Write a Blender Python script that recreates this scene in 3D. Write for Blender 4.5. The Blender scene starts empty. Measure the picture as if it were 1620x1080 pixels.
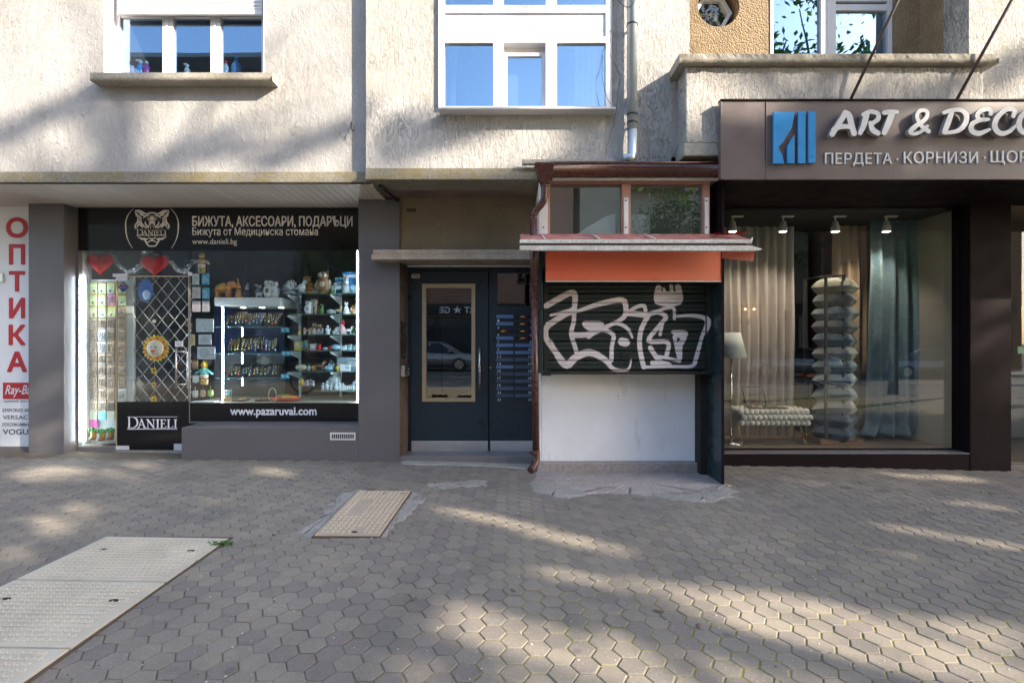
import bpy, math, random
import numpy as np
from mathutils import Vector, Matrix, noise as mnoise
random.seed(7); rng = np.random.default_rng(7)
sc = bpy.context.scene; col = sc.collection; R = math.radians; PI = math.pi
# ------------------------------------------------------------------ camera, sky, sun, exposure
EYE = 1.4; F = 800.0
def X(px, Y): return (px - 810) * Y / F
def Z(py, Y): return EYE - (py - 540) * Y / F
cam = bpy.data.cameras.new('camera'); cam.sensor_width = 36; cam.lens = 36 * F / 1620
cam.clip_start = .05; cam.clip_end = 2000
co = bpy.data.objects.new('camera', cam); co.location = (0, 0, EYE); co.rotation_euler = (PI / 2, 0, 0)
col.objects.link(co); sc.camera = co
SUNV = Vector((1.75, -1.0, 1.08)).normalized()          # towards the sun
world = bpy.data.worlds.new('World'); sc.world = world; world.use_nodes = True
wn = world.node_tree.nodes; sky = wn.new('ShaderNodeTexSky'); sky.sky_type = 'NISHITA'; sky.sun_disc = False; sky.dust_density = 1.6; sky.ozone_density = .8
sky.sun_elevation = math.asin(SUNV.z); sky.sun_rotation = math.atan2(SUNV.x, SUNV.y)
world.node_tree.links.new(sky.outputs[0], wn['Background'].inputs[0]); wn['Background'].inputs[1].default_value = .15
sun = bpy.data.lights.new('sun', 'SUN'); sun.energy = 3.8; sun.angle = R(.6); sun.color = (1, .885, .72)
so = bpy.data.objects.new('sun', sun); so.rotation_euler = SUNV.to_track_quat('Z', 'Y').to_euler(); col.objects.link(so)
sc.view_settings.view_transform = 'Standard'; sc.view_settings.look = 'None'
sc.view_settings.exposure = 1.93; sc.view_settings.gamma = 1; sc.view_settings.use_curve_mapping = False
sc.render.engine = 'CYCLES'
try:
    sc.cycles.use_denoising = True; sc.cycles.denoiser = 'OPENIMAGEDENOISE'
    sc.cycles.max_bounces = 10; sc.cycles.transparent_max_bounces = 16; sc.cycles.sample_clamp_indirect = 8
    sc.cycles.caustics_reflective = False; sc.cycles.caustics_refractive = False
except Exception: pass

# ------------------------------------------------------------------ materials
def nd(nt, t, **k):
    n = nt.nodes.new(t)
    for a, b in k.items():
        if a == 'i':
            for q, v in b.items(): n.inputs[q].default_value = v
        else: setattr(n, a, b)
    return n
def c4(c): return (c[0], c[1], c[2], 1)
def mixc(nt, a, b, fac, mode='MIX'):
    m = nd(nt, 'ShaderNodeMix', data_type='RGBA', blend_type=mode)
    for s, v in ((6, a), (7, b), (0, fac)):
        if hasattr(v, 'links'): nt.links.new(v, m.inputs[s])
        else: m.inputs[s].default_value = c4(v) if isinstance(v, (tuple, list)) else v
    return m.outputs[2]
def ramp(nt, src, p0, p1, a=0., b=1.):
    m = nd(nt, 'ShaderNodeMapRange', i={1: p0, 2: p1, 3: a, 4: b}); nt.links.new(src, m.inputs[0]); return m.outputs[0]
def mth(nt, op, a, b=0.):
    m = nd(nt, 'ShaderNodeMath', operation=op)
    for s, v in ((0, a), (1, b)):
        if hasattr(v, 'links'): nt.links.new(v, m.inputs[s])
        else: m.inputs[s].default_value = v
    return m.outputs[0]
def pos(nt, sc_=(1, 1, 1), off=(0, 0, 0)):
    g = nd(nt, 'ShaderNodeNewGeometry'); m = nd(nt, 'ShaderNodeMapping'); m.inputs['Scale'].default_value = sc_
    m.inputs['Location'].default_value = off
    nt.links.new(g.outputs['Position'], m.inputs[0]); return m.outputs[0]
def noi(nt, v, s, det=4, rough=.55, dist=0):
    n = nd(nt, 'ShaderNodeTexNoise', i={'Scale': s, 'Detail': det, 'Roughness': rough, 'Distortion': dist})
    nt.links.new(v, n.inputs['Vector']); return n.outputs[0]
def bump(nt, h, strength, dist=.01, normal=None):
    b = nd(nt, 'ShaderNodeBump', i={'Strength': strength, 'Distance': dist}); nt.links.new(h, b.inputs['Height'])
    if normal is not None: nt.links.new(normal, b.inputs['Normal'])
    return b.outputs[0]
def new(name):
    m = bpy.data.materials.new(name); m.use_nodes = True; nt = m.node_tree
    return m, nt, nt.nodes['Principled BSDF']
def mat(name, c, rough=.55, metal=0., var=.12, vs=3., bs=60., bst=.1, st=(1, 1, 1), c2=None, spec=.5, coat=0., dust=None, rnd=0.):
    m, nt, b = new(name); v = pos(nt, st)
    n1 = noi(nt, v, vs, 6, .6)
    c2 = c2 or tuple(max(0, x * (1 - var * 2)) for x in c)
    colr = mixc(nt, c2, tuple(min(1, x * (1 + var)) for x in c), ramp(nt, n1, .3, .7))
    if rnd:
        oi = nd(nt, 'ShaderNodeObjectInfo'); hs = nd(nt, 'ShaderNodeHueSaturation')
        nt.links.new(ramp(nt, oi.outputs['Random'], 0, 1, 1 - rnd, 1 + rnd), hs.inputs['Value']); nt.links.new(colr, hs.inputs['Color']); colr = hs.outputs[0]
    if dust:
        n2 = noi(nt, pos(nt, (1, 1, .35)), 7, 8, .7)
        colr = mixc(nt, colr, dust[0], ramp(nt, n2, dust[1], dust[1] + .18, 0, dust[2]))
    nt.links.new(colr, b.inputs['Base Color'])
    b.inputs['Metallic'].default_value = metal; b.inputs['Specular IOR Level'].default_value = spec
    b.inputs['Coat Weight'].default_value = coat
    nt.links.new(ramp(nt, noi(nt, v, vs * 4, 5), .3, .7, max(.02, rough - .1), min(1, rough + .1)), b.inputs['Roughness'])
    if bst: nt.links.new(bump(nt, noi(nt, v, bs, 5), bst, .004), b.inputs['Normal'])
    return m
def emit(name, c, s):
    m, nt, b = new(name); b.inputs['Base Color'].default_value = c4(c); b.inputs['Emission Color'].default_value = c4(c); b.inputs['Emission Strength'].default_value = s
    return m
def glass(name, f0=.06, tint=(.93, .96, .96), rough=0., body=0., bodyc=(.2, .3, .4), wav=.0, mir=(1, 1, 1)):
    """pane: Schlick mix of see-through and mirror, no refraction"""
    m = bpy.data.materials.new(name); m.use_nodes = True; nt = m.node_tree; nt.nodes.clear()
    out = nd(nt, 'ShaderNodeOutputMaterial'); tr = nd(nt, 'ShaderNodeBsdfTransparent', i={0: c4(tint)}); gl = nd(nt, 'ShaderNodeBsdfGlossy', i={'Roughness': rough, 'Color': c4(mir)})
    g = nd(nt, 'ShaderNodeNewGeometry'); d = nd(nt, 'ShaderNodeVectorMath', operation='DOT_PRODUCT')
    nt.links.new(g.outputs['Normal'], d.inputs[0]); nt.links.new(g.outputs['Incoming'], d.inputs[1])
    c = mth(nt, 'SUBTRACT', 1., mth(nt, 'ABSOLUTE', d.outputs['Value'])); p = mth(nt, 'POWER', c, 5.)
    f = mth(nt, 'ADD', mth(nt, 'MULTIPLY', p, 1 - f0), f0)
    ms = nd(nt, 'ShaderNodeMixShader'); nt.links.new(f, ms.inputs[0])
    base = tr.outputs[0]
    if body:
        df = nd(nt, 'ShaderNodeBsdfDiffuse', i={0: c4(bodyc)}); mm = nd(nt, 'ShaderNodeMixShader', i={0: body})
        nt.links.new(base, mm.inputs[1]); nt.links.new(df.outputs[0], mm.inputs[2]); base = mm.outputs[0]
    if wav:
        nt.links.new(bump(nt, noi(nt, pos(nt), 1.6, 1), wav, .01), gl.inputs['Normal'])
    nt.links.new(base, ms.inputs[1]); nt.links.new(gl.outputs[0], ms.inputs[2]); nt.links.new(ms.outputs[0], out.inputs[0])
    return m
def plaster(name, base, dirt, streak=(22, 22, 6), th=.52, st=.7, fine=90, low=.25, coat=False):
    m, nt, b = new(name); p = pos(nt)
    big = noi(nt, p, 1.1, 7, .62); med = noi(nt, pos(nt, (1, 1, .3)), 6, 7, .65)
    c = mixc(nt, base, tuple(x * .80 for x in base), ramp(nt, big, .36, .68))
    c = mixc(nt, c, dirt, ramp(nt, med, .50, .78, 0, .42))
    drip = noi(nt, pos(nt, (7, 7, .55), (3, 1, 2)), 1, 6, .7); c = mixc(nt, c, tuple(x * .85 for x in dirt), ramp(nt, drip, .56, .76, 0, .28))
    rep = noi(nt, pos(nt, (1, 1, 1), (11, 4, 2)), .75, 2, .4, 1.2); c = mixc(nt, c, tuple(min(1, x * 1.16) for x in base), ramp(nt, rep, .54, .60, 0, .3))
    s = noi(nt, pos(nt, streak), 1, 5, .62, .6)
    fl = ramp(nt, s, th, th + .09)
    c = mixc(nt, c, tuple(x * .62 for x in dirt), ramp(nt, s, th + .02, th - .05, 0, .16))
    mask = ramp(nt, noi(nt, pos(nt, (1, 1, .8), (5, 2, 9)), 1.3, 5, .6), .42, .60, low, 1)
    crack = noi(nt, pos(nt, (9, 9, 3.2)), 1, 9, .75, 1.5); ck = mth(nt, 'MULTIPLY', ramp(nt, mth(nt, 'ABSOLUTE', mth(nt, 'SUBTRACT', crack, .5)), .0, .009, 1, 0), ramp(nt, noi(nt, pos(nt, (1, 1, 1), (1, 7, 3)), 1.9, 3), .55, .66)); c = mixc(nt, c, tuple(x * .45 for x in dirt), mth(nt, 'MULTIPLY', ck, .40))
    if coat:
        sx_ = nd(nt, 'ShaderNodeSeparateXYZ'); nt.links.new(p, sx_.inputs[0]); cz = mth(nt, 'ADD', sx_.outputs[2], mth(nt, 'MULTIPLY', noi(nt, p, 3.5, 6, .7), .5)); cx_ = mth(nt, 'ADD', sx_.outputs[0], mth(nt, 'MULTIPLY', noi(nt, p, 4, 5), .15))
        cm = mth(nt, 'MULTIPLY', ramp(nt, cz, 4.02, 4.08), ramp(nt, cx_, -.55, -.62)); c = mixc(nt, c, (.46, .43, .39), mth(nt, 'MULTIPLY', cm, .75)); mask = mth(nt, 'MULTIPLY', mask, ramp(nt, cm, 0, 1, 1, .35))
    f = noi(nt, p, fine, 4, .7)
    h = mth(nt, 'ADD', mth(nt, 'MULTIPLY', fl, mask), mth(nt, 'MULTIPLY', f, .55))
    h = mth(nt, 'ADD', h, mth(nt, 'MULTIPLY', noi(nt, pos(nt, (1, 1, .6)), 14, 6, .7), 1.5))
    h = mth(nt, 'SUBTRACT', h, mth(nt, 'MULTIPLY', ck, 1.2))
    nt.links.new(c, b.inputs['Base Color']); b.inputs['Roughness'].default_value = .92; b.inputs['Specular IOR Level'].default_value = .2
    nt.links.new(bump(nt, h, st, .014), b.inputs['Normal'])
    return m
def aggregate(name, a, c, scale=150, dark=None):
    m, nt, b = new(name); p = pos(nt)
    v = nd(nt, 'ShaderNodeTexVoronoi', i={'Scale': scale}); nt.links.new(p, v.inputs['Vector'])
    n = noi(nt, p, 2.2, 6); sp = nd(nt, 'ShaderNodeSeparateColor'); nt.links.new(v.outputs['Color'], sp.inputs[0])
    cc = mixc(nt, a, c, sp.outputs[0]); cc = mixc(nt, cc, tuple(x * .55 for x in a), ramp(nt, n, .42, .75, 0, .8))
    nt.links.new(cc, b.inputs['Base Color']); b.inputs['Roughness'].default_value = .9; b.inputs['Specular IOR Level'].default_value = .2
    h = mth(nt, 'ADD', mth(nt, 'SUBTRACT', 1., v.outputs['Distance']), mth(nt, 'MULTIPLY', noi(nt, p, 30, 5), 1.2))
    nt.links.new(bump(nt, h, .8, .012), b.inputs['Normal'])
    return m
M_ = {}
M_['wall_l'] = plaster('plaster_left', (.50, .485, .47), (.33, .305, .285), (24, 24, 14), .58, .75, 120, .30)
M_['wall_c'] = plaster('plaster_raked', (.565, .55, .535), (.36, .325, .295), (40, 40, 13), .51, 1., 90, .45, coat=True)
M_['wall_r'] = plaster('plaster_flaky', (.57, .545, .515), (.36, .315, .275), (48, 48, 14), .50, 1., 95, .5)
M_['brownwall'] = aggregate('brown_render', (.27, .20, .125), (.33, .25, .16), 60)
M_['beigewall'] = aggregate('pebble_render', (.46, .37, .24), (.27, .20, .13), 210)
def mossy(name, base, moss, amt=.6):
    m, nt, b = new(name); p = pos(nt)
    n1 = noi(nt, pos(nt, (1, 1, 1.6)), 5, 8, .7); n2 = noi(nt, p, 40, 5, .7); n3 = noi(nt, p, 2.3, 4)
    c = mixc(nt, base, tuple(x * .6 for x in base), ramp(nt, n2, .4, .7))
    k = mth(nt, 'MULTIPLY', ramp(nt, n1, .42, .62), ramp(nt, n3, .35, .6, .2, amt))
    c = mixc(nt, c, moss, k)
    nt.links.new(c, b.inputs['Base Color']); b.inputs['Roughness'].default_value = .92
    nt.links.new(bump(nt, mth(nt, 'ADD', n2, n1), .6, .01), b.inputs['Normal'])
    return m
M_['band'] = mossy('mossy_concrete', (.27, .245, .20), (.20, .165, .06), .9)
M_['conc'] = mossy('grey_concrete', (.42, .40, .36), (.26, .25, .20), .5)
M_['sill'] = mossy('sill_concrete', (.40, .37, .32), (.28, .24, .16), .6)
M_['patch'] = mossy('patch_concrete', (.38, .355, .325), (.22, .20, .18), .95)
M_['pink'] = mossy('stained_concrete', (.42, .37, .36), (.26, .22, .16), .55)
M_['ledge'] = mossy('brown_ledge_concrete', (.48, .40, .32), (.28, .21, .15), .7)
M_['slabund'] = mat('brown_underside', (.26, .18, .14), .8, var=.25, vs=2.5, bs=30, bst=.4, dust=((.4, .33, .24), .66, .8))
M_['white'] = mat('white_upvc', (.66, .66, .69), .35, var=.03, bst=0)
M_['whitepaint'] = mat('white_paint', (.78, .76, .74), .6, var=.06, bs=50, bst=.25, dust=((.5, .46, .4), .66, .4))
M_['dkgrey'] = mat('dark_grey_panel', (.140, .132, .138), .42, var=.05, vs=1.2, bst=.03, dust=((.22, .2, .19), .66, .35))
M_['dkgrey_edge'] = mat('grey_sill_panel', (.17, .16, .165), .4, var=.05, bst=0)
M_['black'] = mat('black_gloss_vinyl', (.008, .008, .010), .12, var=.1, bst=0)
M_['letter'] = mat('cream_lettering', (.80, .75, .69), .5, var=.03, bst=0)
M_['letterw'] = mat('pale_lettering', (.78, .78, .84), .5, var=.03, bst=0)
M_['soffit'] = mat('taupe_soffit_board', (.62, .54, .47), .5, var=.05, vs=2, bst=.04, rnd=.04)
M_['gap'] = mat('joint_black', (.02, .018, .016), .9, bst=0)
M_['navy'] = mat('navy_door_paint', (.017, .031, .045), .35, var=.08, vs=2, bs=120, bst=.04, dust=((.10, .13, .16), .68, .35))
M_['brass'] = mat('pale_gold_trim', (.50, .39, .25), .38, metal=.35, var=.06, bst=0)
M_['steel'] = mat('brushed_steel', (.70, .69, .70), .45, metal=.85, var=.12, vs=4, bs=300, bst=.08, st=(.2, 1, 1), dust=((.35, .33, .31), .6, .6))
M_['chrome'] = mat('satin_handle', (.62, .58, .54), .25, metal=.9, var=.03, bst=0)
M_['mail'] = mat('mailbox_blue', (.07, .10, .16), .38, var=.06, bst=0, rnd=.25)
M_['mailb'] = mat('mailbox_navy', (.018, .028, .045), .4, bst=0)
M_['brownmetal'] = mat('brown_gutter_enamel', (.085, .030, .024), .28, var=.12, bst=.05, dust=((.22, .14, .11), .62, .5))
M_['pinkframe'] = mat('salmon_frame_paint', (.48, .26, .20), .5, var=.1, dust=((.6, .5, .45), .6, .6))
M_['orange'] = mat('faded_orange_board', (.82, .16, .085), .45, var=.06, vs=.9, c2=(.76, .27, .18), bst=.03, dust=((.72, .4, .3), .64, .4))
M_['fabric'] = mat('dusty_red_awning_cloth', (.42, .15, .12), .9, var=.2, vs=9, bs=300, bst=.3, dust=((.5, .42, .36), .52, .7))
M_['redcloth'] = mat('red_awning_cloth', (.50, .02, .02), .85, bs=300, bst=.3)
M_['awnbar'] = mossy('awning_bar_enamel', (.80, .78, .74), (.30, .28, .18), .5)
M_['shgreen'] = mat('dark_green_metal', (.012, .022, .020), .35, var=.15, bst=.05, dust=((.05, .06, .055), .62, .4))
M_['sidepanel'] = mat('dark_teal_side_panel', (.020, .036, .042), .3, var=.12, vs=2, bst=.05, dust=((.08, .10, .11), .64, .4))
M_['panelwhite'] = mat('white_board', (.93, .92, .94), .42, var=.04, vs=1.5, bst=.02, dust=((.45, .42, .39), .58, .4))
M_['signbrown'] = mat('taupe_sign_metal', (.150, .118, .115), .42, var=.06, vs=1.2, bst=.03, dust=((.27, .24, .22), .6, .45))
M_['facebrown'] = mat('dark_brown_cladding', (.016, .011, .013), .6, spec=.05, var=.08, vs=1.4, bst=.03, dust=((.03, .024, .025), .6, .3))
M_['gutterzinc'] = mat('zinc_pipe', (.46, .52, .58), .38, metal=.6, var=.12, vs=4, bst=.05, st=(1, 1, .4), dust=((.6, .62, .64), .56, .5))
M_['lettface'] = mat('white_acrylic_letter', (.70, .69, .69), .3, var=.04, bst=0)
M_['lettside'] = mat('letter_return', (.33, .31, .29), .45, bst=0)
M_['blue'] = mat('blue_logo', (.03, .27, .62), .35, var=.06, bst=0)
M_['rod'] = mat('brown_steel_rod', (.06, .035, .03), .45, bst=0)
M_['red'] = mat('red_lettering', (.52, .012, .022), .45, var=.03, bst=0)
M_['signwhite'] = mat('white_sign_face', (.82, .83, .86), .4, var=.02, bst=0)
M_['grey_txt'] = mat('grey_print', (.10, .10, .11), .5, bst=0)
M_['cover'] = mat('cover_plate_pale', (.52, .465, .375), .75, var=.08, vs=3, bs=160, bst=.35, dust=((.34, .31, .26), .52, .6)); M_['coverrib'] = mat('cover_rib_pale', (.62, .56, .46), .75, var=.05, bst=0)
M_['hatchstud'] = mat('hatch_stud', (.60, .50, .385), .7, var=.05, bst=0)
M_['hatch'] = mat('hatch_sand_plate', (.46, .375, .285), .7, var=.08, vs=5, bs=160, bst=.3, dust=((.38, .31, .24), .6, .5))
M_['rust'] = mat('rusty_frame', (.09, .06, .045), .9, bs=60, bst=.5)
M_['leafgreen'] = mat('green_weed', (.07, .16, .03), .7, bst=0)
M_['roomgrey'] = mat('grey_room_paint', (.20, .20, .21), .8, bst=0)
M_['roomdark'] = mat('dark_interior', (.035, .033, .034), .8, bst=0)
M_['roombeige'] = mat('beige_interior', (.36, .31, .25), .8, var=.05, bst=0)
M_['roomwhite'] = mat('white_interior', (.66, .68, .68), .7, var=.03, bst=0)
M_['floorwood'] = mat('shop_floor', (.22, .16, .11), .4, var=.2, bst=0, st=(1, 6, 1))
M_['glass'] = glass('shop_glass', .045, wav=.02)
M_['glassr'] = glass('decor_shop_glass', .042, wav=.02)
M_['glassdoor'] = glass('door_glass', .12, (.75, .8, .8), wav=.02)
M_['glasshelf'] = glass('shelf_glass', .06, (.80, .95, .90), body=.18, bodyc=(.35, .6, .55))
M_['glassup'] = glass('upper_window_glass', .26, (.75, .85, .95), wav=.09, mir=(.62, .82, 1.))
M_['glasskiosk'] = glass('dusty_kiosk_glass', .2, (.8, .85, .85), body=.06, bodyc=(.45, .48, .46), wav=.03)
M_['led'] = emit('led_or_reflection', (.80, .90, 1.0), 26.)
M_['spot'] = emit('spot_lens', (1., .86, .62), 7.)
M_['bulb'] = emit('warm_bulb', (1., .45, .12), 6.)
M_['wooddark'] = mat('dark_wood', (.10, .045, .025), .5, var=.2, st=(1, 1, 8), bst=.1)
M_['woodred'] = mat('reddish_wood_block', (.22, .095, .06), .5, var=.2, st=(1, 1, 8), bst=.1)
M_['blackmetal'] = mat('black_metal', (.012, .012, .013), .4, bst=0)
M_['gold'] = mat('brass_leg', (.55, .38, .14), .3, metal=.8, bst=0)
CM = {}
def cmat(c, rough=.28, metal=0.):
    k = (tuple(round(x, 2) for x in c), rough, metal)
    if k not in CM: CM[k] = mat('glazed_%d' % len(CM), c, rough, metal, var=.1, vs=25, bst=0)
    return CM[k]

# ------------------------------------------------------------------ mesh builder
def cr(pts, n=6):
    """Catmull-Rom through points of any dimension"""
    P = [np.array(p, float) for p in pts]
    if len(P) < 3: return [tuple(p) for p in P]
    out = []
    for i in range(len(P) - 1):
        p0 = P[max(i - 1, 0)]; p1 = P[i]; p2 = P[i + 1]; p3 = P[min(i + 2, len(P) - 1)]
        for k in range(n):
            t = k / n
            out.append(tuple(.5 * (2 * p1 + (p2 - p0) * t + (2 * p0 - 5 * p1 + 4 * p2 - p3) * t * t + (3 * p1 - p0 - 3 * p2 + p3) * t ** 3)))
    out.append(tuple(P[-1])); return out
class M:
    def __init__(s): s.v = []; s.f = []; s.mi = []; s.sm = []; s.mats = []; s.cur = 0
    def use(s, m):
        if isinstance(m, str): m = M_[m]
        if m not in s.mats: s.mats.append(m)
        s.cur = s.mats.index(m); return s
    def face(s, idx, sm=False): s.f.append(tuple(idx)); s.mi.append(s.cur); s.sm.append(sm)
    def poly(s, pts, sm=False):
        n = len(s.v); s.v += [tuple(p) for p in pts]; s.face(range(n, n + len(pts)), sm)
    def box(s, x0, x1, y0, y1, z0, z1):
        n = len(s.v); s.v += [(x, y, z) for z in (z0, z1) for y in (y0, y1) for x in (x0, x1)]
        for q in ((0, 2, 3, 1), (4, 5, 7, 6), (0, 1, 5, 4), (2, 6, 7, 3), (0, 4, 6, 2), (1, 3, 7, 5)): s.face([n + i for i in q])
        return s
    def prism(s, pts, y0, y1):
        """outline in (x,z), counter-clockwise seen from the front (-y)"""
        n = len(s.v); k = len(pts); s.v += [(p[0], y0, p[1]) for p in pts] + [(p[0], y1, p[1]) for p in pts]
        s.face(range(n, n + k)); s.face(range(n + 2 * k - 1, n + k - 1, -1))
        for i in range(k): j = (i + 1) % k; s.face((n + i, n + k + i, n + k + j, n + j))
        return s
    def slab(s, pts, z0, z1):
        """outline in (x,y) ccw from above; z may be functions"""
        f0 = z0 if callable(z0) else (lambda x, y: z0); f1 = z1 if callable(z1) else (lambda x, y: z1)
        n = len(s.v); k = len(pts); s.v += [(p[0], p[1], f1(*p)) for p in pts] + [(p[0], p[1], f0(*p)) for p in pts]
        s.face(range(n, n + k)); s.face(range(n + 2 * k - 1, n + k - 1, -1))
        for i in range(k): j = (i + 1) % k; s.face((n + i, n + k + i, n + k + j, n + j))
        return s
    def tube(s, pts, r, seg=8, cap=True, flat=1.):
        P = [Vector(p) for p in pts]; rs = r if isinstance(r, (list, tuple)) else [r] * len(P)
        up = None; rings = []
        for i, p in enumerate(P):
            d = (P[min(i + 1, len(P) - 1)] - P[max(i - 1, 0)]).normalized()
            if up is None: up = Vector((0, 0, 1)) if abs(d.z) < .9 else Vector((1, 0, 0))
            a = d.cross(up).normalized(); b = a.cross(d).normalized(); up = b
            n = len(s.v); rings.append(n)
            for k in range(seg):
                t = 2 * PI * k / seg; q = p + a * math.cos(t) * rs[i] + b * math.sin(t) * rs[i] * flat; s.v.append(tuple(q))
        for i in range(len(P) - 1):
            for k in range(seg):
                j = (k + 1) % seg; s.face((rings[i] + k, rings[i] + j, rings[i + 1] + j, rings[i + 1] + k), True)
        if cap: s.face([rings[0] + k for k in range(seg)][::-1]); s.face([rings[-1] + k for k in range(seg)])
        return s
    def lathe(s, prof, c=(0, 0, 0), seg=12, sx=1., sy=1.):
        rings = []
        for r, z in prof:
            n = len(s.v); rings.append(n)
            for k in range(seg): t = 2 * PI * k / seg; s.v.append((c[0] + r * sx * math.cos(t), c[1] + r * sy * math.sin(t), c[2] + z))
        for i in range(len(prof) - 1):
            for k in range(seg): j = (k + 1) % seg; s.face((rings[i] + k, rings[i] + j, rings[i + 1] + j, rings[i + 1] + k), True)
        s.face([rings[0] + k for k in range(seg)][::-1]); s.face([rings[-1] + k for k in range(seg)])
        return s
    def ell(s, c, r, seg=10, rings=7, rot=None):
        if not isinstance(r, (tuple, list)): r = (r, r, r)
        n = len(s.v); mt = rot or Matrix.Identity(3)
        for i in range(rings + 1):
            a = PI * i / rings - PI / 2
            for k in range(seg):
                t = 2 * PI * k / seg; q = mt @ Vector((r[0] * math.cos(a) * math.cos(t), r[1] * math.cos(a) * math.sin(t), r[2] * math.sin(a)))
                s.v.append((c[0] + q.x, c[1] + q.y, c[2] + q.z))
        for i in range(rings):
            for k in range(seg): j = (k + 1) % seg; s.face((n + i * seg + k, n + i * seg + j, n + (i + 1) * seg + j, n + (i + 1) * seg + k), True)
        return s
    def cone(s, p0, p1, r0, r1=0.001, seg=8): return s.tube([p0, p1], [r0, r1], seg)
    def grid(s, fn, nu, nv, sm=True, both=False):
        n = len(s.v)
        for j in range(nv + 1):
            for i in range(nu + 1): s.v.append(tuple(fn(i / nu, j / nv)))
        for j in range(nv):
            for i in range(nu): a = n + j * (nu + 1) + i; s.face((a, a + 1, a + nu + 2, a + nu + 1), sm)
        return s
    def wall(s, x0, x1, z0, z1, holes, Yf, th):
        xs = sorted({x0, x1} | {h[0] for h in holes} | {h[1] for h in holes}); zs = sorted({z0, z1} | {h[2] for h in holes} | {h[3] for h in holes})
        for a, b in zip(xs, xs[1:]):
            for c, d in zip(zs, zs[1:]):
                mx, mz = (a + b) / 2, (c + d) / 2
                if any(h[0] < mx < h[1] and h[2] < mz < h[3] for h in holes): continue
                s.poly([(a, Yf, c), (b, Yf, c), (b, Yf, d), (a, Yf, d)]); s.poly([(a, Yf + th, d), (b, Yf + th, d), (b, Yf + th, c), (a, Yf + th, c)])
        def ring(a, b, c, d, fl):
            q = [(a, c), (b, c), (b, d), (a, d)]
            for i in range(4):
                p, r = q[i], q[(i + 1) % 4]; w = [(p[0], Yf, p[1]), (p[0], Yf + th, p[1]), (r[0], Yf + th, r[1]), (r[0], Yf, r[1])]
                s.poly(w[::-1] if fl else w)
        ring(x0, x1, z0, z1, False)
        for h in holes: ring(*h, True)
        return s
    def build(s, name, m=None, parent=None, bevel=0., **tags):
        me = bpy.data.meshes.new(name)
        V = np.array(s.v, float).reshape(-1, 3)
        loc = Vector((0, 0, 0))
        if parent is None and len(V):
            loc = Vector(((V[:, 0].min() + V[:, 0].max()) / 2, (V[:, 1].min() + V[:, 1].max()) / 2, V[:, 2].min())); V = V - np.array(loc)
        me.from_pydata([tuple(p) for p in V], [], s.f)
        if m is not None: me.materials.append(M_[m] if isinstance(m, str) else m)
        else:
            for q in s.mats: me.materials.append(q)
            me.polygons.foreach_set('material_index', s.mi)
        me.polygons.foreach_set('use_smooth', s.sm); me.update()
        o = bpy.data.objects.new(name, me); col.objects.link(o); o.location = loc
        if parent is not None: attach(o, parent)
        if bevel:
            b = o.modifiers.new('bevel', 'BEVEL'); b.width = bevel; b.segments = 2; b.limit_method = 'ANGLE'; b.angle_limit = R(40)
        for k, v in tags.items(): o[k] = v
        return o
def attach(o, parent):
    o.parent = parent
    if parent.parent is None: o.matrix_parent_inverse = (Matrix.Translation(parent.location) @ parent.rotation_euler.to_matrix().to_4x4()).inverted()
def thing(name, label, cat, loc=(0, 0, 0), group=None):
    o = bpy.data.objects.new(name, None); col.objects.link(o); o.location = loc; o.empty_display_size = .2
    o['label'] = label; o['category'] = cat
    if group: o['group'] = group
    return o
def tag(o, label, cat, group=None):
    o['label'] = label; o['category'] = cat
    if group: o['group'] = group
    return o
def B(name, m, parent, x0, x1, y0, y1, z0, z1, bevel=.003, **k):
    return M().box(x0, x1, y0, y1, z0, z1).build(name, m, parent, bevel, **k)
def PB(name, m, parent, px0, px1, pt, pb, Y, d, bevel=.003, **k):
    """box whose front face, at depth Y, covers photo pixels px0..px1, pt(top)..pb(bottom); d deep"""
    return B(name, m, parent, X(px0, Y), X(px1, Y), Y, Y + d, Z(pb, Y), Z(pt, Y), bevel, **k)
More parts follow.
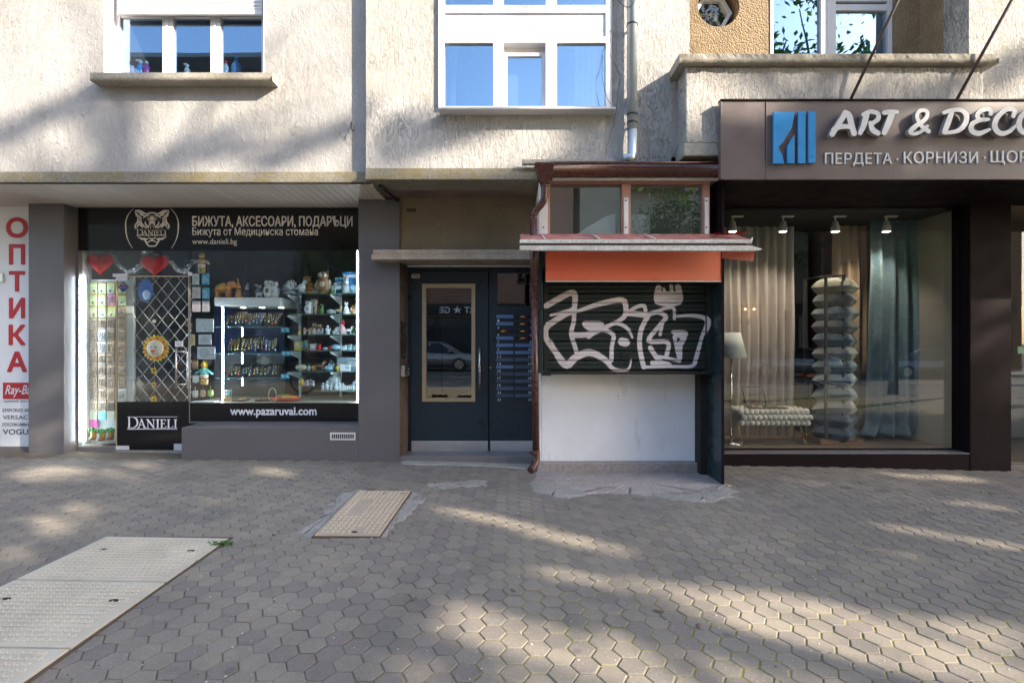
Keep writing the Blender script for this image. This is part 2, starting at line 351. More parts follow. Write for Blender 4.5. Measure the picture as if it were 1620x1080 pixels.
def text(s, name, m, parent, box, Y, bold=0., shear=0., thick=.0015, spacing=1., fat=0.):
    cu = bpy.data.curves.new('t', 'FONT'); cu.body = s; cu.size = 1; cu.offset = bold; cu.shear = shear; cu.space_character = spacing; cu.resolution_u = 3
    ob = bpy.data.objects.new('t', cu); col.objects.link(ob); dg = bpy.context.evaluated_depsgraph_get()
    me = bpy.data.meshes.new_from_object(ob.evaluated_get(dg)); bpy.data.objects.remove(ob)
    V = np.array([v.co[:] for v in me.vertices]); x0, x1 = X(box[0], Y), X(box[2], Y); z0, z1 = Z(box[3], Y), Z(box[1], Y)
    a, b = V.min(0), V.max(0)
    q = M(); base = [(x0 + (v[0] - a[0]) / (b[0] - a[0]) * (x1 - x0), z0 + (v[1] - a[1]) / (b[1] - a[1]) * (z1 - z0)) for v in V]
    q.v = [(p[0], Y - thick, p[1]) for p in base]
    cnt = {}
    for p in me.polygons:
        ix = list(p.vertices); q.face(ix)
        for i in range(len(ix)):
            e = (ix[i], ix[(i + 1) % len(ix)]); cnt[e] = cnt.get(e, 0) + 1
    n = len(q.v); q.v += [(p[0], Y, p[1]) for p in base]
    for (i, j) in cnt:
        if (j, i) not in cnt: q.face((j, i, n + i, n + j))
    me.calc_loop_triangles(); polys = [list(p.vertices) for p in me.loop_triangles]; bpy.data.meshes.remove(me)
    if fat:         # heavier weight: grow the outline through a distance field
        segs = [(base[i], base[j]) for (i, j) in cnt if (j, i) not in cnt]; h = (z1 - z0); rad = fat * F and fat * Y / F; res = max(.0013, min(.004, h / 55.))
        xs = np.arange(x0 - 3 * rad, x1 + 3 * rad, res); zs = np.arange(z0 - 3 * rad, z1 + 3 * rad, res)
        d = seg_dist(segs, xs, zs, max(rad, res * 1.5)); ins = inside_mesh(base, polys, xs, zs); f = np.where(ins, -d, d) - rad
        q = M(); march(q, xs, zs, f, Y - thick, Y)
    return q.build(name, m, parent)
# ---- stroke lettering: distance field, then one clean outline with real thickness
def field(strokes, gx, gz):
    f = np.full(gx.shape, 9e9)
    for pts, w in strokes:
        ws = w if isinstance(w, (list, tuple)) else [w] * len(pts)
        for i in range(len(pts) - 1):
            a = np.array(pts[i]); b = np.array(pts[i + 1]); d = b - a; L = max(1e-9, d @ d)
            t = np.clip(((gx - a[0]) * d[0] + (gz - a[1]) * d[1]) / L, 0, 1)
            dd = np.hypot(gx - a[0] - t * d[0], gz - a[1] - t * d[1]) - (ws[i] + (ws[i + 1] - ws[i]) * t) / 2
            f = np.minimum(f, dd)
    return f
def smooth(strokes, n=5):
    out = []
    for pts, w in strokes:
        ws = w if isinstance(w, (list, tuple)) else [w] * len(pts)
        q = cr([(p[0], p[1], v) for p, v in zip(pts, ws)], n); out.append(([(p[0], p[1]) for p in q], [p[2] for p in q]))
    return out
def inside_mesh(V, polys, xs, zs):
    gx, gz = np.meshgrid(xs, zs); ins = np.zeros(gx.shape, bool); res = xs[1] - xs[0]
    for p in polys:
        for k in range(1, len(p) - 1):
            a, b, c = V[p[0]], V[p[k]], V[p[k + 1]]; x0, x1 = min(a[0], b[0], c[0]), max(a[0], b[0], c[0]); z0, z1 = min(a[1], b[1], c[1]), max(a[1], b[1], c[1])
            i0, i1 = np.searchsorted(xs, [x0, x1]); j0, j1 = np.searchsorted(zs, [z0, z1])
            if i1 <= i0 or j1 <= j0: continue
            X_, Z_ = gx[j0:j1, i0:i1], gz[j0:j1, i0:i1]; s = []
            for u, w in ((a, b), (b, c), (c, a)): s.append((w[0] - u[0]) * (Z_ - u[1]) - (w[1] - u[1]) * (X_ - u[0]))
            ins[j0:j1, i0:i1] |= ((s[0] >= 0) & (s[1] >= 0) & (s[2] >= 0)) | ((s[0] <= 0) & (s[1] <= 0) & (s[2] <= 0))
    return ins
def seg_dist(segs, xs, zs, rad):
    gx, gz = np.meshgrid(xs, zs); f = np.full(gx.shape, rad * 3.)
    for a, b in segs:
        i0, i1 = np.searchsorted(xs, [min(a[0], b[0]) - rad * 2, max(a[0], b[0]) + rad * 2]); j0, j1 = np.searchsorted(zs, [min(a[1], b[1]) - rad * 2, max(a[1], b[1]) + rad * 2])
        if i1 <= i0 or j1 <= j0: continue
        X_, Z_ = gx[j0:j1, i0:i1], gz[j0:j1, i0:i1]; d = (b[0] - a[0], b[1] - a[1]); L = max(1e-12, d[0] ** 2 + d[1] ** 2)
        t = np.clip(((X_ - a[0]) * d[0] + (Z_ - a[1]) * d[1]) / L, 0, 1); f[j0:j1, i0:i1] = np.minimum(f[j0:j1, i0:i1], np.hypot(X_ - a[0] - t * d[0], Z_ - a[1] - t * d[1]))
    return f
def plate(q, strokes, res, yf, yb, side=None, cut=None):
    """strokes in world (x,z)"""
    P = np.array([p for s, _ in strokes for p in s]); W = max(max(w) if isinstance(w, (list, tuple)) else w for _, w in strokes)
    x0, z0 = P.min(0) - W; x1, z1 = P.max(0) + W
    nx, nz = int((x1 - x0) / res) + 2, int((z1 - z0) / res) + 2
    xs = x0 + res * np.arange(nx); zs = z0 + res * np.arange(nz); gx, gz = np.meshgrid(xs, zs)
    f = field(strokes, gx, gz)
    if cut: f = np.maximum(f, -field(cut, gx, gz))
    return march(q, xs, zs, f, yf, yb, side)
def march(q, xs, zs, f, yf, yb, side=None):
    f[np.abs(f) < 1e-7] = 1e-7
    idx = {}; face_m = q.cur
    def vert(k, x, z):
        if k not in idx: idx[k] = len(q.v); q.v += [(x, yf, z), (x, yb, z)]
        return idx[k]
    ins = f < 0
    anyc = ins[:-1, :-1] | ins[1:, :-1] | ins[:-1, 1:] | ins[1:, 1:]
    for j, i in zip(*np.nonzero(anyc)):
        cs = [(j, i), (j, i + 1), (j + 1, i + 1), (j + 1, i)]; ring = []
        for k in range(4):
            a, b = cs[k], cs[(k + 1) % 4]; fa, fb = f[a], f[b]
            if fa < 0: ring.append((vert(a, xs[a[1]], zs[a[0]]), False))
            if (fa < 0) != (fb < 0):
                t = fa / (fa - fb); key = (min(a, b), max(a, b))
                ring.append((vert(key, xs[a[1]] + t * (xs[b[1]] - xs[a[1]]), zs[a[0]] + t * (zs[b[0]] - zs[a[0]])), fa < 0))
        q.face([r[0] for r in ring])
        if side is not None or abs(yf - yb) > 0:
            for k in range(len(ring)):
                if ring[k][1]:      # leaving the shape here: wall to next crossing
                    a, b = ring[k][0], ring[(k + 1) % len(ring)][0]
                    if side: q.use(side)
                    q.face((a, a + 1, b + 1, b)); q.cur = face_m
    return q
# ------------------------------------------------------------------ ground
def g(x, y=3.):
    xx = max(-30, min(30, x))
    return .03 - .0145 * xx + .006 * math.sin(1.3 * xx + .7 * y) + .004 * math.sin(2.1 * y - 1.1 * xx)
def G(px, py):
    Y = 1.37 * F / (py - 540)
    for _ in range(4): Y = (EYE - g(X(px, Y), Y)) * F / (py - 540)
    return (X(px, Y), Y)
def sheet(x0, x1, y0, y1, dx, dy, fz):
    q = M(); nx, ny = int((x1 - x0) / dx), int((y1 - y0) / dy)
    def fn(u, v): x = x0 + u * (x1 - x0); y = y0 + v * (y1 - y0); return (x, y, fz(x, y))
    return q.grid(fn, nx, ny)
def mk_ground_mats():
    m, nt, b = new('paver_concrete'); p = pos(nt)
    at = nd(nt, 'ShaderNodeAttribute', attribute_name='tone'); sepx = nd(nt, 'ShaderNodeSeparateXYZ'); nt.links.new(p, sepx.inputs[0])
    big = noi(nt, p, .9, 5, .6); fine = noi(nt, p, 105, 4, .8); st = noi(nt, p, 9, 6, .7)
    c = mixc(nt, (.205, .180, .150), (.275, .240, .195), ramp(nt, big, .35, .65))
    c = mixc(nt, c, (.130, .121, .118), ramp(nt, at.outputs['Fac'], 0, 1, 0, .62))
    c = mixc(nt, c, (.28, .22, .19), ramp(nt, at.outputs['Fac'], .82, .95, 0, .28))
    c = mixc(nt, c, (.19, .175, .165), ramp(nt, st, .52, .75, 0, .55))
    c = mixc(nt, c, (.56, .53, .49), ramp(nt, fine, .58, .72, 0, .6)); c = mixc(nt, c, (.09, .083, .08), ramp(nt, fine, .43, .30, 0, .6))
    stn = noi(nt, pos(nt, (1, 1, 1), (2, 8, 0)), 1.9, 7, .7); c = mixc(nt, c, (.125, .112, .10), ramp(nt, stn, .52, .72, 0, .55)); gum = nd(nt, 'ShaderNodeTexVoronoi', i={'Scale': 2.6}); nt.links.new(p, gum.inputs['Vector']); c = mixc(nt, c, (.10, .095, .09), ramp(nt, gum.outputs['Distance'], .075, .05, 0, .55))
    sp = noi(nt, pos(nt, (1, 1, 1), (7, 3, 0)), 5.5, 8, .8)
    c = mixc(nt, c, (.55, .52, .48), ramp(nt, sp, .70, .76, 0, .6))
    nt.links.new(c, b.inputs['Base Color']); b.inputs['Roughness'].default_value = .88; b.inputs['Specular IOR Level'].default_value = .25
    nt.links.new(bump(nt, mth(nt, 'ADD', fine, mth(nt, 'MULTIPLY', st, .8)), .55, .004), b.inputs['Normal']); M_['paver'] = m
    m, nt, b = new('joint_fill'); p = pos(nt)
    sepx = nd(nt, 'ShaderNodeSeparateXYZ'); nt.links.new(p, sepx.inputs[0])
    n1 = noi(nt, p, 2.4, 5, .6); n2 = noi(nt, p, 70, 5, .7); n3 = noi(nt, pos(nt, (1, 1, 1), (3, 9, 1)), 1.6, 4)
    dirt = mixc(nt, (.11, .085, .06), (.20, .16, .12), n2); sand = mixc(nt, (.36, .30, .22), (.22, .18, .13), ramp(nt, n2, .4, .65))
    moss = mixc(nt, (.27, .25, .09), (.15, .15, .05), ramp(nt, n2, .35, .65))
    right = ramp(nt, mth(nt, 'ADD', sepx.outputs[0], mth(nt, 'MULTIPLY', n3, 1.6)), -.5, .7)
    near = ramp(nt, sepx.outputs[1], 4.6, 3.4)
    c = mixc(nt, dirt, sand, mth(nt, 'MULTIPLY', right, ramp(nt, n3, .35, .6, .35, 1)))
    c = mixc(nt, c, moss, mth(nt, 'MULTIPLY', mth(nt, 'ADD', mth(nt, 'MULTIPLY', right, .8), .2), mth(nt, 'MULTIPLY', ramp(nt, n1, .36, .50), ramp(nt, near, 0, 1, .3, 1))))
    nt.links.new(c, b.inputs['Base Color']); b.inputs['Roughness'].default_value = .95
    nt.links.new(bump(nt, n2, .9, .008), b.inputs['Normal']); M_['joint'] = m
    m, nt, b = new('asphalt'); p = pos(nt)
    c = mixc(nt, (.075, .072, .070), (.13, .125, .12), noi(nt, p, 60, 6, .7)); c = mixc(nt, c, (.16, .15, .14), ramp(nt, noi(nt, p, .7, 6), .45, .7))
    nt.links.new(c, b.inputs['Base Color']); b.inputs['Roughness'].default_value = .9; nt.links.new(bump(nt, noi(nt, p, 90, 4), .5, .006), b.inputs['Normal']); M_['asphalt'] = m
mk_ground_mats()
sheet(-400, 400, -400, 60, 20, 20, lambda x, y: -.75).build('ground', 'asphalt', None, kind='structure')
sheet(-31, 31, -15, -2.6, 1, 1, lambda x, y: .03 - .0145 * max(-30, min(30, x)) - .14).build('road', 'asphalt', None, kind='structure')
for nm, ya, yb in (('near_kerb', -2.6, -2.45), ('far_kerb', -15.15, -15.0)):
    M().slab([(-31, ya), (31, ya), (31, yb), (-31, yb)], lambda x, y: -.5, lambda x, y: .03 - .0145 * max(-30, min(30, x)) + .004).build(nm, 'conc', None, kind='structure')
sheet(-31, 31, -19, -15.15, 1, .5, lambda x, y: .03 - .0145 * max(-30, min(30, x))).build('far_pavement', 'conc', None, kind='structure')
q = M()
for i in range(14): q.slab([(-29 + i * 4.4, -8.85), (-27 + i * 4.4, -8.85), (-27 + i * 4.4, -8.73), (-29 + i * 4.4, -8.73)], lambda x, y: -.3, lambda x, y: .034 - .0145 * x - .14)
q.build('lane_marking', 'whitepaint', None, kind='structure')
# joint bed follows the undulation a little below the paver tops
def bed(x, y):
    k = max(0, min(1, (x + .9) / 1.2)) * max(0, min(1, (6.5 - y) / 1.5))
    return g(x, y) - .0072 + .0032 * k + .0007 * mnoise.noise(Vector((x * 6, y * 6, 0)))
pav = sheet(-9, 9, -2.44, 6.4, .06, .06, bed).build('pavement', 'joint', None, kind='structure')
for sx in (-1, 1): sheet(9 * sx if sx > 0 else -31, 31 if sx > 0 else -9, -2.44, 6.4, .5, .5, lambda x, y: g(x, y) - .004).build('pavement_beyond', 'paver', None, kind='structure')
# hexagonal pavers
FL = .116; SR = FL / math.sqrt(3); PX = SR * 1.5
covers = [(-2.80, -1.90, 1.0, 3.45)]
def blocked(x, y):
    if -2.73 < x < -1.97 and .8 < y < 3.36: return True
    if -1.40 < x < -.98 and 3.7 < y < 4.6: return True
    if y > 5.66 and x < -1.3: return True
    if y > 5.72: return True
    return False
def hexm(gap, tone, j=0.):
    v = []; f = []
    for (s_, z) in ((1 - (gap + .0045) / SR, 0), (1 - gap / SR, -.0028), (1 - (gap) / SR, -.016)):
        for k in range(6): a = k * PI / 3; v.append((SR * s_ * math.cos(a), SR * s_ * math.sin(a), z))
    f.append(tuple(range(6)))
    for r in (0, 6):
        for k in range(6): l = (k + 1) % 6; f.append((r + k, r + 6 + k, r + 6 + l, r + l))
    return v, f
hx = []
for i in range(int(-8.6 / PX), int(8.6 / PX) + 1):
    for j in range(int(.7 / FL), int(6.0 / FL)):
        x = i * PX + .01; y = j * FL + (FL / 2 if i % 2 else 0)
        if not blocked(x, y): hx.append((x, y))
def inview(x, y): return y > 1.9 and abs(810 + F * x / y - 810) < 815 and 540 + F * 1.37 / y < 1085
vis = sorted([h for h in hx if inview(*h)], key=lambda h: h[1])[:300]; vs_ = set(vis)
hm = []
for k in range(16):
    v, f = hexm(.0014 + .0005 * (k % 4) + .0016 * (k > 7), 0); me = bpy.data.meshes.new('paver'); me.from_pydata(v, [], f); me.materials.append(M_['paver'])
    me.attributes.new('tone', 'FLOAT', 'POINT').data.foreach_set('value', [(k % 8) / 7.] * len(v)); hm.append(me)
def hexpose(x, y):
    r = random.Random(int(x * 1000) * 7919 + int(y * 1000)); k = r.randrange(8) if r.random() < .55 else r.randrange(3)
    k += 8 * (x + .8 * mnoise.noise(Vector((x * .8, y * .8, 2))) > -.35 and y < 4.9)
    dz = r.gauss(0, .0011) + .0022 * mnoise.noise(Vector((x * 2, y * 2, 5)))
    dz = max(-.0012, dz)
    gx = (g(x + .05, y) - g(x - .05, y)) / .1; gy = (g(x, y + .05) - g(x, y - .05)) / .1
    rot = Matrix.Rotation(r.gauss(0, .012), 3, 'Z'); rot = Matrix.Rotation(-gx + r.gauss(0, .011), 3, 'Y') @ Matrix.Rotation(gy + r.gauss(0, .011), 3, 'X') @ rot
    return k, Vector((x + r.gauss(0, .0009), y + r.gauss(0, .0009), g(x, y) + dz)), rot
for h in vis:
    k, l, rt = hexpose(*h); o = bpy.data.objects.new('paver', hm[k]); col.objects.link(o); o.parent = pav
    o.matrix_parent_inverse = Matrix.Translation(pav.location).inverted(); o.location = l; o.rotation_euler = rt.to_euler()
base = [np.array(hexm(.0014 + .0005 * (k % 4) + .0016 * (k > 7), 0)[0]) for k in range(16)]; hf = hexm(.003, 0)[1]; V = []; Fc = []; T = []
for h in hx:
    if h in vs_: continue
    k, l, rt = hexpose(*h); n = len(V) * 18; V.append(base[k] @ np.array(rt).T + np.array(l)); Fc += [tuple(n + i for i in f) for f in hf]; T += [(k % 8) / 7.] * 18
me = bpy.data.meshes.new('paver_field'); me.from_pydata([tuple(p) for p in np.concatenate(V)], [], Fc); me.materials.append(M_['paver'])
me.attributes.new('tone', 'FLOAT', 'POINT').data.foreach_set('value', T)
o = bpy.data.objects.new('paver_field', me); col.objects.link(o); o.parent = pav; o.matrix_parent_inverse = Matrix.Translation(pav.location).inverted(); o['kind'] = 'stuff'
# irregular concrete patches
def ragged(pts, amp, step=.05, seed=0):
    out = []
    for i in range(len(pts)):
        a, b = pts[i], pts[(i + 1) % len(pts)]; L = math.hypot(b[0] - a[0], b[1] - a[1]); n = max(1, int(L / step))
        for k in range(n):
            t = k / n; x = a[0] + t * (b[0] - a[0]); y = a[1] + t * (b[1] - a[1])
            out.append((x + amp * mnoise.noise(Vector((x * 9, y * 9, seed))) * 1.6 + amp * .6 * mnoise.noise(Vector((x * 40, y * 40, seed))), y + amp * mnoise.noise(Vector((x * 9, y * 9, seed + 7))) * 1.6 + amp * .6 * mnoise.noise(Vector((x * 40, y * 40, seed + 7)))))
    return out
def area(p): return sum(p[i][0] * p[(i + 1) % len(p)][1] - p[(i + 1) % len(p)][0] * p[i][1] for i in range(len(p)))
def patch(name, m, pix, amp, h, seed, yback=None):
    pts = [G(*p) if len(p) == 2 else (p[0], p[1]) for p in pix]
    pts = ragged(pts, amp, .018, seed)
    if area(pts) < 0: pts = pts[::-1]
    # triangulated sheet: fan from centre with rings so it follows the ground
    cx = sum(p[0] for p in pts) / len(pts); cy = sum(p[1] for p in pts) / len(pts); q = M(); n = len(pts)
    rings = [0.001, .25, .5, .75, .93, 1.]
    for r in rings:
        for p in pts:
            x = cx + (p[0] - cx) * r; y = cy + (p[1] - cy) * r; q.v.append((x, y, g(x, y) + (h * .55 + .003 * mnoise.noise(Vector((x * 7, y * 7, 3))) if r < 1 else -.006)))
    for a in range(len(rings) - 1):
        for i in range(n): j = (i + 1) % n; q.face((a * n + i, (a + 1) * n + i, (a + 1) * n + j, a * n + j), True)
    return q.build(name, m, None, kind='structure')
patch('kiosk_concrete_pad', 'pink', [(842, 744), (843, 775), (880, 783), (960, 780), (1040, 786), (1110, 790), (1166, 781), (1150, 762), (1120, 742), (1000, 741), (900, 741)], .035, .007, 1)
patch('pad_fringe', 'patch', [(838, 760), (842, 778), (900, 789), (940, 780), (905, 768), (860, 757)], .04, .010, 2)
patch('pad_fringe', 'patch', [(1030, 782), (1060, 791), (1130, 795), (1168, 783), (1150, 764), (1130, 768), (1100, 779)], .04, .010, 3)
patch('hatch_concrete_patch', 'patch', [(468, 847), (500, 853), (560, 800), (575, 774), (540, 778), (505, 812)], .05, .006, 4)
patch('hatch_concrete_patch', 'patch', [(600, 852), (640, 820), (672, 792), (672, 778), (640, 774), (620, 800), (592, 846)], .045, .006, 5)
patch('mortar_smear', 'patch', [(660, 768), (700, 772), (780, 768), (770, 758), (700, 760)], .06, .0015, 6)
patch('door_concrete_apron', 'conc', [(632, 735), (700, 736), (760, 738), (845, 742), (850, 720), (700, 722), (632, 724)], .012, .012, 8)

# utility covers
def cover_plates():
    t = thing('utility_cover', 'long pale concrete coloured cover of three ribbed plates at the left edge', 'utility cover', (-2.34, 2.2, g(-2.34, 2.4)))
    x0, x1 = -2.76, -1.925; h = .012
    fr = M()
    for a, b, c, d in ((x0 - .022, x0 - .004, 1.0, 3.46), (x1 + .004, x1 + .02, 1.0, 3.46), (x0 - .022, x1 + .02, 3.442, 3.46)):
        fr.slab([(a, c), (b, c), (b, d), (a, d)], lambda x, y: g(x, y) - .03, lambda x, y: g(x, y) + .006)
    fr.build('frame', 'rust', t)
    for k, (ya, yb) in enumerate(((2.815, 3.438), (2.208, 2.803), (1.60, 2.196), (1.0, 1.588))):
        pz = [g(x, y) for x in (x0, x1) for y in (ya, yb)]
        fz = lambda x, y: g(-2.34, y) - .0145 * (x + 2.34) + h
        pl = M().slab([(x0, ya), (x1, ya), (x1, yb), (x0, yb)], lambda x, y: fz(x, y) - .045, fz).build('plate', 'cover', t, .003)
        q = M(); ny = 15; nx = 22
        for j in range(ny):
            for i in range(nx):
                cx = x0 + .05 + (i + .5 * (j % 2)) * (x1 - x0 - .1) / nx; cy = ya + .04 + j * (yb - ya - .08) / (ny - 1)
                if cx > x1 - .06: continue
                if abs(cx - (x0 + .62)) < .05 and abs(cy - (ya + yb) / 2) < .03: continue
                L = .012; w = .0022
                q.slab([(cx - L, cy - L * .5), (cx + L, cy - L * .5), (cx + L, cy - L * .5 + .006), (cx - L, cy - L * .5 + .006)], fz, lambda x, y: fz(x, y) + .0045)
                q.slab([(cx + L, cy - L * .5 + .006), (cx + L + .006, cy - L * .5 + .006), (cx + L + .006, cy + L), (cx + L, cy + L)], fz, lambda x, y: fz(x, y) + .0045)
        q.build('tread_ribs', 'coverrib', pl)['kind'] = 'stuff'
        for hxp in (x0 + .16, x1 - .12):
            a = M().lathe([(.016, -.001), (.016, .0035), (.012, .0036)], (hxp, (ya + yb) / 2 + .09, fz(hxp, (ya + yb) / 2 + .09)), 10, 1.5); a.build('lift_hole', 'gap', pl)
def small_hatch():
    t = thing('access_hatch', 'sand coloured studded metal hatch set in broken concrete before the door', 'hatch', (-1.19, 4.1, g(-1.19, 4.1)))
    C_ = [G(497, 849), G(600, 849), G(649, 779), G(566, 778)]
    def at(u, v):
        a = [C_[0][k] + (C_[1][k] - C_[0][k]) * u for k in (0, 1)]; b = [C_[3][k] + (C_[2][k] - C_[3][k]) * u for k in (0, 1)]
        return (a[0] + (b[0] - a[0]) * v, a[1] + (b[1] - a[1]) * v)
    fz = lambda x, y: g(-1.19, y) - .0145 * (x + 1.19) + .013
    def rect(u0, u1, v0, v1): return [at(u0, v0), at(u1, v0), at(u1, v1), at(u0, v1)]
    M().slab(rect(-.03, 1.03, -.02, 1.02), lambda x, y: fz(x, y) - .05, lambda x, y: fz(x, y) - .007).build('frame', 'rust', t, .002)
    pl = M().slab(rect(0, 1, 0, 1), lambda x, y: fz(x, y) - .04, fz).build('plate', 'hatch', t, .003)
    q = M()
    for (a, b, c, d) in ((0.01, .99, .004, .018), (.01, .99, .982, .996), (.01, .035, .02, .98), (.965, .99, .02, .98)): q.slab(rect(a, b, c, d), fz, lambda x, y: fz(x, y) + .004)
    q.build('rim', 'hatch', pl)
    q = M()
    for j in range(17):
        for i in range(11):
            u = .06 + i * .083; v = .035 + j * .0565
            if .22 < u < .40 and .33 < v < .72: continue
            if abs(u - .6) < .06 and (v < .1): continue
            q.slab(rect(u, u + .048, v, v + .030), fz, lambda x, y: fz(x, y) + .008)
    q.build('tread_studs', 'hatchstud', pl)['kind'] = 'stuff'
    q = M()
    q.slab(rect(.27, .30, .36, .69), fz, lambda x, y: fz(x, y) + .003); q.slab(rect(.33, .345, .36, .69), fz, lambda x, y: fz(x, y) + .003); q.build('raised_mark', 'hatch', pl)
    for u, v in ((.58, .055), (.56, .93), (.90, .93)):
        p = at(u, v); M().lathe([(.014, 0), (.014, .003), (.008, .0032)], (p[0], p[1], fz(*p)), 10, 1.5).build('lift_hole', 'gap', pl)
cover_plates(); small_hatch()
# weeds
def weed(name, label, px, py, n, s, r):
    p = G(px, py); q = M()
    for i in range(n):
        a = random.uniform(0, 2 * PI); rr = random.uniform(0, r); x = p[0] + rr * math.cos(a) * 1.6; y = p[1] + rr * math.sin(a); z = g(x, y) - .004
        b = random.uniform(0, 2 * PI); L = random.uniform(.5, 1) * s; w = L * .22; dx, dy = math.cos(b) * L, math.sin(b) * L
        q.poly([(x, y, z), (x + dx * .5 - dy / L * w, y + dy * .5 + dx / L * w, z + L * .6), (x + dx, y + dy, z + L * random.uniform(.5, .9)), (x + dx * .5 + dy / L * w, y + dy * .5 - dx / L * w, z + L * .55)])
    tag(q.build(name, 'leafgreen', None), label, 'weed')
weed('weed_tuft', 'green weed tuft at the far right corner of the long cover', 351, 861, 90, .035, .045)
weed('weed_tuft', 'small weed tuft in the joint right of the long cover, below the first tuft', 312, 889, 25, .018, .02)
weed('weed_tuft', 'tiny weeds in the paving between the long cover and the hatch', 402, 863, 20, .015, .02)
weed('weed_tuft', 'tiny weeds left of the lower corner of the hatch', 432, 846, 22, .015, .02)
weed('weed_tuft', 'small weed tuft in front of the decor shop plinth, leftmost there', 1340, 772, 35, .018, .03)
weed('weed_tuft', 'small weeds in front of the decor shop pillar', 1565, 780, 50, .018, .06)
weed('weed_tuft', 'small weeds near the decor shop plinth, the middle tuft of three', 1398, 776, 35, .015, .05)
def dry_leaf(px, py, c, lab):
    p = G(px, py); z = g(*p) + .003; a = random.uniform(0, 6); L = .022; q = M(); pts = []
    for k in range(8):
        t = 2 * PI * k / 8; x = L * math.cos(t); y = L * .5 * math.sin(t); pts.append((p[0] + x * math.cos(a) - y * math.sin(a), p[1] + x * math.sin(a) + y * math.cos(a), z + .004 * math.cos(2 * t) + .003))
    n = len(pts); q.v = pts + [(x, y, zz - .001) for x, y, zz in pts]; q.face(range(n)); q.face(range(2 * n - 1, n - 1, -1))
    for i in range(n): j = (i + 1) % n; q.face((i, n + i, n + j, j))
    tag(q.build('fallen_leaf', cmat(c, .8), None), lab, 'leaf')
q = M(); rg = random.Random(5)
for i in range(420):
    y = 1.9 + 3.7 * rg.random() ** 1.2; x = rg.uniform(-1.05, 1.05) * y; z = g(x, y) + .002
    if blocked(x, y): continue
    s = rg.uniform(.002, .0055); q.use(cmat(rg.choice([(.55, .52, .47), (.5, .47, .42), (.12, .09, .06), (.25, .18, .10), (.6, .58, .55)]), .9)); q.v += [(x - s, y - s * .6, z), (x + s * .9, y - s * .8, z), (x + s, y + s * .7, z), (x - s * .7, y + s, z), (x, y, z + s * .9)]; n = len(q.v) - 5
    for f in ((0, 1, 4), (1, 2, 4), (2, 3, 4), (3, 0, 4)): q.face([n + k for k in f])
q.build('grit', None, None, kind='stuff')
dry_leaf(1041, 967, (.16, .08, .05), 'brown fallen leaf on the pavers right of centre, farther one')
dry_leaf(1105, 991, (.20, .12, .08), 'reddish brown fallen leaf on the pavers, nearer one')
dry_leaf(654, 949, (.10, .09, .06), 'dark fallen leaf on the pavers below the hatch')
dry_leaf(812, 935, (.12, .08, .05), 'small dark fallen leaf on the pavers in the centre')
# ------------------------------------------------------------------ the apartment building
bd = thing('apartment_building', 'apartment building with raked white plaster upper storey and shops at street level', 'building', (0, 5.6, 0))
XL = X(579, 5.08); YB0 = 5.05; YP = 4.82; YCAP = 4.76
hw = (X(163, 5.18), X(418, 5.18), Z(116, 5.18), 5.75)
M().wall(-12, XL, 3.12, 9, [hw], 5.18, .3).build('upper_wall', 'wall_l', bd, label='smoother grey white plaster wall on the left')
hb = (X(693, YB0) + .004, X(968, YB0) - .004, Z(172, 5.08) - .01, 6.9); hl = (X(1091, 5.08), X(1533, 5.08), 4.02, 6.4)
M().wall(XL, 1.60, 3.12, 9, [hb], 5.08, .3).build('upper_wall', 'wall_c', bd, label='rough raked white plaster wall in the middle')
M().wall(1.60, 12, 3.0, 9, [hl], 5.08, .3).build('upper_wall', 'wall_r', bd, label='rough raked plaster wall around the recessed balcony')
B('band', 'band', bd, -12, XL - .002, 5.145, 5.40, 3.016, 3.128, .006, label='mossy concrete edge band left of the plaster step')
B('band', 'band', bd, XL, 2.04, 5.045, 5.40, 3.013, 3.129, .006, label='mossy concrete edge band above the entrance')
B('floor_slab', 'slabund', bd, -12, 12, 5.41, 9.2, 3.022, 3.118)
B('floor_slab', 'slabund', bd, XL, 2.04, 5.20, 5.405, 3.03, 3.11)
B('back_wall', 'conc', bd, -12, 12, 9.2, 9.4, -.3, 9); B('roof', 'conc', bd, -12, 12, 5.4, 9.4, 9.0, 9.15)
for sx in (-12.2, 12.0): B('side_wall', 'wall_l', bd, sx, sx + .2, 5.2, 9.4, -.3, 9.0)
# soffit of boards running front to back
sf = B('soffit', 'gap', bd, -12, -1.44, 5.17, 6.02, 3.0145, 3.0185, 0)
proto = None; k = 0; x = -1.445
B('soffit_trim', 'soffit', sf, -1.445, -1.425, 5.155, 5.90, 2.985, 3.0125, 0)
while x > -8.4:
    if proto is None:
        proto = B('soffit_board', 'soffit', sf, x - .083, x - .003, 5.155, 6.04, 2.998, 3.0135, 0)
    else:
        o = proto.copy(); col.objects.link(o); o.parent = sf; o.location = (-.086 * k, 0, 0)
    k += 1; x -= .086
B('soffit_edge', 'gap', bd, -12, -1.43, 5.147, 5.170, 3.0015, 3.0145, 0)
M().tube([(-1.36, 5.2, 3.0), (-1.27, 5.62, 2.96)], .018, 6).build('soffit_bracket', 'blackmetal', bd)
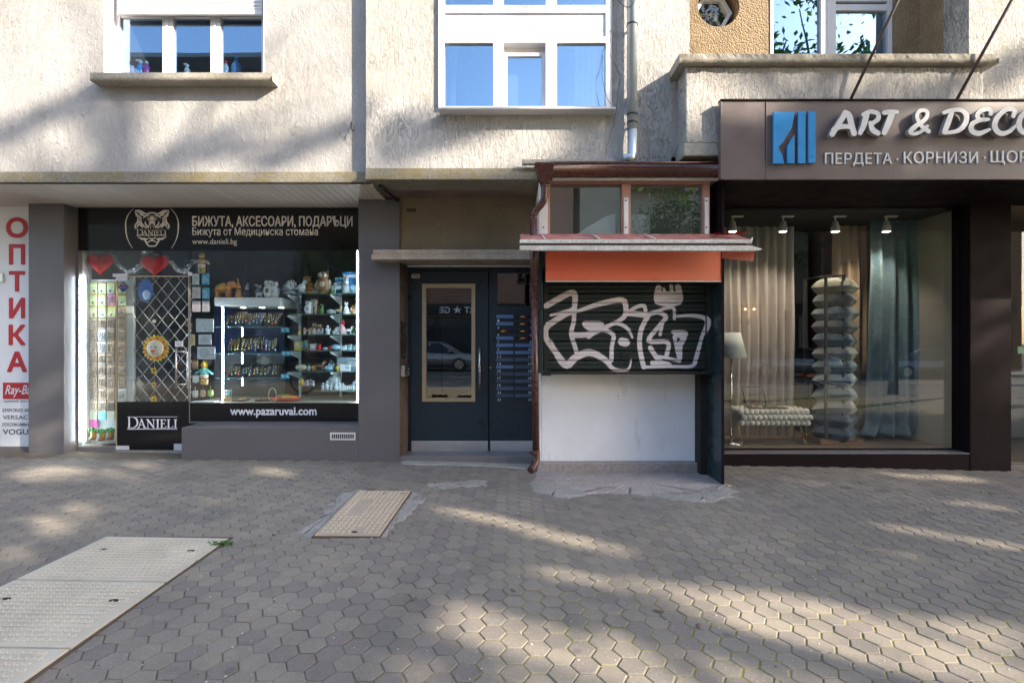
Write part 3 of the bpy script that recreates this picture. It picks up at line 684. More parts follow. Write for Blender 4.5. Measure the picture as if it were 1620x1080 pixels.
# left window
w1 = B('window', 'white', bd, X(178, 5.33), X(190, 5.33), 5.33, 5.39, 4.15, 5.7, .004, label='three light white window with roller shutter half down')
for a, b in ((257, 274), (333, 349), (414, 420)): B('frame', 'white', w1, X(a, 5.33), X(b, 5.33), 5.325, 5.39, 4.15, 5.0, .004)
for a, b in ((262, 265), (338, 341)): B('frame_bead', 'white', w1, X(a, 5.32), X(b, 5.32), 5.318, 5.33, 4.15, 5.0, 0)
B('frame', 'white', w1, X(190, 5.33), X(415, 5.33), 5.335, 5.39, 4.15, 4.185, .004)
B('frame', 'white', w1, X(190, 5.33), X(415, 5.33), 5.335, 5.39, Z(28, 5.33), Z(18, 5.33), .004)
for a, b in ((190, 258), (273, 334), (348, 415)): B('pane', 'glassup', w1, X(a, 5.35), X(b, 5.35), 5.352, 5.358, 4.17, 5.0, 0)
sh = B('shutter_bar', 'white', bd, X(186, 5.26), X(415, 5.26), 5.25, 5.28, Z(24, 5.26), Z(17, 5.26), .003)
for i in range(10):
    z0 = Z(17, 5.26) + i * .0385 + .002
    q = M(); P = [(0, 0), (-.006, .008), (-.009, .02), (-.006, .031), (0, .036)]
    q.grid(lambda u, v: (X(186, 5.26) + u * (X(415, 5.26) - X(186, 5.26)), 5.262 + P[int(round(v * 4))][0] * .9, z0 + P[int(round(v * 4))][1]), 1, 4, True)
    q.box(X(186, 5.26), X(415, 5.26), 5.263, 5.268, z0 - .002, z0 + .036); q.build('shutter_slat', 'white', sh)
B('reveal', 'whitepaint', bd, X(163, 5.18) + .001, X(163, 5.18) + .012, 5.178, 5.34, 4.15, 5.75, .003)
B('reveal', 'whitepaint', bd, X(418, 5.18) - .010, X(418, 5.18) - .001, 5.178, 5.34, 4.15, 5.75, .003)
led_ = B('inner_sill', 'whitepaint', bd, -4.2, -2.5, 5.392, 5.60, 4.10, 4.26, 0)
def bottle(px, h, cb, cc, lab, trig=False):
    x = X(px, 5.46); h = (h + 6) * 5.46 / F; q = M(); q.use(cmat(cb, .2)); q.lathe([(h * .24, 0), (h * .26, h * .1), (h * .25, h * .5), (h * .12, h * .75), (h * .09, h * .8)], (x, 5.46, 4.262), 12); q.use(cmat(cc, .3)); q.lathe([(h * .11, h * .8), (h * .10, h)], (x, 5.46, 4.262), 10)
    if trig: q.box(x - h * .22, x + h * .08, 5.44, 5.48, 4.262 + h * .92, 4.262 + h * 1.04); q.tube([(x - h * .12, 5.46, 4.262 + h * .9), (x - h * .18, 5.46, 4.262 + h * .72)], h * .03, 5)
    tag(q.build('bottle', None, None), lab, 'bottle', 'bottles standing inside the left upper window')
bottle(201, 16, (.7, .75, .7), (.2, .55, .1), 'white bottle with green label, leftmost inside the left upper window'); bottle(210, 10, (.7, .25, .08), (.7, .7, .7), 'small orange bottle inside the left upper window'); bottle(222, 18, (.12, .3, .6), (.75, .75, .78), 'blue spray bottle with white trigger inside the left upper window', True)
bottle(232, 17, (.38, .08, .35), (.7, .65, .7), 'purple bottle inside the left upper window'); bottle(296, 12, (.5, .55, .58), (.8, .8, .8), 'pale spray bottle in the middle pane of the left upper window', True); bottle(357, 18, (.5, .6, .7), (.65, .02, .04), 'clear bottle with red cap in the right pane of the left upper window'); bottle(374, 24, (.15, .38, .65), (.05, .2, .6), 'tall blue water bottle in the right pane of the left upper window')
def crumbly(name, m, x0, x1, y0, y1, z0, z1, amp, n=60, lab=None, seed=0):
    q = M(); cs = [(y0, z0), (y0, z0 + (z1 - z0) * .5), (y0, z1), (y1, z1), (y1, z0)]
    for i in range(n + 1):
        x = x0 + (x1 - x0) * i / n
        for k, (y, z) in enumerate(cs):
            a = mnoise.noise(Vector((x * 7, k * 3.1, seed))) + .6 * mnoise.noise(Vector((x * 23, k * 3.1, seed + 2)))
            q.v.append((x, y + (amp * a if y < y1 - .001 else 0), z + (amp * a * (1.3 if k == 0 else .5) if y < y1 - .001 else 0)))
    for i in range(n):
        for k in range(5): l = (k + 1) % 5; q.face((i * 5 + k, i * 5 + 5 + k, i * 5 + 5 + l, i * 5 + l)[::-1], k in (0,))
    q.face(range(5)); q.face(range(n * 5 + 4, n * 5 - 1, -1))
    o = q.build(name, m, bd)
    if lab: o['label'] = lab
    return o
crumbly('window_sill', 'sill', X(142, 5.05), X(431, 5.05), 5.05, 5.25, Z(128, 5.05), Z(115, 5.05), .004, 60, 'crumbling concrete sill under the left window', 1)
def room(nm, x0, x1, y0, y1, z0, z1, m, fl=None):
    q = M(); q.use(m); e = .02
    q.box(x0, x1, y1, y1 + e, z0, z1); q.box(x0 - e, x0, y0, y1, z0, z1); q.box(x1, x1 + e, y0, y1, z0, z1); q.box(x0 - e, x1 + e, y0, y1, z1, z1 + e)
    q.use(fl or m); q.box(x0 - e, x1 + e, y0, y1, z0 - e, z0); return q.build(nm, None, bd)
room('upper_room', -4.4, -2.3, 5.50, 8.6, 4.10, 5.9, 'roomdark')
# bay window
bay = B('bay_window', 'white', bd, X(693, 4.95), X(974, 4.95), 4.94, 5.14, Z(171, 4.95) - .012, Z(171, 4.95) + .004, .003, label='white upvc bay window with pale sill flashing')
YB = 5.05
for a, b in ((693, 703), (958, 968)): B('frame', 'white', bay, X(a, YB), X(b, YB), YB, YB + .13, Z(171, YB) - .005, 7, .004)
for a, b in ((780, 797), (863, 881)): B('frame', 'white', bay, X(a, YB), X(b, YB), YB + .002, YB + .10, Z(169, YB), Z(66, YB), .004)
B('frame', 'white', bay, X(703, YB), X(958, YB), YB + .004, YB + .10, Z(171, YB) - .005, Z(168, YB) + .002, .003)
B('frame', 'white', bay, X(703, YB), X(958, YB), YB + .001, YB + .10, Z(68, YB), Z(58, YB), .004)
B('infill_panel', 'white', bay, X(703, YB), X(958, YB), YB + .015, YB + .05, Z(58, YB), Z(21, YB), .002)
B('frame', 'white', bay, X(703, YB), X(958, YB), YB + .001, YB + .10, Z(21, YB), Z(8, YB), .004)
for a, b in ((780, 797), (863, 881)): B('frame', 'white', bay, X(a, YB), X(b, YB), YB + .002, YB + .10, Z(8, YB), 7, .004)
for a, b in ((703, 780), (881, 958)):
    B('pane', 'glassup', bay, X(a, YB) + .001, X(b, YB) - .001, YB + .030, YB + .036, Z(168, YB), Z(68, YB), 0)
for a, b in ((703, 780), (797, 863), (881, 958)): B('pane', 'glassup', bay, X(a, YB) + .001, X(b, YB) - .001, YB + .030, YB + .036, Z(8, YB), 6.2, 0)
# middle sash, set back and tilted inwards at the top
q = M(); s0, s1, zb, zt = X(797, YB), X(863, YB), Z(168, YB) + .002, Z(80, YB)
for a, b, c, d in ((s0, s0 + .035, zb, zt), (s1 - .035, s1, zb, zt), (s0 + .035, s1 - .035, zb, zb + .008), (s0 + .035, s1 - .035, zt - .035, zt)): q.box(a, b, YB + .04, YB + .085, c, d)
sash = q.build('tilted_sash', 'white', bay, .003)
B('pane', 'glassup', sash, s0 + .034, s1 - .034, YB + .058, YB + .064, zb + .006, zt - .034, 0)
B('bay_soffit', 'sill', bay, s0, s1, YB + .09, YB + .2, zt, zt + .01, 0)
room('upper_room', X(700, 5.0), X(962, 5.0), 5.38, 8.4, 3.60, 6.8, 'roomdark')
for a_, b_ in ((915, 952), (842, 860), (706, 716)):
    q = M(); xa_, xb_ = X(a_, YB), X(b_, YB)
    q.grid(lambda u, v: (xa_ + u * (xb_ - xa_) + .02 * (v - .5), 5.40 + .02 * math.sin(u * 25), 3.62 + v * 1.2), 24, 4); n_ = len(q.v); q.v += [(x, y + .003, z) for x, y, z in q.v[:n_]]
    for j in range(4):
        for i in range(24): k_ = n_ + j * 25 + i; q.face((k_ + 25, k_ + 26, k_ + 1, k_), True)
    q.build('net_curtain', 'whitepaint', bay)
B('frame_head', 'whitepaint', bay, s0, s1, YB + .095, YB + .11, zt, Z(66, YB), 0)
B('blind', 'roombeige', bay, s0, s1, YB + .16, YB + .17, zb, zt, 0)
# parapet of the recessed balcony
B('parapet', 'wall_r', bd, X(1085, YP), X(1556, YP), YP, 5.079, 3.29, 4.015, .012, label='raked plaster balcony parapet')
B('parapet_lip', 'conc', bd, X(1082, YP), X(1560, YP), YP - .008, 5.079, 3.165, 3.289, .012)
crumbly('parapet_cap', 'sill', X(1075, YCAP), X(1580, YCAP), YCAP, 5.3, 4.02, 4.105, .011, 90, 'crumbling stone cap of the balcony parapet', 5)
# loggia
yl = 5.70
q = M(); cxh, czh, rh = X(1137, yl), Z(10, yl), .235
xa, xb, za, zc = hl[0], X(1218, yl), 4.02, 6.4; n = 40
def sq(t):
    c, s = math.cos(t), math.sin(t); k = 1 / max(abs(c) / .34, abs(s) / .34); return (cxh + c * k, czh + s * k)
for i in range(n):
    t0, t1 = 2 * PI * i / n, 2 * PI * (i + 1) / n
    a, b, c, d = (cxh + rh * math.cos(t0), czh + rh * math.sin(t0)), (cxh + rh * math.cos(t1), czh + rh * math.sin(t1)), sq(t1), sq(t0)
    q.poly([(a[0], yl, a[1]), (d[0], yl, d[1]), (c[0], yl, c[1]), (b[0], yl, b[1])]); q.poly([(a[0], yl, a[1]), (b[0], yl, b[1]), (b[0], yl + .25, b[1]), (a[0], yl + .25, a[1])])
q.wall(xa - .05, xb, za, zc, [(cxh - .34, cxh + .34, czh - .34, czh + .34)], yl, .02) if xa - .05 < cxh - .34 else q.wall(cxh - .34 - .1, xb, za, zc, [(cxh - .34, cxh + .34, czh - .34, czh + .34)], yl, .02)
q.build('loggia_wall', 'brownwall', bd, label='brown rendered balcony wall with a round opening')
hexf = M(); ro, ri = .225, .180
hp = lambda r, k: (cxh - .02 + r * math.cos(k * PI / 3), czh + r * math.sin(k * PI / 3))
for k in range(6):
    a, b, c, d = hp(ri, k), hp(ro, k), hp(ro, k + 1), hp(ri, k + 1); hexf.prism([a, b, c, d], yl + .12, yl + .2)
hx_ = hexf.build('hexagonal_window', 'white', bd)
q = M(); q.prism([hp(ri, k) for k in range(6)], yl + .16, yl + .166); q.build('pane', glass('clear_hex_glass', .04), hx_)
q = M()
for k in range(3):
    a, b, c, d = [(cxh - .03 + r * math.cos(kk * PI / 3), czh - .06 + r * math.sin(kk * PI / 3)) for r, kk in ((.175, k), (.20, k), (.20, k + 1), (.175, k + 1))]; q.prism([a, b, c, d], yl + .30, yl + .34)
q.build('inner_hexagon', 'whitepaint', hx_)
q = M(); q.prism([(cxh - .03 + .175 * math.cos(kk * PI / 3), czh - .06 + .175 * math.sin(kk * PI / 3)) for kk in range(6)], yl + .33, yl + .335); q.build('frosted_pane', 'dkgrey_edge', hx_)
B('wash_room', 'pinkframe', bd, cxh - .6, cxh + .45, yl + .7, yl + .72, 4.02, 6.4, 0)
B('loggia_ceiling', 'wall_r', bd, 1.6, 4.8, 5.38, 7, 6.4, 6.5, 0); B('loggia_floor', 'conc', bd, 1.6, 4.8, 5.08, 7, 3.13, 3.25, 0)
B('loggia_side_wall', 'brownwall', bd, hl[1], hl[1] + .1, 5.381, 5.72, 3.25, 6.4, 0)
M().wall(X(1410, yl), hl[1] + .1, 3.25, 6.4, [], yl, .05).build('loggia_wall', 'brownwall', bd, label='brown rendered balcony wall right of the window')
B('loggia_wall', 'brownwall', bd, xb, X(1410, yl), yl, yl + .05, 3.25, Z(86, yl) - .25, 0)
bw = B('balcony_window', 'white', bd, X(1218, yl), X(1223, yl), yl - .01, yl + .07, 4.0, 5.9, .003, label='white balcony door and window')
for a, b, c, d in ((1298, 1322, 3.7, 5.9), (1404, 1411, 3.7, 5.9)): B('frame', 'white', bw, X(a, yl), X(b, yl), yl - .008, yl + .07, c, d, .004)
B('frame', 'white', bw, X(1308, yl), X(1311, yl), yl - .014, yl - .007, 3.7, 5.9, 0)
B('transom', 'white', bw, X(1322, yl), X(1404, yl), yl, yl + .06, Z(17, yl), Z(7, yl), .003); B('transom', 'white', bw, X(1322, yl), X(1404, yl), yl + .002, yl + .06, Z(2, yl), Z(-1, yl), .003)
B('pane', 'glassup', bw, X(1223, yl), X(1298, yl), yl + .03, yl + .036, 3.8, 5.9, 0); B('pane', 'glassup', bw, X(1322, yl), X(1404, yl), yl + .03, yl + .036, 3.8, 5.9, 0)
B('blind', 'roombeige', bw, X(1323, yl), X(1403, yl), yl + .12, yl + .13, Z(7, yl), 5.9, 0)
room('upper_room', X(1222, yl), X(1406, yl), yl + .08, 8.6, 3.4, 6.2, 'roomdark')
# ---- ground floor piers and plinth
GL, GR = 6.05, 5.88
B('pier', 'dkgrey', bd, X(45, 5.87), X(101, 5.87), 5.87, 6.06, -.1, 3.0, .003, label='dark grey clad pier between the optician and the jewellery shop')
B('pier', 'dkgrey', bd, X(567, 5.69), X(632, 5.69), 5.69, 6.05, -.1, 2.9965, .003, label='dark grey clad pier left of the entrance door')
pl = B('plinth', 'dkgrey', bd, X(287, 5.69), X(567, 5.69) - .002, 5.692, 6.045, -.1, Z(676, 5.69), .003)
B('plinth_trim', 'dkgrey_edge', pl, X(298, 5.99), X(567, 5.69) - .004, 6.0, 6.044, Z(676, 5.69), Z(676, 5.69) + .012, .002)
vg = PB('vent_grille', 'whitepaint', pl, 522, 562, 684, 696, 5.684, .008, .001)
q = M()
for i in range(11): q.box(X(525 + i * 3.25, 5.6835), X(527.1 + i * 3.25, 5.6835), 5.6825, 5.686, Z(693.5, 5.68), Z(686.5, 5.68))
q.build('grille_slots', 'gap', vg)
# entrance recess
YD = 5.95
M().wall(X(632, 5.69) + .003, .36, Z(402, 5.72), 3.03, [], 5.72, .08).build('render_panel', 'beigewall', bd)
B('render_panel', 'beigewall', bd, X(632, 5.69) - .1, X(632, 5.69) + .003, 5.90, 5.98, 2.9, 3.03, 0)
PB('wall_vent', 'rust', bd, 643, 658, 329.5, 335, 5.715, .006, .001)
lg = B('ledge', 'ledge', bd, X(587, 5.5), .34, 5.50, 5.945, Z(410.6, 5.5), Z(402, 5.5), .006, label='two tiered concrete ledge over the entrance door')
B('ledge_top', 'ledge', lg, X(590, 5.53), .34, 5.525, 5.718, Z(401.6, 5.5), Z(394, 5.5), .005)
q = M(); q.poly([(X(632, 5.69) + .002, 5.70, -.1), (X(645, YD), YD + .02, -.1), (X(645, YD), YD + .02, 2.285), (X(632, 5.69) + .002, 5.70, 2.285)])
q.poly([(X(632, 5.69) - .02, 5.75, -.1), (X(632, 5.69) - .02, 6.1, -.1), (X(632, 5.69) - .02, 6.1, 2.285), (X(632, 5.69) - .02, 5.75, 2.285)])
q.build('jamb', mossy('rusty_jamb_render', (.15, .115, .09), (.07, .035, .02), .9), bd)
B('threshold', 'dkgrey_edge', bd, X(632, 5.69), .36, 5.70, 6.1, -.1, Z(719.5, 5.75), .008)
B('lintel_trim', 'whitepaint', bd, X(645, YD), .34, YD - .03, YD + .03, Z(422.3, YD), Z(420, YD), .001)
dr = thing('entrance_door', 'navy metal entrance door with pale gold framed glass and mailbox side panel', 'door', (X(710, YD), YD, .08))
q = M(); zt = Z(422.5, YD); zb = Z(718.5, YD)
q.box(X(645, YD), .34, YD + .02, YD + .07, zt - .04, zt); q.box(X(645, YD), X(650, YD), YD + .02, YD + .07, zb, zt - .04); q.box(X(772.8, YD), X(775, YD), YD + .02, YD + .07, zb, zt - .04)
q.build('door_frame', 'navy', dr, .002)
leaf = M().wall(X(650.6, YD), X(772, YD), zb + .006, Z(433, YD) + .03, [(X(669, YD), X(751, YD), Z(634, YD), Z(450, YD))], YD, .05).build('door_leaf', 'navy', dr, .002)
fr = M().wall(X(668, YD), X(752, YD), Z(635, YD), Z(449, YD), [(X(674.5, YD), X(746, YD), Z(629, YD), Z(455.5, YD))], YD - .012, .05); fr.build('glazing_frame', 'brass', leaf, .003)
B('pane', 'glassdoor', leaf, X(674, YD), X(746.5, YD), YD + .015, YD + .021, Z(629.5, YD), Z(455, YD), 0)
PB('kick_plate', 'steel', leaf, 650.8, 771.8, 697, 718, YD - .003, .003, .0005)
q = M(); hx0 = X(759, 5.9); q.tube([(hx0, 5.89, Z(614, 5.89)), (hx0, 5.89, Z(550, 5.89))], .014, 12)
for pz in (560, 604): q.tube([(hx0, 5.89, Z(pz, 5.89)), (hx0, 5.955, Z(pz, 5.89))], .008, 8)
q.build('handle', 'chrome', leaf)
npz = PB('number_plate', 'chrome', leaf, 650.8, 664, 433.5, 440, YD - .004, .004, .0005)
q = M()
for i, (a, b) in enumerate(((652.5, 655), (656, 658), (659, 662))): q.box(X(a, YD - .0045), X(b, YD - .0045), YD - .005, YD - .003, Z(438, YD), Z(435.5, YD))
q.build('plate_print', 'grey_txt', npz)
side = M().wall(X(775, YD), .34, zb + .006, zt - .04, [(X(787, YD), X(846, YD), Z(484, YD), Z(432, YD))], YD + .004, .05).build('side_panel', 'navy', dr, .002)
B('pane', 'glassdoor', side, X(786, YD), X(847, YD), YD + .02, YD + .026, Z(485, YD), Z(431, YD), 0)
PB('kick_plate', 'steel', side, 775.4, 850, 697, 718, YD + .001, .003, .0005)
M().lathe([(.011, 0), (.011, .004), (.004, .006)], (0, 0, 0), 10).build('lock', 'chrome', side)
lk = [o for o in side.children if o.name.startswith('lock')][0]; lk.rotation_euler = (PI / 2, 0, 0); lk.location = (X(776, YD), YD + .004, Z(581.5, YD))
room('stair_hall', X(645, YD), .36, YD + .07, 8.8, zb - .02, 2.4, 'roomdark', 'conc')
B('hall_wall_panel', 'roomgrey', bd, X(700, 7.4), X(760, 7.4), 7.4, 7.45, .1, 2.1, 0)
# mailboxes: 12 rows of two
mb = thing('mailbox_block', 'block of twenty four blue letter boxes in two columns beside the entrance door', 'mailboxes', (X(813, YD), YD, Z(630, YD)))
PB('backing', 'mailb', mb, 783, 843.5, 495, 634, YD - .003, .006, .001)
lit = {(0, 0), (1, 0), (3, 0), (4, 0), (4, 1), (5, 0), (5, 1), (7, 0)}
M_['mail2'] = mat('mailbox_light_blue', (.13, .23, .42), .35, var=.05, bst=0); M_['mailk'] = mat('mailbox_open_black', (.006, .007, .01), .5, bst=0)
mp = {}
for r in range(12):
    for c_ in range(2):
        y0 = 498 + r * 11.36; a, b = ((785, 812), (814.5, 843))[c_]
        opn = (c_ == 1 and r < 4) or (c_ == 0 and r == 2)
        key = 'mailk' if opn else ('mail2' if (r, c_) in lit else 'mail')
        Yf = YD - .012
        bx = M(); bx.use('mailk' if opn else key)
        zt_, zb_ = Z(y0, Yf), Z(y0 + 5.4, Yf)
        bx.box(X(a, Yf), X(b, Yf), Yf + (.004 if opn else 0), YD - .003, zb_, zt_)
        flap = bx.build('mailbox', None, mb, .0015)
        q = M(); q.box(X(a, Yf), X(b, Yf), Yf - .002, Yf + .001, zb_ - .004, zb_ + .001); q.build('slot_lip', 'mailb', flap)
        if opn and not (c_ == 0 and r == 9):
            q = M(); cx = X((a + b) / 2 - 2, Yf); q.use(cmat((.65, .42, .05), .6)); q.prism([(cx - .04, zb_ + .012), (cx + .02, zb_ + .006), (cx + .05, zb_ + .022), (cx - .01, zb_ + .03)], Yf - .012, Yf - .008)
            q.use(cmat((.45, .03, .08), .6)); q.prism([(cx + .0, zb_ + .006), (cx + .06, zb_ + .02), (cx + .03, zb_ + .028)], Yf - .016, Yf - .013); q.build('leaflet', None, flap)
        num = str(2 * r + 1 + c_); wd = 2.6 * len(num); ny = y0 + 7.2
        if c_ == 0: text(num, 'number', 'letterw', mb, (787, ny, 787 + wd, ny + 3.6), YD - .0035, bold=.01)
        else: text(num, 'number', 'letterw', mb, (841 - wd, ny, 841, ny + 3.6), YD - .0035, bold=.01)
# door entry panel on the jamb
ic = thing('intercom_panel', 'dark intercom panel with rows of steel buttons on the entrance jamb', 'intercom', (X(637, 5.8), 5.8, Z(566, 5.8)))
ja = Vector((X(632, 5.69), 5.70, 0)); jb = Vector((X(645, YD), YD + .02, 0)); jd = (jb - ja).normalized(); jn = Vector((jd.y, -jd.x, 0))
def jbox(q, u0, u1, o0, o1, z0, z1):
    n = len(q.v)
    for z in (z0, z1):
        for o_ in (o0, o1):
            for u in (u0, u1): p = ja + jd * u + jn * o_; q.v.append((p.x, p.y, z))
    for f in ((0, 1, 3, 2), (4, 6, 7, 5), (0, 4, 5, 1), (2, 3, 7, 6), (0, 2, 6, 4), (1, 5, 7, 3)): q.face([n + i for i in f])
jl = (jb - ja).length
q = M(); jbox(q, .03, .17, -.001, .014, Z(566, 5.8), Z(510, 5.8)); q.build('plate', 'blackmetal', ic, .002)
for r in range(13):
    for k in range(2):
        q = M(); z = Z(513 + r * 3.9, 5.8); u = .06 + k * .055; jbox(q, u, u + .022, .0135, .020, z - .014, z - .002); q.build('button', 'chrome', ic)
q = M(); jbox(q, .02, .19, -.001, .05, Z(595, 5.8), Z(578, 5.8)); q.build('lock_box', 'chrome', None, .004); tag(bpy.data.objects['lock_box'], 'small grey steel box on the entrance jamb below the intercom', 'electric box')
# ------------------------------------------------------------------ gutters, pipes, cables
zp = thing('zinc_downpipe', 'silver zinc rainwater pipe running down the upper wall beside the bay window', 'drainpipe', (X(1000, 5.0), 5.0, 3.2))
xz = X(1000, 4.99)
M().tube([(xz, 4.99, 8.5), (xz, 4.99, Z(205, 4.99))], .050, 16).build('pipe', 'gutterzinc', zp)
M().tube([(xz, 4.99, Z(198, 4.99)), (xz, 4.99, Z(243, 4.99)), (xz - .01, 4.97, Z(250, 4.99)), (xz - .10, 4.96, Z(255, 4.99))], .046, 16).build('pipe_shoe', 'gutterzinc', zp)
for pz in (40, 182, 195): M().tube([(xz, 4.99, Z(pz + 1.2, 4.99)), (xz, 4.99, Z(pz - 1.2, 4.99))], .054, 16).build('pipe_clamp', 'blackmetal', zp)
for pz in (40, 195): B('bracket', 'blackmetal', zp, xz - .01, xz + .01, 5.03, 5.08, Z(pz, 4.99) - .008, Z(pz, 4.99) + .008, 0)
def cable(pts, r, name, label, m='blackmetal'):
    return tag(M().tube(cr(pts, 6), r, 5).build(name, m, None), label, 'cable')
cable([(X(968, 5.06), 5.05, Z(48, 5.05)), (X(962, 4.93), 4.925, Z(55, 4.93)), (X(957, 4.92), 4.92, Z(85, 4.92)), (X(951, 4.92), 4.92, Z(105, 4.92)), (X(958, 4.92), 4.92, Z(148, 4.92)), (X(966, 4.93), 4.93, Z(165, 4.93))], .0028, 'cable', 'loose black cable looping across the right pane of the bay window')
cable([(X(962, 4.93), 4.93, Z(62, 4.93)), (X(964, 4.93), 4.93, Z(85, 4.93)), (X(975, 5.06), 5.06, Z(105, 5.06)), (X(980, 5.06), 5.06, Z(130, 5.06)), (X(972, 5.06), 5.06, Z(190, 5.06)), (X(955, 5.06), 5.06, Z(250, 5.06))], .0028, 'cable', 'thin grey cable hanging beside the bay window down to the kiosk roof', 'dkgrey')
cable([(X(973, 5.06), 5.06, Z(-10, 5.06)), (X(979, 5.06), 5.06, Z(3, 5.06)), (X(995, 4.92), 4.92, Z(12, 4.92)), (X(1010, 4.92), 4.93, Z(-5, 4.92))], .003, 'cable', 'black cable crossing behind the top of the zinc pipe')
hk = M().tube(cr([(X(556, 5.17), 5.175, Z(193, 5.17)), (X(555, 5.15), 5.16, Z(200, 5.15)), (X(558, 5.12), 5.12, Z(207, 5.12)), (X(561, 5.10), 5.11, Z(204, 5.12)), (X(560, 5.1), 5.11, Z(200, 5.12))], 5), .006, 6).build('wall_hook', 'rust', None)
tag(hk, 'small rusty hook on the plaster wall left of the step', 'hook')
# ------------------------------------------------------------------ kiosk
kx0, kx1 = .315, 2.03
ks = thing('kiosk', 'small street kiosk with glazed top, orange board and closed dark green shutter', 'kiosk', (1.18, 5.2, 0))
B('concrete_step', 'pink', ks, .27, 2.06, 5.385, 5.75, -.15, Z(729.5, 5.46), .012)
B('base_panel', 'panelwhite', ks, X(857, 5.46), X(1103, 5.46), 5.46, 5.50, Z(729, 5.46), Z(588, 5.46), .002)
B('panel_edge', 'panelwhite', ks, X(1103, 5.46) + .002, X(1107, 5.46) + .006, 5.452, 5.60, Z(729, 5.46), Z(588, 5.46), .002)
B('corner_post', 'panelwhite', ks, X(853.5, 5.46), X(856.5, 5.46), 5.455, 5.7, Z(729, 5.46), Z(588, 5.46), .002)
for px, pz in ((978, 626), (978.5, 631), (934, 619), (1022, 619), (934, 645), (1022, 645), (1060, 640), (998, 612)):
    q = M(); q.lathe([(.0055 if px == 978 else .003, 0), (.003, .0012)], (0, 0, 0), 8); o = q.build('screw', 'rust', ks); o.rotation_euler = (PI / 2, 0, 0); o.matrix_parent_inverse = Matrix.Translation(ks.location).inverted(); o.location = (X(px, 5.46), 5.46, Z(pz, 5.46))
# side walls and interior
B('side_wall', 'sidepanel', ks, .262, .300, 4.96, 5.75, Z(590, 5.0), Z(392, 5.0), .003)
B('side_wall', 'panelwhite', ks, .268, .300, 5.02, 5.75, Z(392, 5.0), 2.98, .003)
sp = M(); x0, x1 = 2.046, 2.060
sp.v += [(x, y, z) for x in (x0, x1) for (y, z) in ((4.93, -.012), (5.62, Z(735, 5.46) - .05), (5.62, 3.0), (4.93, 3.0))]
for f in ((0, 3, 2, 1), (4, 5, 6, 7), (0, 1, 5, 4), (1, 2, 6, 5), (2, 3, 7, 6), (3, 0, 4, 7)): sp.face(f)
sp.build('side_panel', 'sidepanel', ks, .002)
B('side_panel_edge', 'facebrown', ks, 2.040, 2.0655, 4.918, 4.9285, Z(765, 4.92), 3.0, .001)
B('side_panel_upper', 'facebrown', ks, 2.030, 2.045, 4.935, 5.6, 2.40, 2.985, .001)
B('inner_post', 'gap', ks, X(1108, 5.3), 2.045, 5.30, 5.7, 0.0, 2.0, 0)
B('roof', 'brownmetal', ks, .27, 2.04, 4.99, 5.045, 3.055, 3.075, 0)
B('roof_lip', 'conc', ks, X(826, 5.0), X(985, 5.0), 4.985, 5.04, Z(260, 5.0), Z(252.5, 5.0), .006)
B('roof_board', 'fabric', ks, X(872, 4.96), X(1138, 4.96), 4.965, 5.03, Z(281, 4.97), Z(272, 4.97), .003)
tr = B('top_trim', 'white', ks, X(874, 4.90), X(1138, 4.90), 4.90, 4.93, Z(285, 4.90), Z(281, 4.90), .002)
# glazed front: salmon frame
Yg = 5.0; zt, zb = Z(285.5, Yg), Z(374, Yg)
fr = M(); fr.box(X(866, Yg), X(1122, Yg), Yg - .02, Yg + .06, Z(291, Yg), Z(285.6, Yg))
for a, b in ((866, 870), (983, 997), (1111, 1122)): fr.box(X(a, Yg), X(b, Yg), Yg - .018, Yg + .058, zb, Z(291.2, Yg))
fr.build('window_frame', 'pinkframe', ks, .003)
for a, b, t_ in ((853, 866.5, 300), (987, 994, 314), (1115, 1121, 314)):
    st = B('awning_bracket', 'whitepaint', ks, X(a, Yg - .03), X(b, Yg - .03), Yg - .035, Yg - .021, Z(375, Yg), Z(t_, Yg), .002)
    for pz in (t_ + 5, 361):
        o = M().lathe([(.009, 0), (.006, .004)], (0, 0, 0), 8).build('bolt', 'rust', st); o.rotation_euler = (PI / 2, 0, 0); o.location = (X((a + b) / 2, Yg - .04), Yg - .036, Z(pz, Yg))
for a, b in ((870, 983), (997, 1111)): B('pane', 'glasskiosk', ks, X(a, Yg), X(b, Yg), Yg + .022, Yg + .027, zb, Z(291, Yg), 0)
q = M(); q.use('roomgrey'); q.box(.30, 2.03, 5.70, 5.72, 2.2, 3.0); q.box(.30, 2.03, 5.07, 5.70, 2.20, 2.22); q.use('pinkframe'); q.box(.30, 2.03, 5.07, 5.70, 2.985, 3.0); q.build('kiosk_interior', None, ks)
M().prism([(X(1000, Yg), zb), (X(1030, Yg), zb), (X(1030, Yg), Z(338, Yg)), (X(1000, Yg), Z(338, Yg))], Yg + .04, Yg + .043).build('foil_sheet', mat('crinkled_foil', (.55, .58, .56), .35, metal=.4, bs=40, bst=.9), ks)
M().prism([(X(905, Yg), zb), (X(975, Yg), zb), (X(975, Yg), Z(336, Yg)), (X(960, Yg), Z(340, Yg)), (X(930, Yg), Z(358, Yg))], Yg + .045, Yg + .048).build('foil_sheet', 'panelwhite', ks)
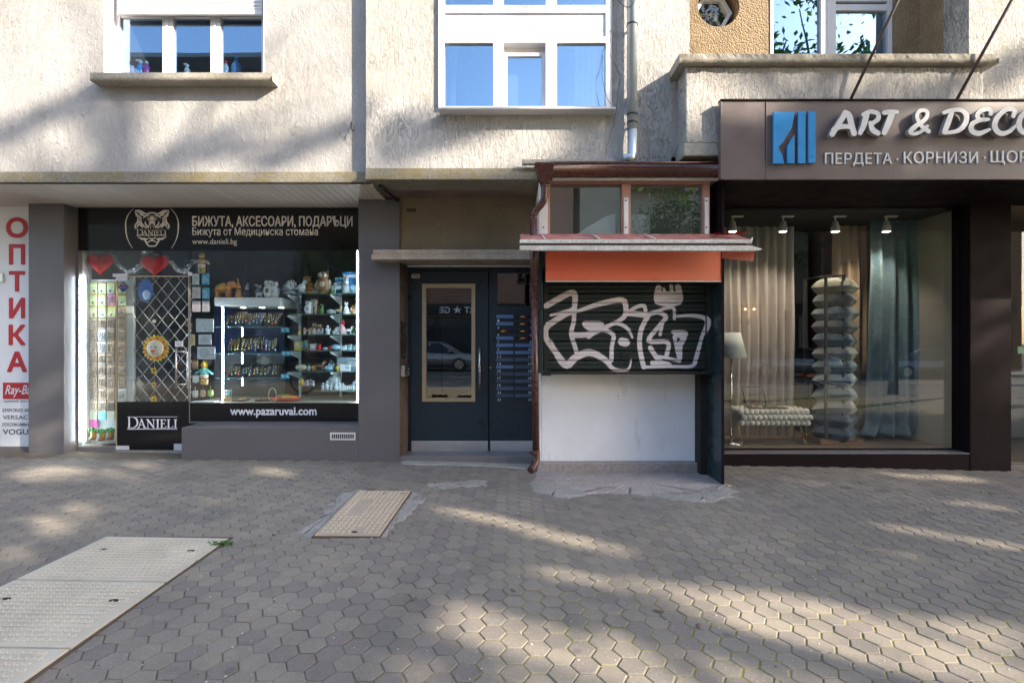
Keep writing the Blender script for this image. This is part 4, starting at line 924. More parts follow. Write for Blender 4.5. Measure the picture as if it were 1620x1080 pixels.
# gutter, hopper and brown downpipe
gu = thing('kiosk_gutter', 'dark brown gutter with hopper and crooked downpipe on the kiosk front', 'gutter', (1.2, 4.9, 3.0))
Yq = 4.86; q = M(); pr = []
for k in range(9): a = PI + PI * k / 8; pr.append((Yq + .075 * math.cos(a), Z(268, 4.8) + .085 * math.sin(a) * 1.05 + .04))
pr2 = [(y * .0 + Yq + (y - Yq) * .93, z + .004) for y, z in pr[::-1]]; ring = pr + pr2; n = len(ring)
for x in (X(868, 4.82), X(1137, 4.82)): q.v += [(x, y, z) for y, z in ring]
for i in range(n): j = (i + 1) % n; q.face((i, j, n + j, n + i), True)
q.face(range(n)); q.face(range(2 * n - 1, n - 1, -1)); q.build('gutter', 'brownmetal', gu)
M().tube([(X(869, 4.79), 4.79, Z(258.5, 4.79)), (X(1137, 4.79), 4.79, Z(257, 4.79))], .011, 8).build('gutter_bead', 'brownmetal', gu)
B('gutter_back', 'rust', gu, X(872, 4.95), X(1136, 4.95), 4.935, 4.955, Z(281, 4.95), Z(256, 4.95), .002)
for px in (874, 1010): B('gutter_clip', 'gutterzinc', gu, X(px, 4.78), X(px, 4.78) + .015, 4.775, 4.95, Z(258.5, 4.79) + .010, Z(258.5, 4.79) + .014, 0)
q = M(); a0, a1, b0, b1 = X(846, 4.82), X(877, 4.82), X(855.5, 4.86), X(868, 4.86); z1, z0 = Z(262, 4.82), Z(291, 4.84)
q.v += [(a0, 4.78, z1), (a1, 4.78, z1), (a1, 4.94, z1), (a0, 4.94, z1), (b0, 4.82, z0), (b1, 4.82, z0), (b1, 4.90, z0), (b0, 4.90, z0), (a0, 4.78, z1 + .02), (a1, 4.78, z1 + .02), (a1, 4.94, z1 + .02), (a0, 4.94, z1 + .02)]
for f in ((0, 1, 9, 8), (1, 2, 10, 9), (2, 3, 11, 10), (3, 0, 8, 11), (8, 9, 10, 11), (4, 5, 1, 0), (5, 6, 2, 1), (6, 7, 3, 2), (7, 4, 0, 3), (7, 6, 5, 4)): q.face(f)
q.build('hopper', 'brownmetal', gu, .004)
xp = X(844.5, 4.90)
pp = cr([(X(861.5, 4.86), 4.86, Z(289, 4.86)), (X(861, 4.86), 4.86, Z(311, 4.86)), (X(857, 4.87), 4.87, Z(322, 4.86)), (X(848, 4.89), 4.89, Z(333, 4.88)), (xp, 4.90, Z(344, 4.9)), (xp, 4.90, Z(352, 4.9))], 6)
M().tube(pp, .034, 14).build('pipe_elbow', 'brownmetal', gu)
M().tube([(xp, 4.90, Z(346, 4.9)), (xp, 4.90, Z(452, 4.9))], .036, 14).build('pipe', 'brownmetal', gu)
M().tube([(xp, 4.90, Z(449, 4.9)), (xp + .022, 4.90, Z(722, 4.9))], .034, 14).build('pipe', 'brownmetal', gu)
M().tube(cr([(xp + .024, 4.90, Z(712, 4.9)), (xp + .022, 4.89, Z(727, 4.9)), (xp + .005, 4.86, Z(735, 4.88)), (xp - .035, 4.80, Z(742, 4.85))], 6), .036, 14).build('pipe_shoe', 'brownmetal', gu)
for pz in (296, 340, 450, 716): M().tube([(xp if pz > 300 else X(861.5, 4.86), 4.90 if pz > 300 else 4.86, Z(pz - 1.5, 4.9)), (xp if pz > 300 else X(861.5, 4.86), 4.90 if pz > 300 else 4.86, Z(pz + 1.5, 4.9))], .040, 14).build('pipe_collar', 'brownmetal', gu)
M().tube([(xp + .03, 4.90, Z(450, 4.9)), (.275, 4.97, Z(450, 4.9))], .007, 6).build('pipe_clamp', 'rust', gu)
# orange board
ob = thing('orange_fascia_board', 'faded orange board above the kiosk shutter', 'board', (1.2, 4.93, 1.98))
PB('board', 'orange', ob, 863, 1145, 391, 444, 4.925, .012, .002)
PB('edge_strip', 'whitepaint', ob, 863, 1145, 444.2, 445.8, 4.923, .014, 0)
for px, pz in ((865, 402), (865, 427), (981, 443), (1012, 443), (1034, 443), (1142, 404), (1142, 428), (1048, 413)):
    o = M().lathe([(.006, 0), (.003, .002)], (0, 0, 0), 6).build('screw', 'rust', ob); o.rotation_euler = (PI / 2, 0, 0); o.location = (X(px, 4.925), 4.925, Z(pz, 4.925))
# folded awning
aw = thing('folded_awning', 'folded dusty red awning with long white bars above the orange board', 'awning', (1.2, 4.75, 2.3))
q = M(); A0, A1 = X(824, 4.62), X(1188, 4.62); y0, z0, y1, z1 = 4.61, Z(378.5, 4.61), 4.965, 2.455
def cloth(u, v): x = A0 + u * (A1 - A0); return (x, y0 + v * (y1 - y0), z0 + v * (z1 - z0) + .006 * math.sin(x * 9) * v * (1 - v) * 4 - .01 * math.sin(PI * v))
q.grid(cloth, 40, 6); n = len(q.v) // 1; q.grid(lambda u, v: tuple(np.array(cloth(1 - u, v)) - (0, 0, .004)), 40, 6); q.build('cloth', 'fabric', aw)
for px in (862, 948, 1036): M().tube([(X(px, 4.62), 4.60, z0 + .004), (X(px, 4.62) - .015, 4.95, z1 - .008)], .006, 6).build('seam_piping', 'whitepaint', aw)
q = M(); q.grid(lambda u, v: (X(1122, 4.95) + u * (X(1186, 4.62) - X(1122, 4.95)), 4.93 - v * .10 - u * .2, Z(371, 4.9) - u * .03 + .006 * math.sin(u * 20)), 10, 3); q.build('cloth_fold', 'redcloth', aw)
B('upper_bar', 'awnbar', aw, X(822, 4.6), X(1189, 4.6), 4.588, 4.64, Z(385, 4.6), Z(379, 4.6), .005)
B('bar_seal', 'rust', aw, X(823, 4.6), X(1180, 4.6), 4.60, 4.66, Z(388.3, 4.6), Z(385, 4.6), 0)
q = M(); xa, xb = X(822, 4.58), X(1207, 4.58)
q.prism([(xa, Z(396, 4.58)), (X(1195, 4.58), Z(397, 4.58)), (xb, Z(394.5, 4.58)), (X(1190, 4.58), Z(388.6, 4.58)), (xa, Z(388.6, 4.58))], 4.575, 4.62); q.build('front_bar', 'awnbar', aw, .004)
q = M(); q.use('orange'); q.v += [(X(1146, 4.75), 4.80, Z(397, 4.75)), (X(1193, 4.65), 4.63, Z(397, 4.65)), (X(1190, 4.65), 4.63, Z(414, 4.65)), (X(1146, 4.75), 4.80, Z(407, 4.75))]; q.v += [(x, y + .005, z) for x, y, z in q.v[-4:]]
for f in ((0, 3, 2, 1), (4, 5, 6, 7), (0, 1, 5, 4), (1, 2, 6, 5), (2, 3, 7, 6), (3, 0, 4, 7)): q.face(f)
q.build('valance_end', None, aw)
for x in (A0 + .03, A1 - .08): M().tube([(x + .03, 4.62, z0 - .03), (x + .10, 4.97, z1 - .05)], .012, 8).build('arm', 'whitepaint', aw)
for s_, a in ((1, (X(1188, 4.6), X(1178, 4.6), X(1190, 4.6))),): M().tube([(a[0], 4.60, Z(385, 4.6)), (a[2], 4.60, Z(376, 4.6))], .006, 6).build('end_lever', 'whitepaint', aw)
# roller shutter with graffiti
YS = 5.2; GZ = 2.92
rs = thing('roller_shutter', 'dark green roller shutter covered with white spray paint graffiti', 'shutter', (1.18, 5.2, 1.1))
def gp(x, y): px = 820 + x / GZ; py = 430 + y / GZ; return (X(px, YS), Z(py, YS))
S_ = [([(128, 158), (180, 128), (245, 95), (262, 115), (258, 175)], [26, 28, 26, 26, 22]), ([(258, 172), (190, 212), (132, 255), (126, 300), (165, 360), (215, 425)], 27), ([(150, 200), (240, 175)], 12),
      ([(258, 178), (256, 230), (244, 285), (262, 345), (272, 385)], 20), ([(265, 185), (330, 162), (400, 142), (480, 130), (497, 165), (490, 205), (440, 238), (335, 285), (252, 292)], [14, 20, 24, 26, 24, 22, 18, 24, 26]),
      ([(133, 240), (200, 205), (262, 185)], 16), ([(308, 240), (382, 242), (340, 262), (312, 246)], 26), ([(390, 255), (455, 238), (505, 262), (526, 302)], [10, 16, 16, 10]), ([(325, 300), (380, 268), (438, 290), (432, 345), (430, 408)], 19),
      ([(150, 320), (185, 395), (225, 430), (265, 395), (330, 372), (400, 405), (440, 448), (505, 452), (522, 405)], [14, 26, 34, 34, 32, 26, 18, 12, 6]), ([(480, 322), (496, 326)], 38), ([(495, 200), (540, 165), (582, 158), (588, 205)], 17), ([(502, 190), (600, 200)], 26),
      ([(602, 200), (570, 260), (560, 320), (566, 380), (580, 440)], 22), ([(605, 195), (645, 186), (682, 208), (655, 245), (602, 318), (690, 325), (685, 385)], 20), ([(640, 182), (680, 168), (718, 168), (721, 216)], 14), ([(655, 290), (668, 230)], 14),
      ([(648, 75), (646, 138), (742, 138), (738, 70)], 28), ([(655, 115), (732, 115)], 48), ([(672, 78), (682, 112)], 12), ([(706, 64), (712, 112)], 16), ([(736, 205), (800, 202), (858, 212), (873, 240), (848, 300), (822, 395), (800, 435), (700, 436), (580, 440)], [12, 16, 20, 22, 16, 20, 16, 14, 14]),
      ([(715, 278), (775, 282), (752, 330), (746, 408), (722, 300)], 17), ([(730, 290), (765, 300), (745, 340)], 26), ([(610, 350), (650, 408), (700, 432)], 22), ([(745, 412), (690, 398), (635, 388)], 14), ([(620, 420), (690, 425)], 22)]
GR_ = [([gp(*p) for p in a], [v * YS / F / GZ for v in (w if isinstance(w, list) else [w] * len(a))]) for a, w in smooth([(a, w) for a, w in S_], 4)]
m, nt, b = new('shutter_paint'); p = pos(nt); at = nd(nt, 'ShaderNodeAttribute', attribute_name='spray')
base = mixc(nt, (.010, .018, .016), (.022, .032, .030), noi(nt, pos(nt, (1, 1, 4)), 3, 5)); base = mixc(nt, base, (.09, .10, .09), ramp(nt, noi(nt, pos(nt, (.4, 1, 3)), 9, 7, .7), .6, .75, 0, .5))
fuzz = mth(nt, 'ADD', at.outputs['Fac'], mth(nt, 'MULTIPLY', mth(nt, 'SUBTRACT', noi(nt, pos(nt, (1, 1, 1)), 26, 6, .7), .5), .5))
c = mixc(nt, base, mixc(nt, (.80, .70, .72), (.88, .83, .86), noi(nt, p, 8, 3)), ramp(nt, fuzz, .28, .75, 0, .96))
nt.links.new(c, b.inputs['Base Color']); b.inputs['Roughness'].default_value = .42
sx0, sx1 = X(862, YS) + .035, X(1123, YS) - .045; zt_, zb_ = Z(449, YS), Z(586, YS); NS = 9; ph = (zt_ - zb_) / NS
prof = [(0, .010), (.06, .002), (.14, 0), (.42, 0), (.48, .009), (.55, 0), (.82, 0), (.90, .003), (.95, .016), (.985, .022), (1.0, .022)]
fine = []
for a, b_ in zip(prof, prof[1:]):
    k = 4 if b_[0] - a[0] > .2 else 2
    for i in range(k): fine.append((a[0] + (b_[0] - a[0]) * i / k, a[1] + (b_[1] - a[1]) * i / k))
fine.append(prof[-1]); fine = np.array(fine); nx = 300; xs = np.linspace(sx0, sx1, nx)
def spray(gx, gz):
    f = field(GR_, gx, gz); return np.clip(.5 - f / .010, 0, 1) ** .8
for r in range(NS + 1):
    bottom = r == NS
    z0 = zt_ - r * ph
    fr_ = fine if not bottom else np.array([(0, 0), (.15, 0), (.30, 0)])
    zz = z0 - fr_[:, 0] * ph * .985; q = M(); gx, gz = np.meshgrid(xs, zz); yy = np.repeat(YS + fr_[:, 1:2], nx, 1)
    q.v = list(zip(gx.ravel(), yy.ravel(), gz.ravel())); m_ = len(fr_)
    for j in range(m_ - 1):
        for i in range(nx - 1): a = j * nx + i; q.face((a, a + nx, a + nx + 1, a + 1), True)
    q.box(sx0, sx1, YS + .023, YS + .027, zz[-1], zz[0])
    o = q.build('slat' if not bottom else 'bottom_rail', m, rs); d = np.concatenate([spray(gx, gz).ravel(), np.zeros(8)]); o.data.attributes.new('spray', 'FLOAT', 'POINT').data.foreach_set('value', d.astype(np.float32))
B('head_rail', 'shgreen', rs, X(858, 5.17), X(1127, 5.17), 5.165, 5.23, Z(449, YS), Z(446, YS), .002)
for a, b_, nm in ((sx0 - .050, sx0 - .001, 0), (sx1 + .001, sx1 + .060, 1)):
    zz = np.linspace(zt_, zb_ - .02, 60); xx = np.linspace(a, b_, 6); gx, gz = np.meshgrid(xx, zz); q = M(); q.v = list(zip(gx.ravel(), np.full(gx.size, 5.165), gz.ravel()))
    for j in range(59):
        for i in range(5): k = j * 6 + i; q.face((k, k + 6, k + 7, k + 1))
    q.box(a, b_, 5.166, 5.235, zb_ - .02, zt_)
    o = q.build('guide_rail', m, rs); d = np.concatenate([spray(gx, gz).ravel(), np.zeros(8)]); o.data.attributes.new('spray', 'FLOAT', 'POINT').data.foreach_set('value', d.astype(np.float32))
B('foot_rail', 'shgreen', rs, X(858, 5.15), X(1126, 5.15), 5.145, 5.24, Z(592, 5.15), Z(588.3, 5.15), .003)
B('foot_rail_strip', 'rust', rs, X(898, 5.14), X(1104, 5.14), 5.139, 5.146, Z(589.6, 5.14), Z(588.6, 5.14), 0)
for px, w in ((858, 14), (1110, 18)): B('foot_bracket', 'shgreen', rs, X(px, 5.14), X(px + w, 5.14), 5.135, 5.26, Z(594 if px < 900 else 592, 5.14), Z(586, 5.14), .003)
for px, pz in ((981, 573), (991, 573), (990, 578), (1000, 573), (1108, 575), (1114, 499)): o = M().lathe([(.006, 0), (.004, .003)], (0, 0, 0), 8).build('bolt', 'blackmetal', rs); o.rotation_euler = (PI / 2, 0, 0); o.location = (X(px, 5.2), 5.199, Z(pz, 5.2))
PB('shutter_lock', 'shgreen', rs, 983, 998, 557, 566, 5.188, .012, .003)
# ------------------------------------------------------------------ decor shop: sign, canopy, window
SY = 4.74; sx = X(1142, SY); sg = thing('decor_shop_sign', 'long taupe metal shop sign with white raised letters over the curtain shop', 'shop sign', (4, SY, 2.98))
ztp, zbt = Z(160, SY), Z(282.5, SY); xj = X(1211, SY)
B('sign_panel', 'signbrown', sg, sx + .001, xj - .002, SY, SY + .03, zbt, ztp, .002); B('sign_panel', 'signbrown', sg, xj + .002, 7.6, SY, SY + .03, zbt, ztp, .002)
B('sign_end', 'signbrown', sg, sx - .012, sx, SY - .004, SY + .055, zbt, ztp, .002); B('top_trim', 'facebrown', sg, sx - .014, 7.6, SY - .012, SY + .055, ztp + .001, ztp + .016, .002)
B('bottom_trim', 'signbrown', sg, sx - .004, 7.6, SY - .004, SY + .03, zbt - .008, zbt - .0005, .001)
B('panel_lip', 'signbrown', sg, xj + .002, xj + .012, SY - .006, SY - .001, zbt + .14, ztp - .01, .001)
def zs(x, y, s=4.765, ox=1280, oy=150, Y=SY): return (X(ox + x / s, Y), Z(oy + y / s, Y))
LET = {'A': [([(143, 318), (190, 245), (242, 160)], [40, 40, 42]), ([(240, 158), (268, 178), (285, 240), (306, 312)], [40, 44, 44, 42]), ([(150, 283), (215, 262), (285, 262)], [30, 34, 34])],
       'R': [([(352, 308), (380, 245), (400, 165)], [34, 42, 44]), ([(375, 172), (425, 150), (480, 165), (485, 205), (440, 238)], [30, 32, 34, 34, 30]), ([(428, 235), (445, 285), (484, 310)], [34, 42, 38])],
       'T': [([(530, 158), (580, 152), (626, 152)], [34, 34, 28]), ([(588, 165), (562, 235), (530, 308)], [46, 46, 38])],
       'ampersand': [([(860, 296), (808, 258), (775, 190), (790, 148), (830, 140), (852, 160), (835, 208), (760, 262), (724, 300), (752, 316), (800, 300), (852, 258)], [34, 30, 28, 28, 28, 28, 30, 34, 32, 26, 26, 22])],
       'D': [([(1035, 150), (1008, 225), (978, 302)], [34, 42, 36]), ([(975, 158), (1030, 140), (1105, 140), (1142, 180), (1132, 240), (1080, 292), (985, 308)], [26, 28, 32, 38, 38, 32, 26])],
       'E': [([(1322, 168), (1318, 135), (1265, 138), (1225, 172), (1240, 208), (1305, 208)], [30, 30, 32, 34, 32, 26]), ([(1255, 210), (1190, 238), (1180, 290), (1235, 312), (1315, 282)], [28, 36, 40, 38, 22])],
       'C': [([(1490, 185), (1498, 140), (1440, 135), (1375, 190), (1352, 262), (1395, 312), (1460, 298), (1508, 255)], [30, 34, 34, 38, 42, 38, 30, 20])],
       'O': [([(1690, 150), (1625, 135), (1555, 180), (1532, 255), (1575, 308), (1660, 285), (1712, 215), (1690, 150)], [30, 30, 36, 42, 38, 34, 36, 30])]}
for nm, st in LET.items():
    W = [([zs(*p) for p in a], [v * SY / F / 4.765 for v in w]) for a, w in smooth([(a, [v * 1.0 for v in w]) for a, w in st], 6)]
    q = M(); q.use('lettface'); q.cur = 0; plate(q, W, .005, SY - .062, SY - .020, side='lettside'); o = q.build('letter', None, sg); o['label'] = 'raised white letter %s' % nm
text('ПЕРДЕТА', 'subtitle', 'lettface', sg, (1304.5, 242.5, 1410, 263.5), SY - .001, thick=.010, spacing=1.05)
text('·', 'subtitle', 'lettface', sg, (1417.5, 251, 1420.5, 254), SY - .001, thick=.010)
text('КОРНИЗИ', 'subtitle', 'lettface', sg, (1429, 240.5, 1546, 259), SY - .001, thick=.010, spacing=1.05)
text('·', 'subtitle', 'lettface', sg, (1555, 248.5, 1558, 251.5), SY - .001, thick=.010)
text('ЩОРИ', 'subtitle', 'lettface', sg, (1566, 239, 1645, 261.5), SY - .001, thick=.010, spacing=1.05)
def zl(x, y): return zs(x, y, 2.893, 1060, 0)
LG = [[(465, 520), (563, 520), (548, 590), (510, 655), (490, 675), (488, 690), (505, 715), (512, 755), (465, 755)], [(528, 675), (548, 640), (560, 625), (560, 753), (528, 753)], [(577, 518), (610, 518), (610, 753), (577, 753)], [(623, 517), (656, 517), (655, 751), (623, 751)]]
for pts in LG:
    w = [zl(*p) for p in pts]; w = w if area(w) > 0 else w[::-1]; M().prism(w, SY - .035, SY - .012).build('logo_panel', 'blue', sg, .0015)
for pz in (4.8,): pass
for (a, b_, ln) in ((1346, 1422, 0), (1514, 1602, 1)):
    o = tag(M().tube([(X(a, SY + .03), SY + .03, Z(157, SY + .03)), (X(a + (b_ - a) * 1.02, 4.66), 4.66, Z(-5, 4.66)), (X(a + (b_ - a) * 1.9, 4.62), 4.58, Z(-145, 4.62) + .05)], .014, 8).build('stay_rod', 'rod', None), ('slanting brown steel rod holding the shop sign, the one above the raised letter T' if ln == 0 else 'slanting brown steel rod holding the shop sign, nearer the right edge'), 'rod', 'rods staying the shop sign')
sf2 = thing('decor_shopfront', 'dark brown clad shopfront of the curtain shop with one wide display window', 'shopfront', (4, 5.8, -.04))
q = M(); q.v += [(x, y, z) for x in (2.067, 7.6) for y, z in ((SY + .032, 2.925), (5.84, 2.966), (5.84, 2.99), (SY + .032, 2.95))]; [q.face(f) for f in ((0, 1, 2, 3), (7, 6, 5, 4), (0, 4, 5, 1), (1, 5, 6, 2), (2, 6, 7, 3), (3, 7, 4, 0))]; q.build('canopy_underside', 'facebrown', sf2)
pxl, pxr = X(1535, 5.7), X(1600, 5.7)
B('pier', 'facebrown', sf2, pxl, pxr, 5.70, 5.95, -.2, 2.964, .004)
B('plinth', 'facebrown', sf2, 2.047, pxl - .002, 5.705, 5.89, -.2, Z(718, 5.705), .003); B('sill', 'dkgrey_edge', sf2, 2.047, pxl - .002, 5.70, 5.86, Z(718, 5.705) + .001, Z(718, 5.705) + .012, .002)
B('window_head', 'facebrown', sf2, 2.047, pxl - .002, 5.84, 5.90, Z(324.5, GR), 2.964, .002); B('window_frame', 'facebrown', sf2, X(1510, GR), pxl - .002, 5.83, 5.92, .13, 2.964, .002)
B('window_frame', 'facebrown', sf2, 2.047, 2.075, 5.84, 5.90, .14, 2.964, .001); B('window_frame', 'facebrown', sf2, 2.075, X(1510, GR), 5.86, 5.90, .145, Z(709, GR), .001)
B('pane', 'glassr', sf2, 2.075, X(1510, GR), 5.872, 5.880, .14, Z(324.5, GR), 0)
q = M(); q.use('roomdark'); q.box(2.0, 5.7, 8.4, 8.42, .1, 3.0); q.use('roombeige'); q.box(5.15, 5.17, 5.91, 8.4, .14, 2.96); q.use('roomdark'); q.box(2.04, 2.06, 5.91, 8.4, .14, 2.96); q.box(2.06, 5.15, 5.91, 8.4, 2.93, 2.96); q.use('floorwood'); q.box(2.06, 5.15, 5.91, 8.4, .08, .146); q.build('shop_interior', None, sf2)
# glimpse of the next entrance beyond the pier
B('pane', 'glass', sf2, pxr + .01, 7.5, 5.872, 5.880, 0, 2.9, 0)
q = M(); q.use('roombeige'); q.box(5.6, 7.6, 7.4, 7.42, -.1, 3.0); q.box(7.6, 7.62, 5.9, 7.4, -.1, 3); q.use('roomwhite'); q.box(5.6, 7.5, 7.38, 7.395, .0, 1.0); q.use('floorwood'); q.box(5.6, 7.6, 5.9, 7.4, -.1, .0); q.build('next_interior', None, sf2)
B('door_sill', 'dkgrey_edge', sf2, pxr + .002, 7.5, 5.80, 5.95, -.2, -.02, .003)
PB('exit_notice', cmat((.01, .12, .05), .5), sf2, 1610, 1640, 548, 559, 5.868, .003, 0)
# ------------------------------------------------------------------ optician panel
op = thing('optician_sign', 'white optician sign panel with vertical red letters at the left edge', 'shop sign', (-6, 6.0, .1))
B('panel', 'signwhite', op, -8.3, X(45, 5.87) - .003, 6.0, 6.03, Z(706, 6.0), 3.0, .002); B('base_rail', 'dkgrey_edge', op, -8.3, X(45, 5.87) - .003, 5.99, 6.05, -.05, Z(706.5, 6.0), .002)
for i, ch in enumerate('ОПТИКА'):
    w = {'О': 17, 'П': 12.5, 'Т': 12.5, 'И': 12.5, 'К': 13, 'А': 15.5}[ch]; y = 344 + i * 42.4
    text(ch, 'letter', 'red', op, (27 - w + 1.2, y + 1.2, 27 + w - 1.2, y + 31), 5.998, fat=1.5)
PB('red_field', 'red', op, 4.5, 62, 605, 631, 5.998, .002, 0)
o = text('Ray-Ban', 'script_logo', 'signwhite', op, (8, 609, 56, 628), 5.995, bold=.01, shear=.35)
for s_, bx, bd_, w_ in (('GENUINE SINCE 1937', (6, 633, 60, 635.8), 0, 0), ('EMPORIO ARMANI', (4.5, 646, 66, 651.5), 0, 0), ('VERSACE', (4.5, 656.5, 50, 663), 0, 0), ('DOLCE&GABBANA', (4, 668.5, 52, 673.5), 0, 0), ('VOGUE', (4.5, 678.5, 52, 687), .015, 0)):
    text(s_, 'print', 'grey_txt', op, bx, 5.998, bold=bd_)
PB('wall_clip', 'chrome', op, -2, 4.5, 432, 446, 5.98, .02, .002)
# ------------------------------------------------------------------ jewellery shop front
js = thing('jewellery_shopfront', 'glazed jewellery and gift shopfront with black vinyl bands', 'shopfront', (-3.6, 6.05, .1))
gx0, gx1 = X(125, GL), X(567, GL) + .02
B('frame_post', 'dkgrey_edge', js, X(101, 5.87) + .001, gx0, 6.045, 6.10, -.05, 3.01, .003)
B('base_rail', 'dkgrey_edge', js, gx0, X(184, GL), 6.03, 6.09, 0, Z(706, GL), .003); B('base_rail', 'conc', js, X(184, GL), X(300, GL), 6.03, 6.12, 0, Z(713, GL), .003)
B('vinyl_band', 'black', js, gx0, gx1, 6.040, 6.044, Z(396.5, GL), 3.012, 0, label='black vinyl fascia with cream lettering and tiger emblem')
B('pane', 'glass', js, gx0, X(183.5, GL), 6.046, 6.054, Z(706, GL), Z(396.5, GL), 0); B('pane', 'glass', js, X(184.5, GL), X(299.5, GL), 6.046, 6.054, Z(437, GL), Z(396.5, GL), 0)
B('pane', 'glass', js, X(301, GL), gx1, 6.046, 6.054, Z(637, GL), Z(396.5, GL), 0)
B('vinyl_band', 'black', js, X(301, GL), gx1, 6.046, 6.054, Z(670, GL), Z(637, GL), 0, label='black vinyl band with web address')
B('mullion', 'dkgrey_edge', js, X(299.6, GL), X(300.8, GL), 6.040, 6.06, Z(668, GL), Z(431, GL), 0)
dj = B('door_leaf', 'glass', js, X(185, GL), X(299, GL), 6.046, 6.054, Z(635, GL), Z(438, GL), 0, label='frameless glass door with bronze edge')
B('door_edge', 'brass', dj, X(184.2, GL), X(185, GL) + .006, 6.040, 6.060, Z(711, GL), Z(437, GL), 0); B('door_edge', 'brass', dj, X(298.6, GL), X(299.4, GL), 6.040, 6.060, Z(635, GL), Z(437, GL), 0); B('door_edge', 'brass', dj, X(202, GL), X(298, GL), 6.040, 6.060, Z(438, GL), Z(436.4, GL), 0)
kp = B('kick_panel', 'black', dj, X(185.5, GL), X(299, GL), 6.044, 6.056, Z(711, GL), Z(635, GL), 0)
for a, b_, c_, d_ in ((178, 201, 433, 438), (183.5, 201, 438.5, 444), (183, 203, 705, 711.5), (275, 289, 702, 712), (297, 303, 430.5, 436)): PB('patch_fitting', 'white', dj, a, b_, c_, d_, 6.03, .022, .001)
q = M()
for px in (278.5, 289): q.tube([(X(px, 6.0), 6.0 + (px - 278) * .008, Z(615, 6.0)), (X(px, 6.0), 6.0 + (px - 278) * .008, Z(549, 6.0))], .011, 8)
for pz in (556, 608): q.tube([(X(278.5, 6.0), 6.0, Z(pz, 6.0)), (X(289, 6.0), 6.09, Z(pz, 6.0))], .006, 6)
q.build('handle', 'chrome', dj)
ns = PB('hours_sticker', 'signwhite', dj, 277, 289.5, 539.5, 548, 6.042, .002, 0); text('РАБОТНО', 'print', 'grey_txt', ns, (278.5, 541, 288, 543), 6.0415); text('ВРЕМЕ', 'print', 'grey_txt', ns, (279.5, 544.5, 287, 546.5), 6.0415)
text('БИЖУТА, АКСЕСОАРИ, ПОДАРЪЦИ', 'lettering', 'letter', js, (304.5, 342, 557.5, 361), 6.0398, fat=.34)
text('Бижута от Медицинска стомана', 'lettering', 'letter', js, (304.5, 360, 503, 375.5), 6.0398, fat=.13)
text('www.danieli.bg', 'lettering', 'letter', js, (304, 377.5, 375, 389), 6.0398)
text('www.pazaruvai.com', 'lettering', 'letterw', js, (364.5, 644.5, 500.5, 660), 6.0455, fat=.45)
# serif wordmark and tiger emblem, as clean outlines
def serif(px0, px1, pt, pb, Y, yf, name, m, parent, bars=True, res=.0025, wt=1.):
    """DANIELI in unit glyph space (x advance, height 1 for small caps; D taller)"""
    G_ = []; x = 0
    def add(st, adv, h=1., yo=0.):
        nonlocal x
        for pts, w in st: G_.append(([(x + p[0] * (h if adv > .8 else 1), yo + p[1] * h) for p in pts], w))
        x += adv
    T, t, sf_ = .13 * wt, .055 * wt, .05 * wt
    def I(x0, h=1.): return [([(x0, .05), (x0, h - .05)], T), ([(x0 - .13, .025), (x0 + .13, .025)], sf_), ([(x0 - .13, h - .025), (x0 + .13, h - .025)], sf_)]
    add([([(.17, .05), (.17, 1.25)], T), ([(.04, .025), (.5, .025)], sf_), ([(.04, 1.275), (.5, 1.275)], sf_)] + [([(.5 + .42 * math.sin(a0), .65 + .62 * math.cos(a0)), (.5 + .42 * math.sin(a1), .65 + .62 * math.cos(a1))], [t + (T * 1.1 - t) * math.sin(a0), t + (T * 1.1 - t) * math.sin(a1)]) for a0, a1 in [(k * PI / 12, (k + 1) * PI / 12) for k in range(12)]], .98 + .02)
    x = .90
    add([([(.12, .03), (.38, 1.0)], t), ([(.38, 1.0), (.66, .03)], T), ([(.2, .36), (.54, .36)], t), ([(.02, .025), (.22, .025)], sf_), ([(.54, .025), (.78, .025)], sf_)], .78)
    add([([(.18, .03), (.18, .95)], t), ([(.16, .98), (.70, .04)], T), ([(.70, .02), (.70, .97)], t), ([(.06, .025), (.3, .025)], sf_), ([(.04, .975), (.24, .975)], sf_), ([(.58, .975), (.82, .975)], sf_)], .86)
    add(I(.2), .38)
    add([([(.18, .05), (.18, .95)], T), ([(.05, .025), (.55, .025)], sf_), ([(.05, .975), (.52, .975)], sf_), ([(.2, .52), (.42, .52)], t), ([(.55, .03), (.57, .2)], t), ([(.51, .97), (.53, .83)], t), ([(.42, .44), (.42, .60)], t)], .62)
    add([([(.18, .05), (.18, .95)], T), ([(.05, .025), (.55, .025)], sf_), ([(.05, .975), (.31, .975)], sf_), ([(.55, .03), (.57, .25)], t)], .60)
    add(I(.2), .36)
    W = x; H = 1.3; x0, x1, z0, z1 = X(px0, Y), X(px1, Y), Z(pb, Y), Z(pt, Y); kx, kz = (x1 - x0) / W, (z1 - z0) / H
    kw = (kx + kz) / 2
    S2 = [([(x0 + p[0] * kx, z0 + p[1] * kz) for p in pts], [v * kw for v in (w if isinstance(w, list) else [w] * len(pts))]) for pts, w in G_]
    q = M(); plate(q, S2, res, yf, yf + .0012)
    if bars:
        q.box(x0, x1, yf, yf + .001, z0 - .10 * (z1 - z0) - .004, z0 - .07 * (z1 - z0)); q.box(x0 + .32 * (x1 - x0) / 1.9, x1, yf, yf + .001, z1 - .015 * (z1 - z0), z1 + .02 * (z1 - z0))
    return q.build(name, m, parent)
serif(202, 281, 659, 676.5, GL, 6.0425, 'wordmark', 'letterw', kp, wt=1.15)
def te(x, y): return (X(200 + x / 13.5, GL), Z(320 + y / 13.5, GL))
TG = []
def mir(pts, w):
    TG.append((pts, w)); TG.append(([(1120 - p[0], p[1]) for p in pts], w))
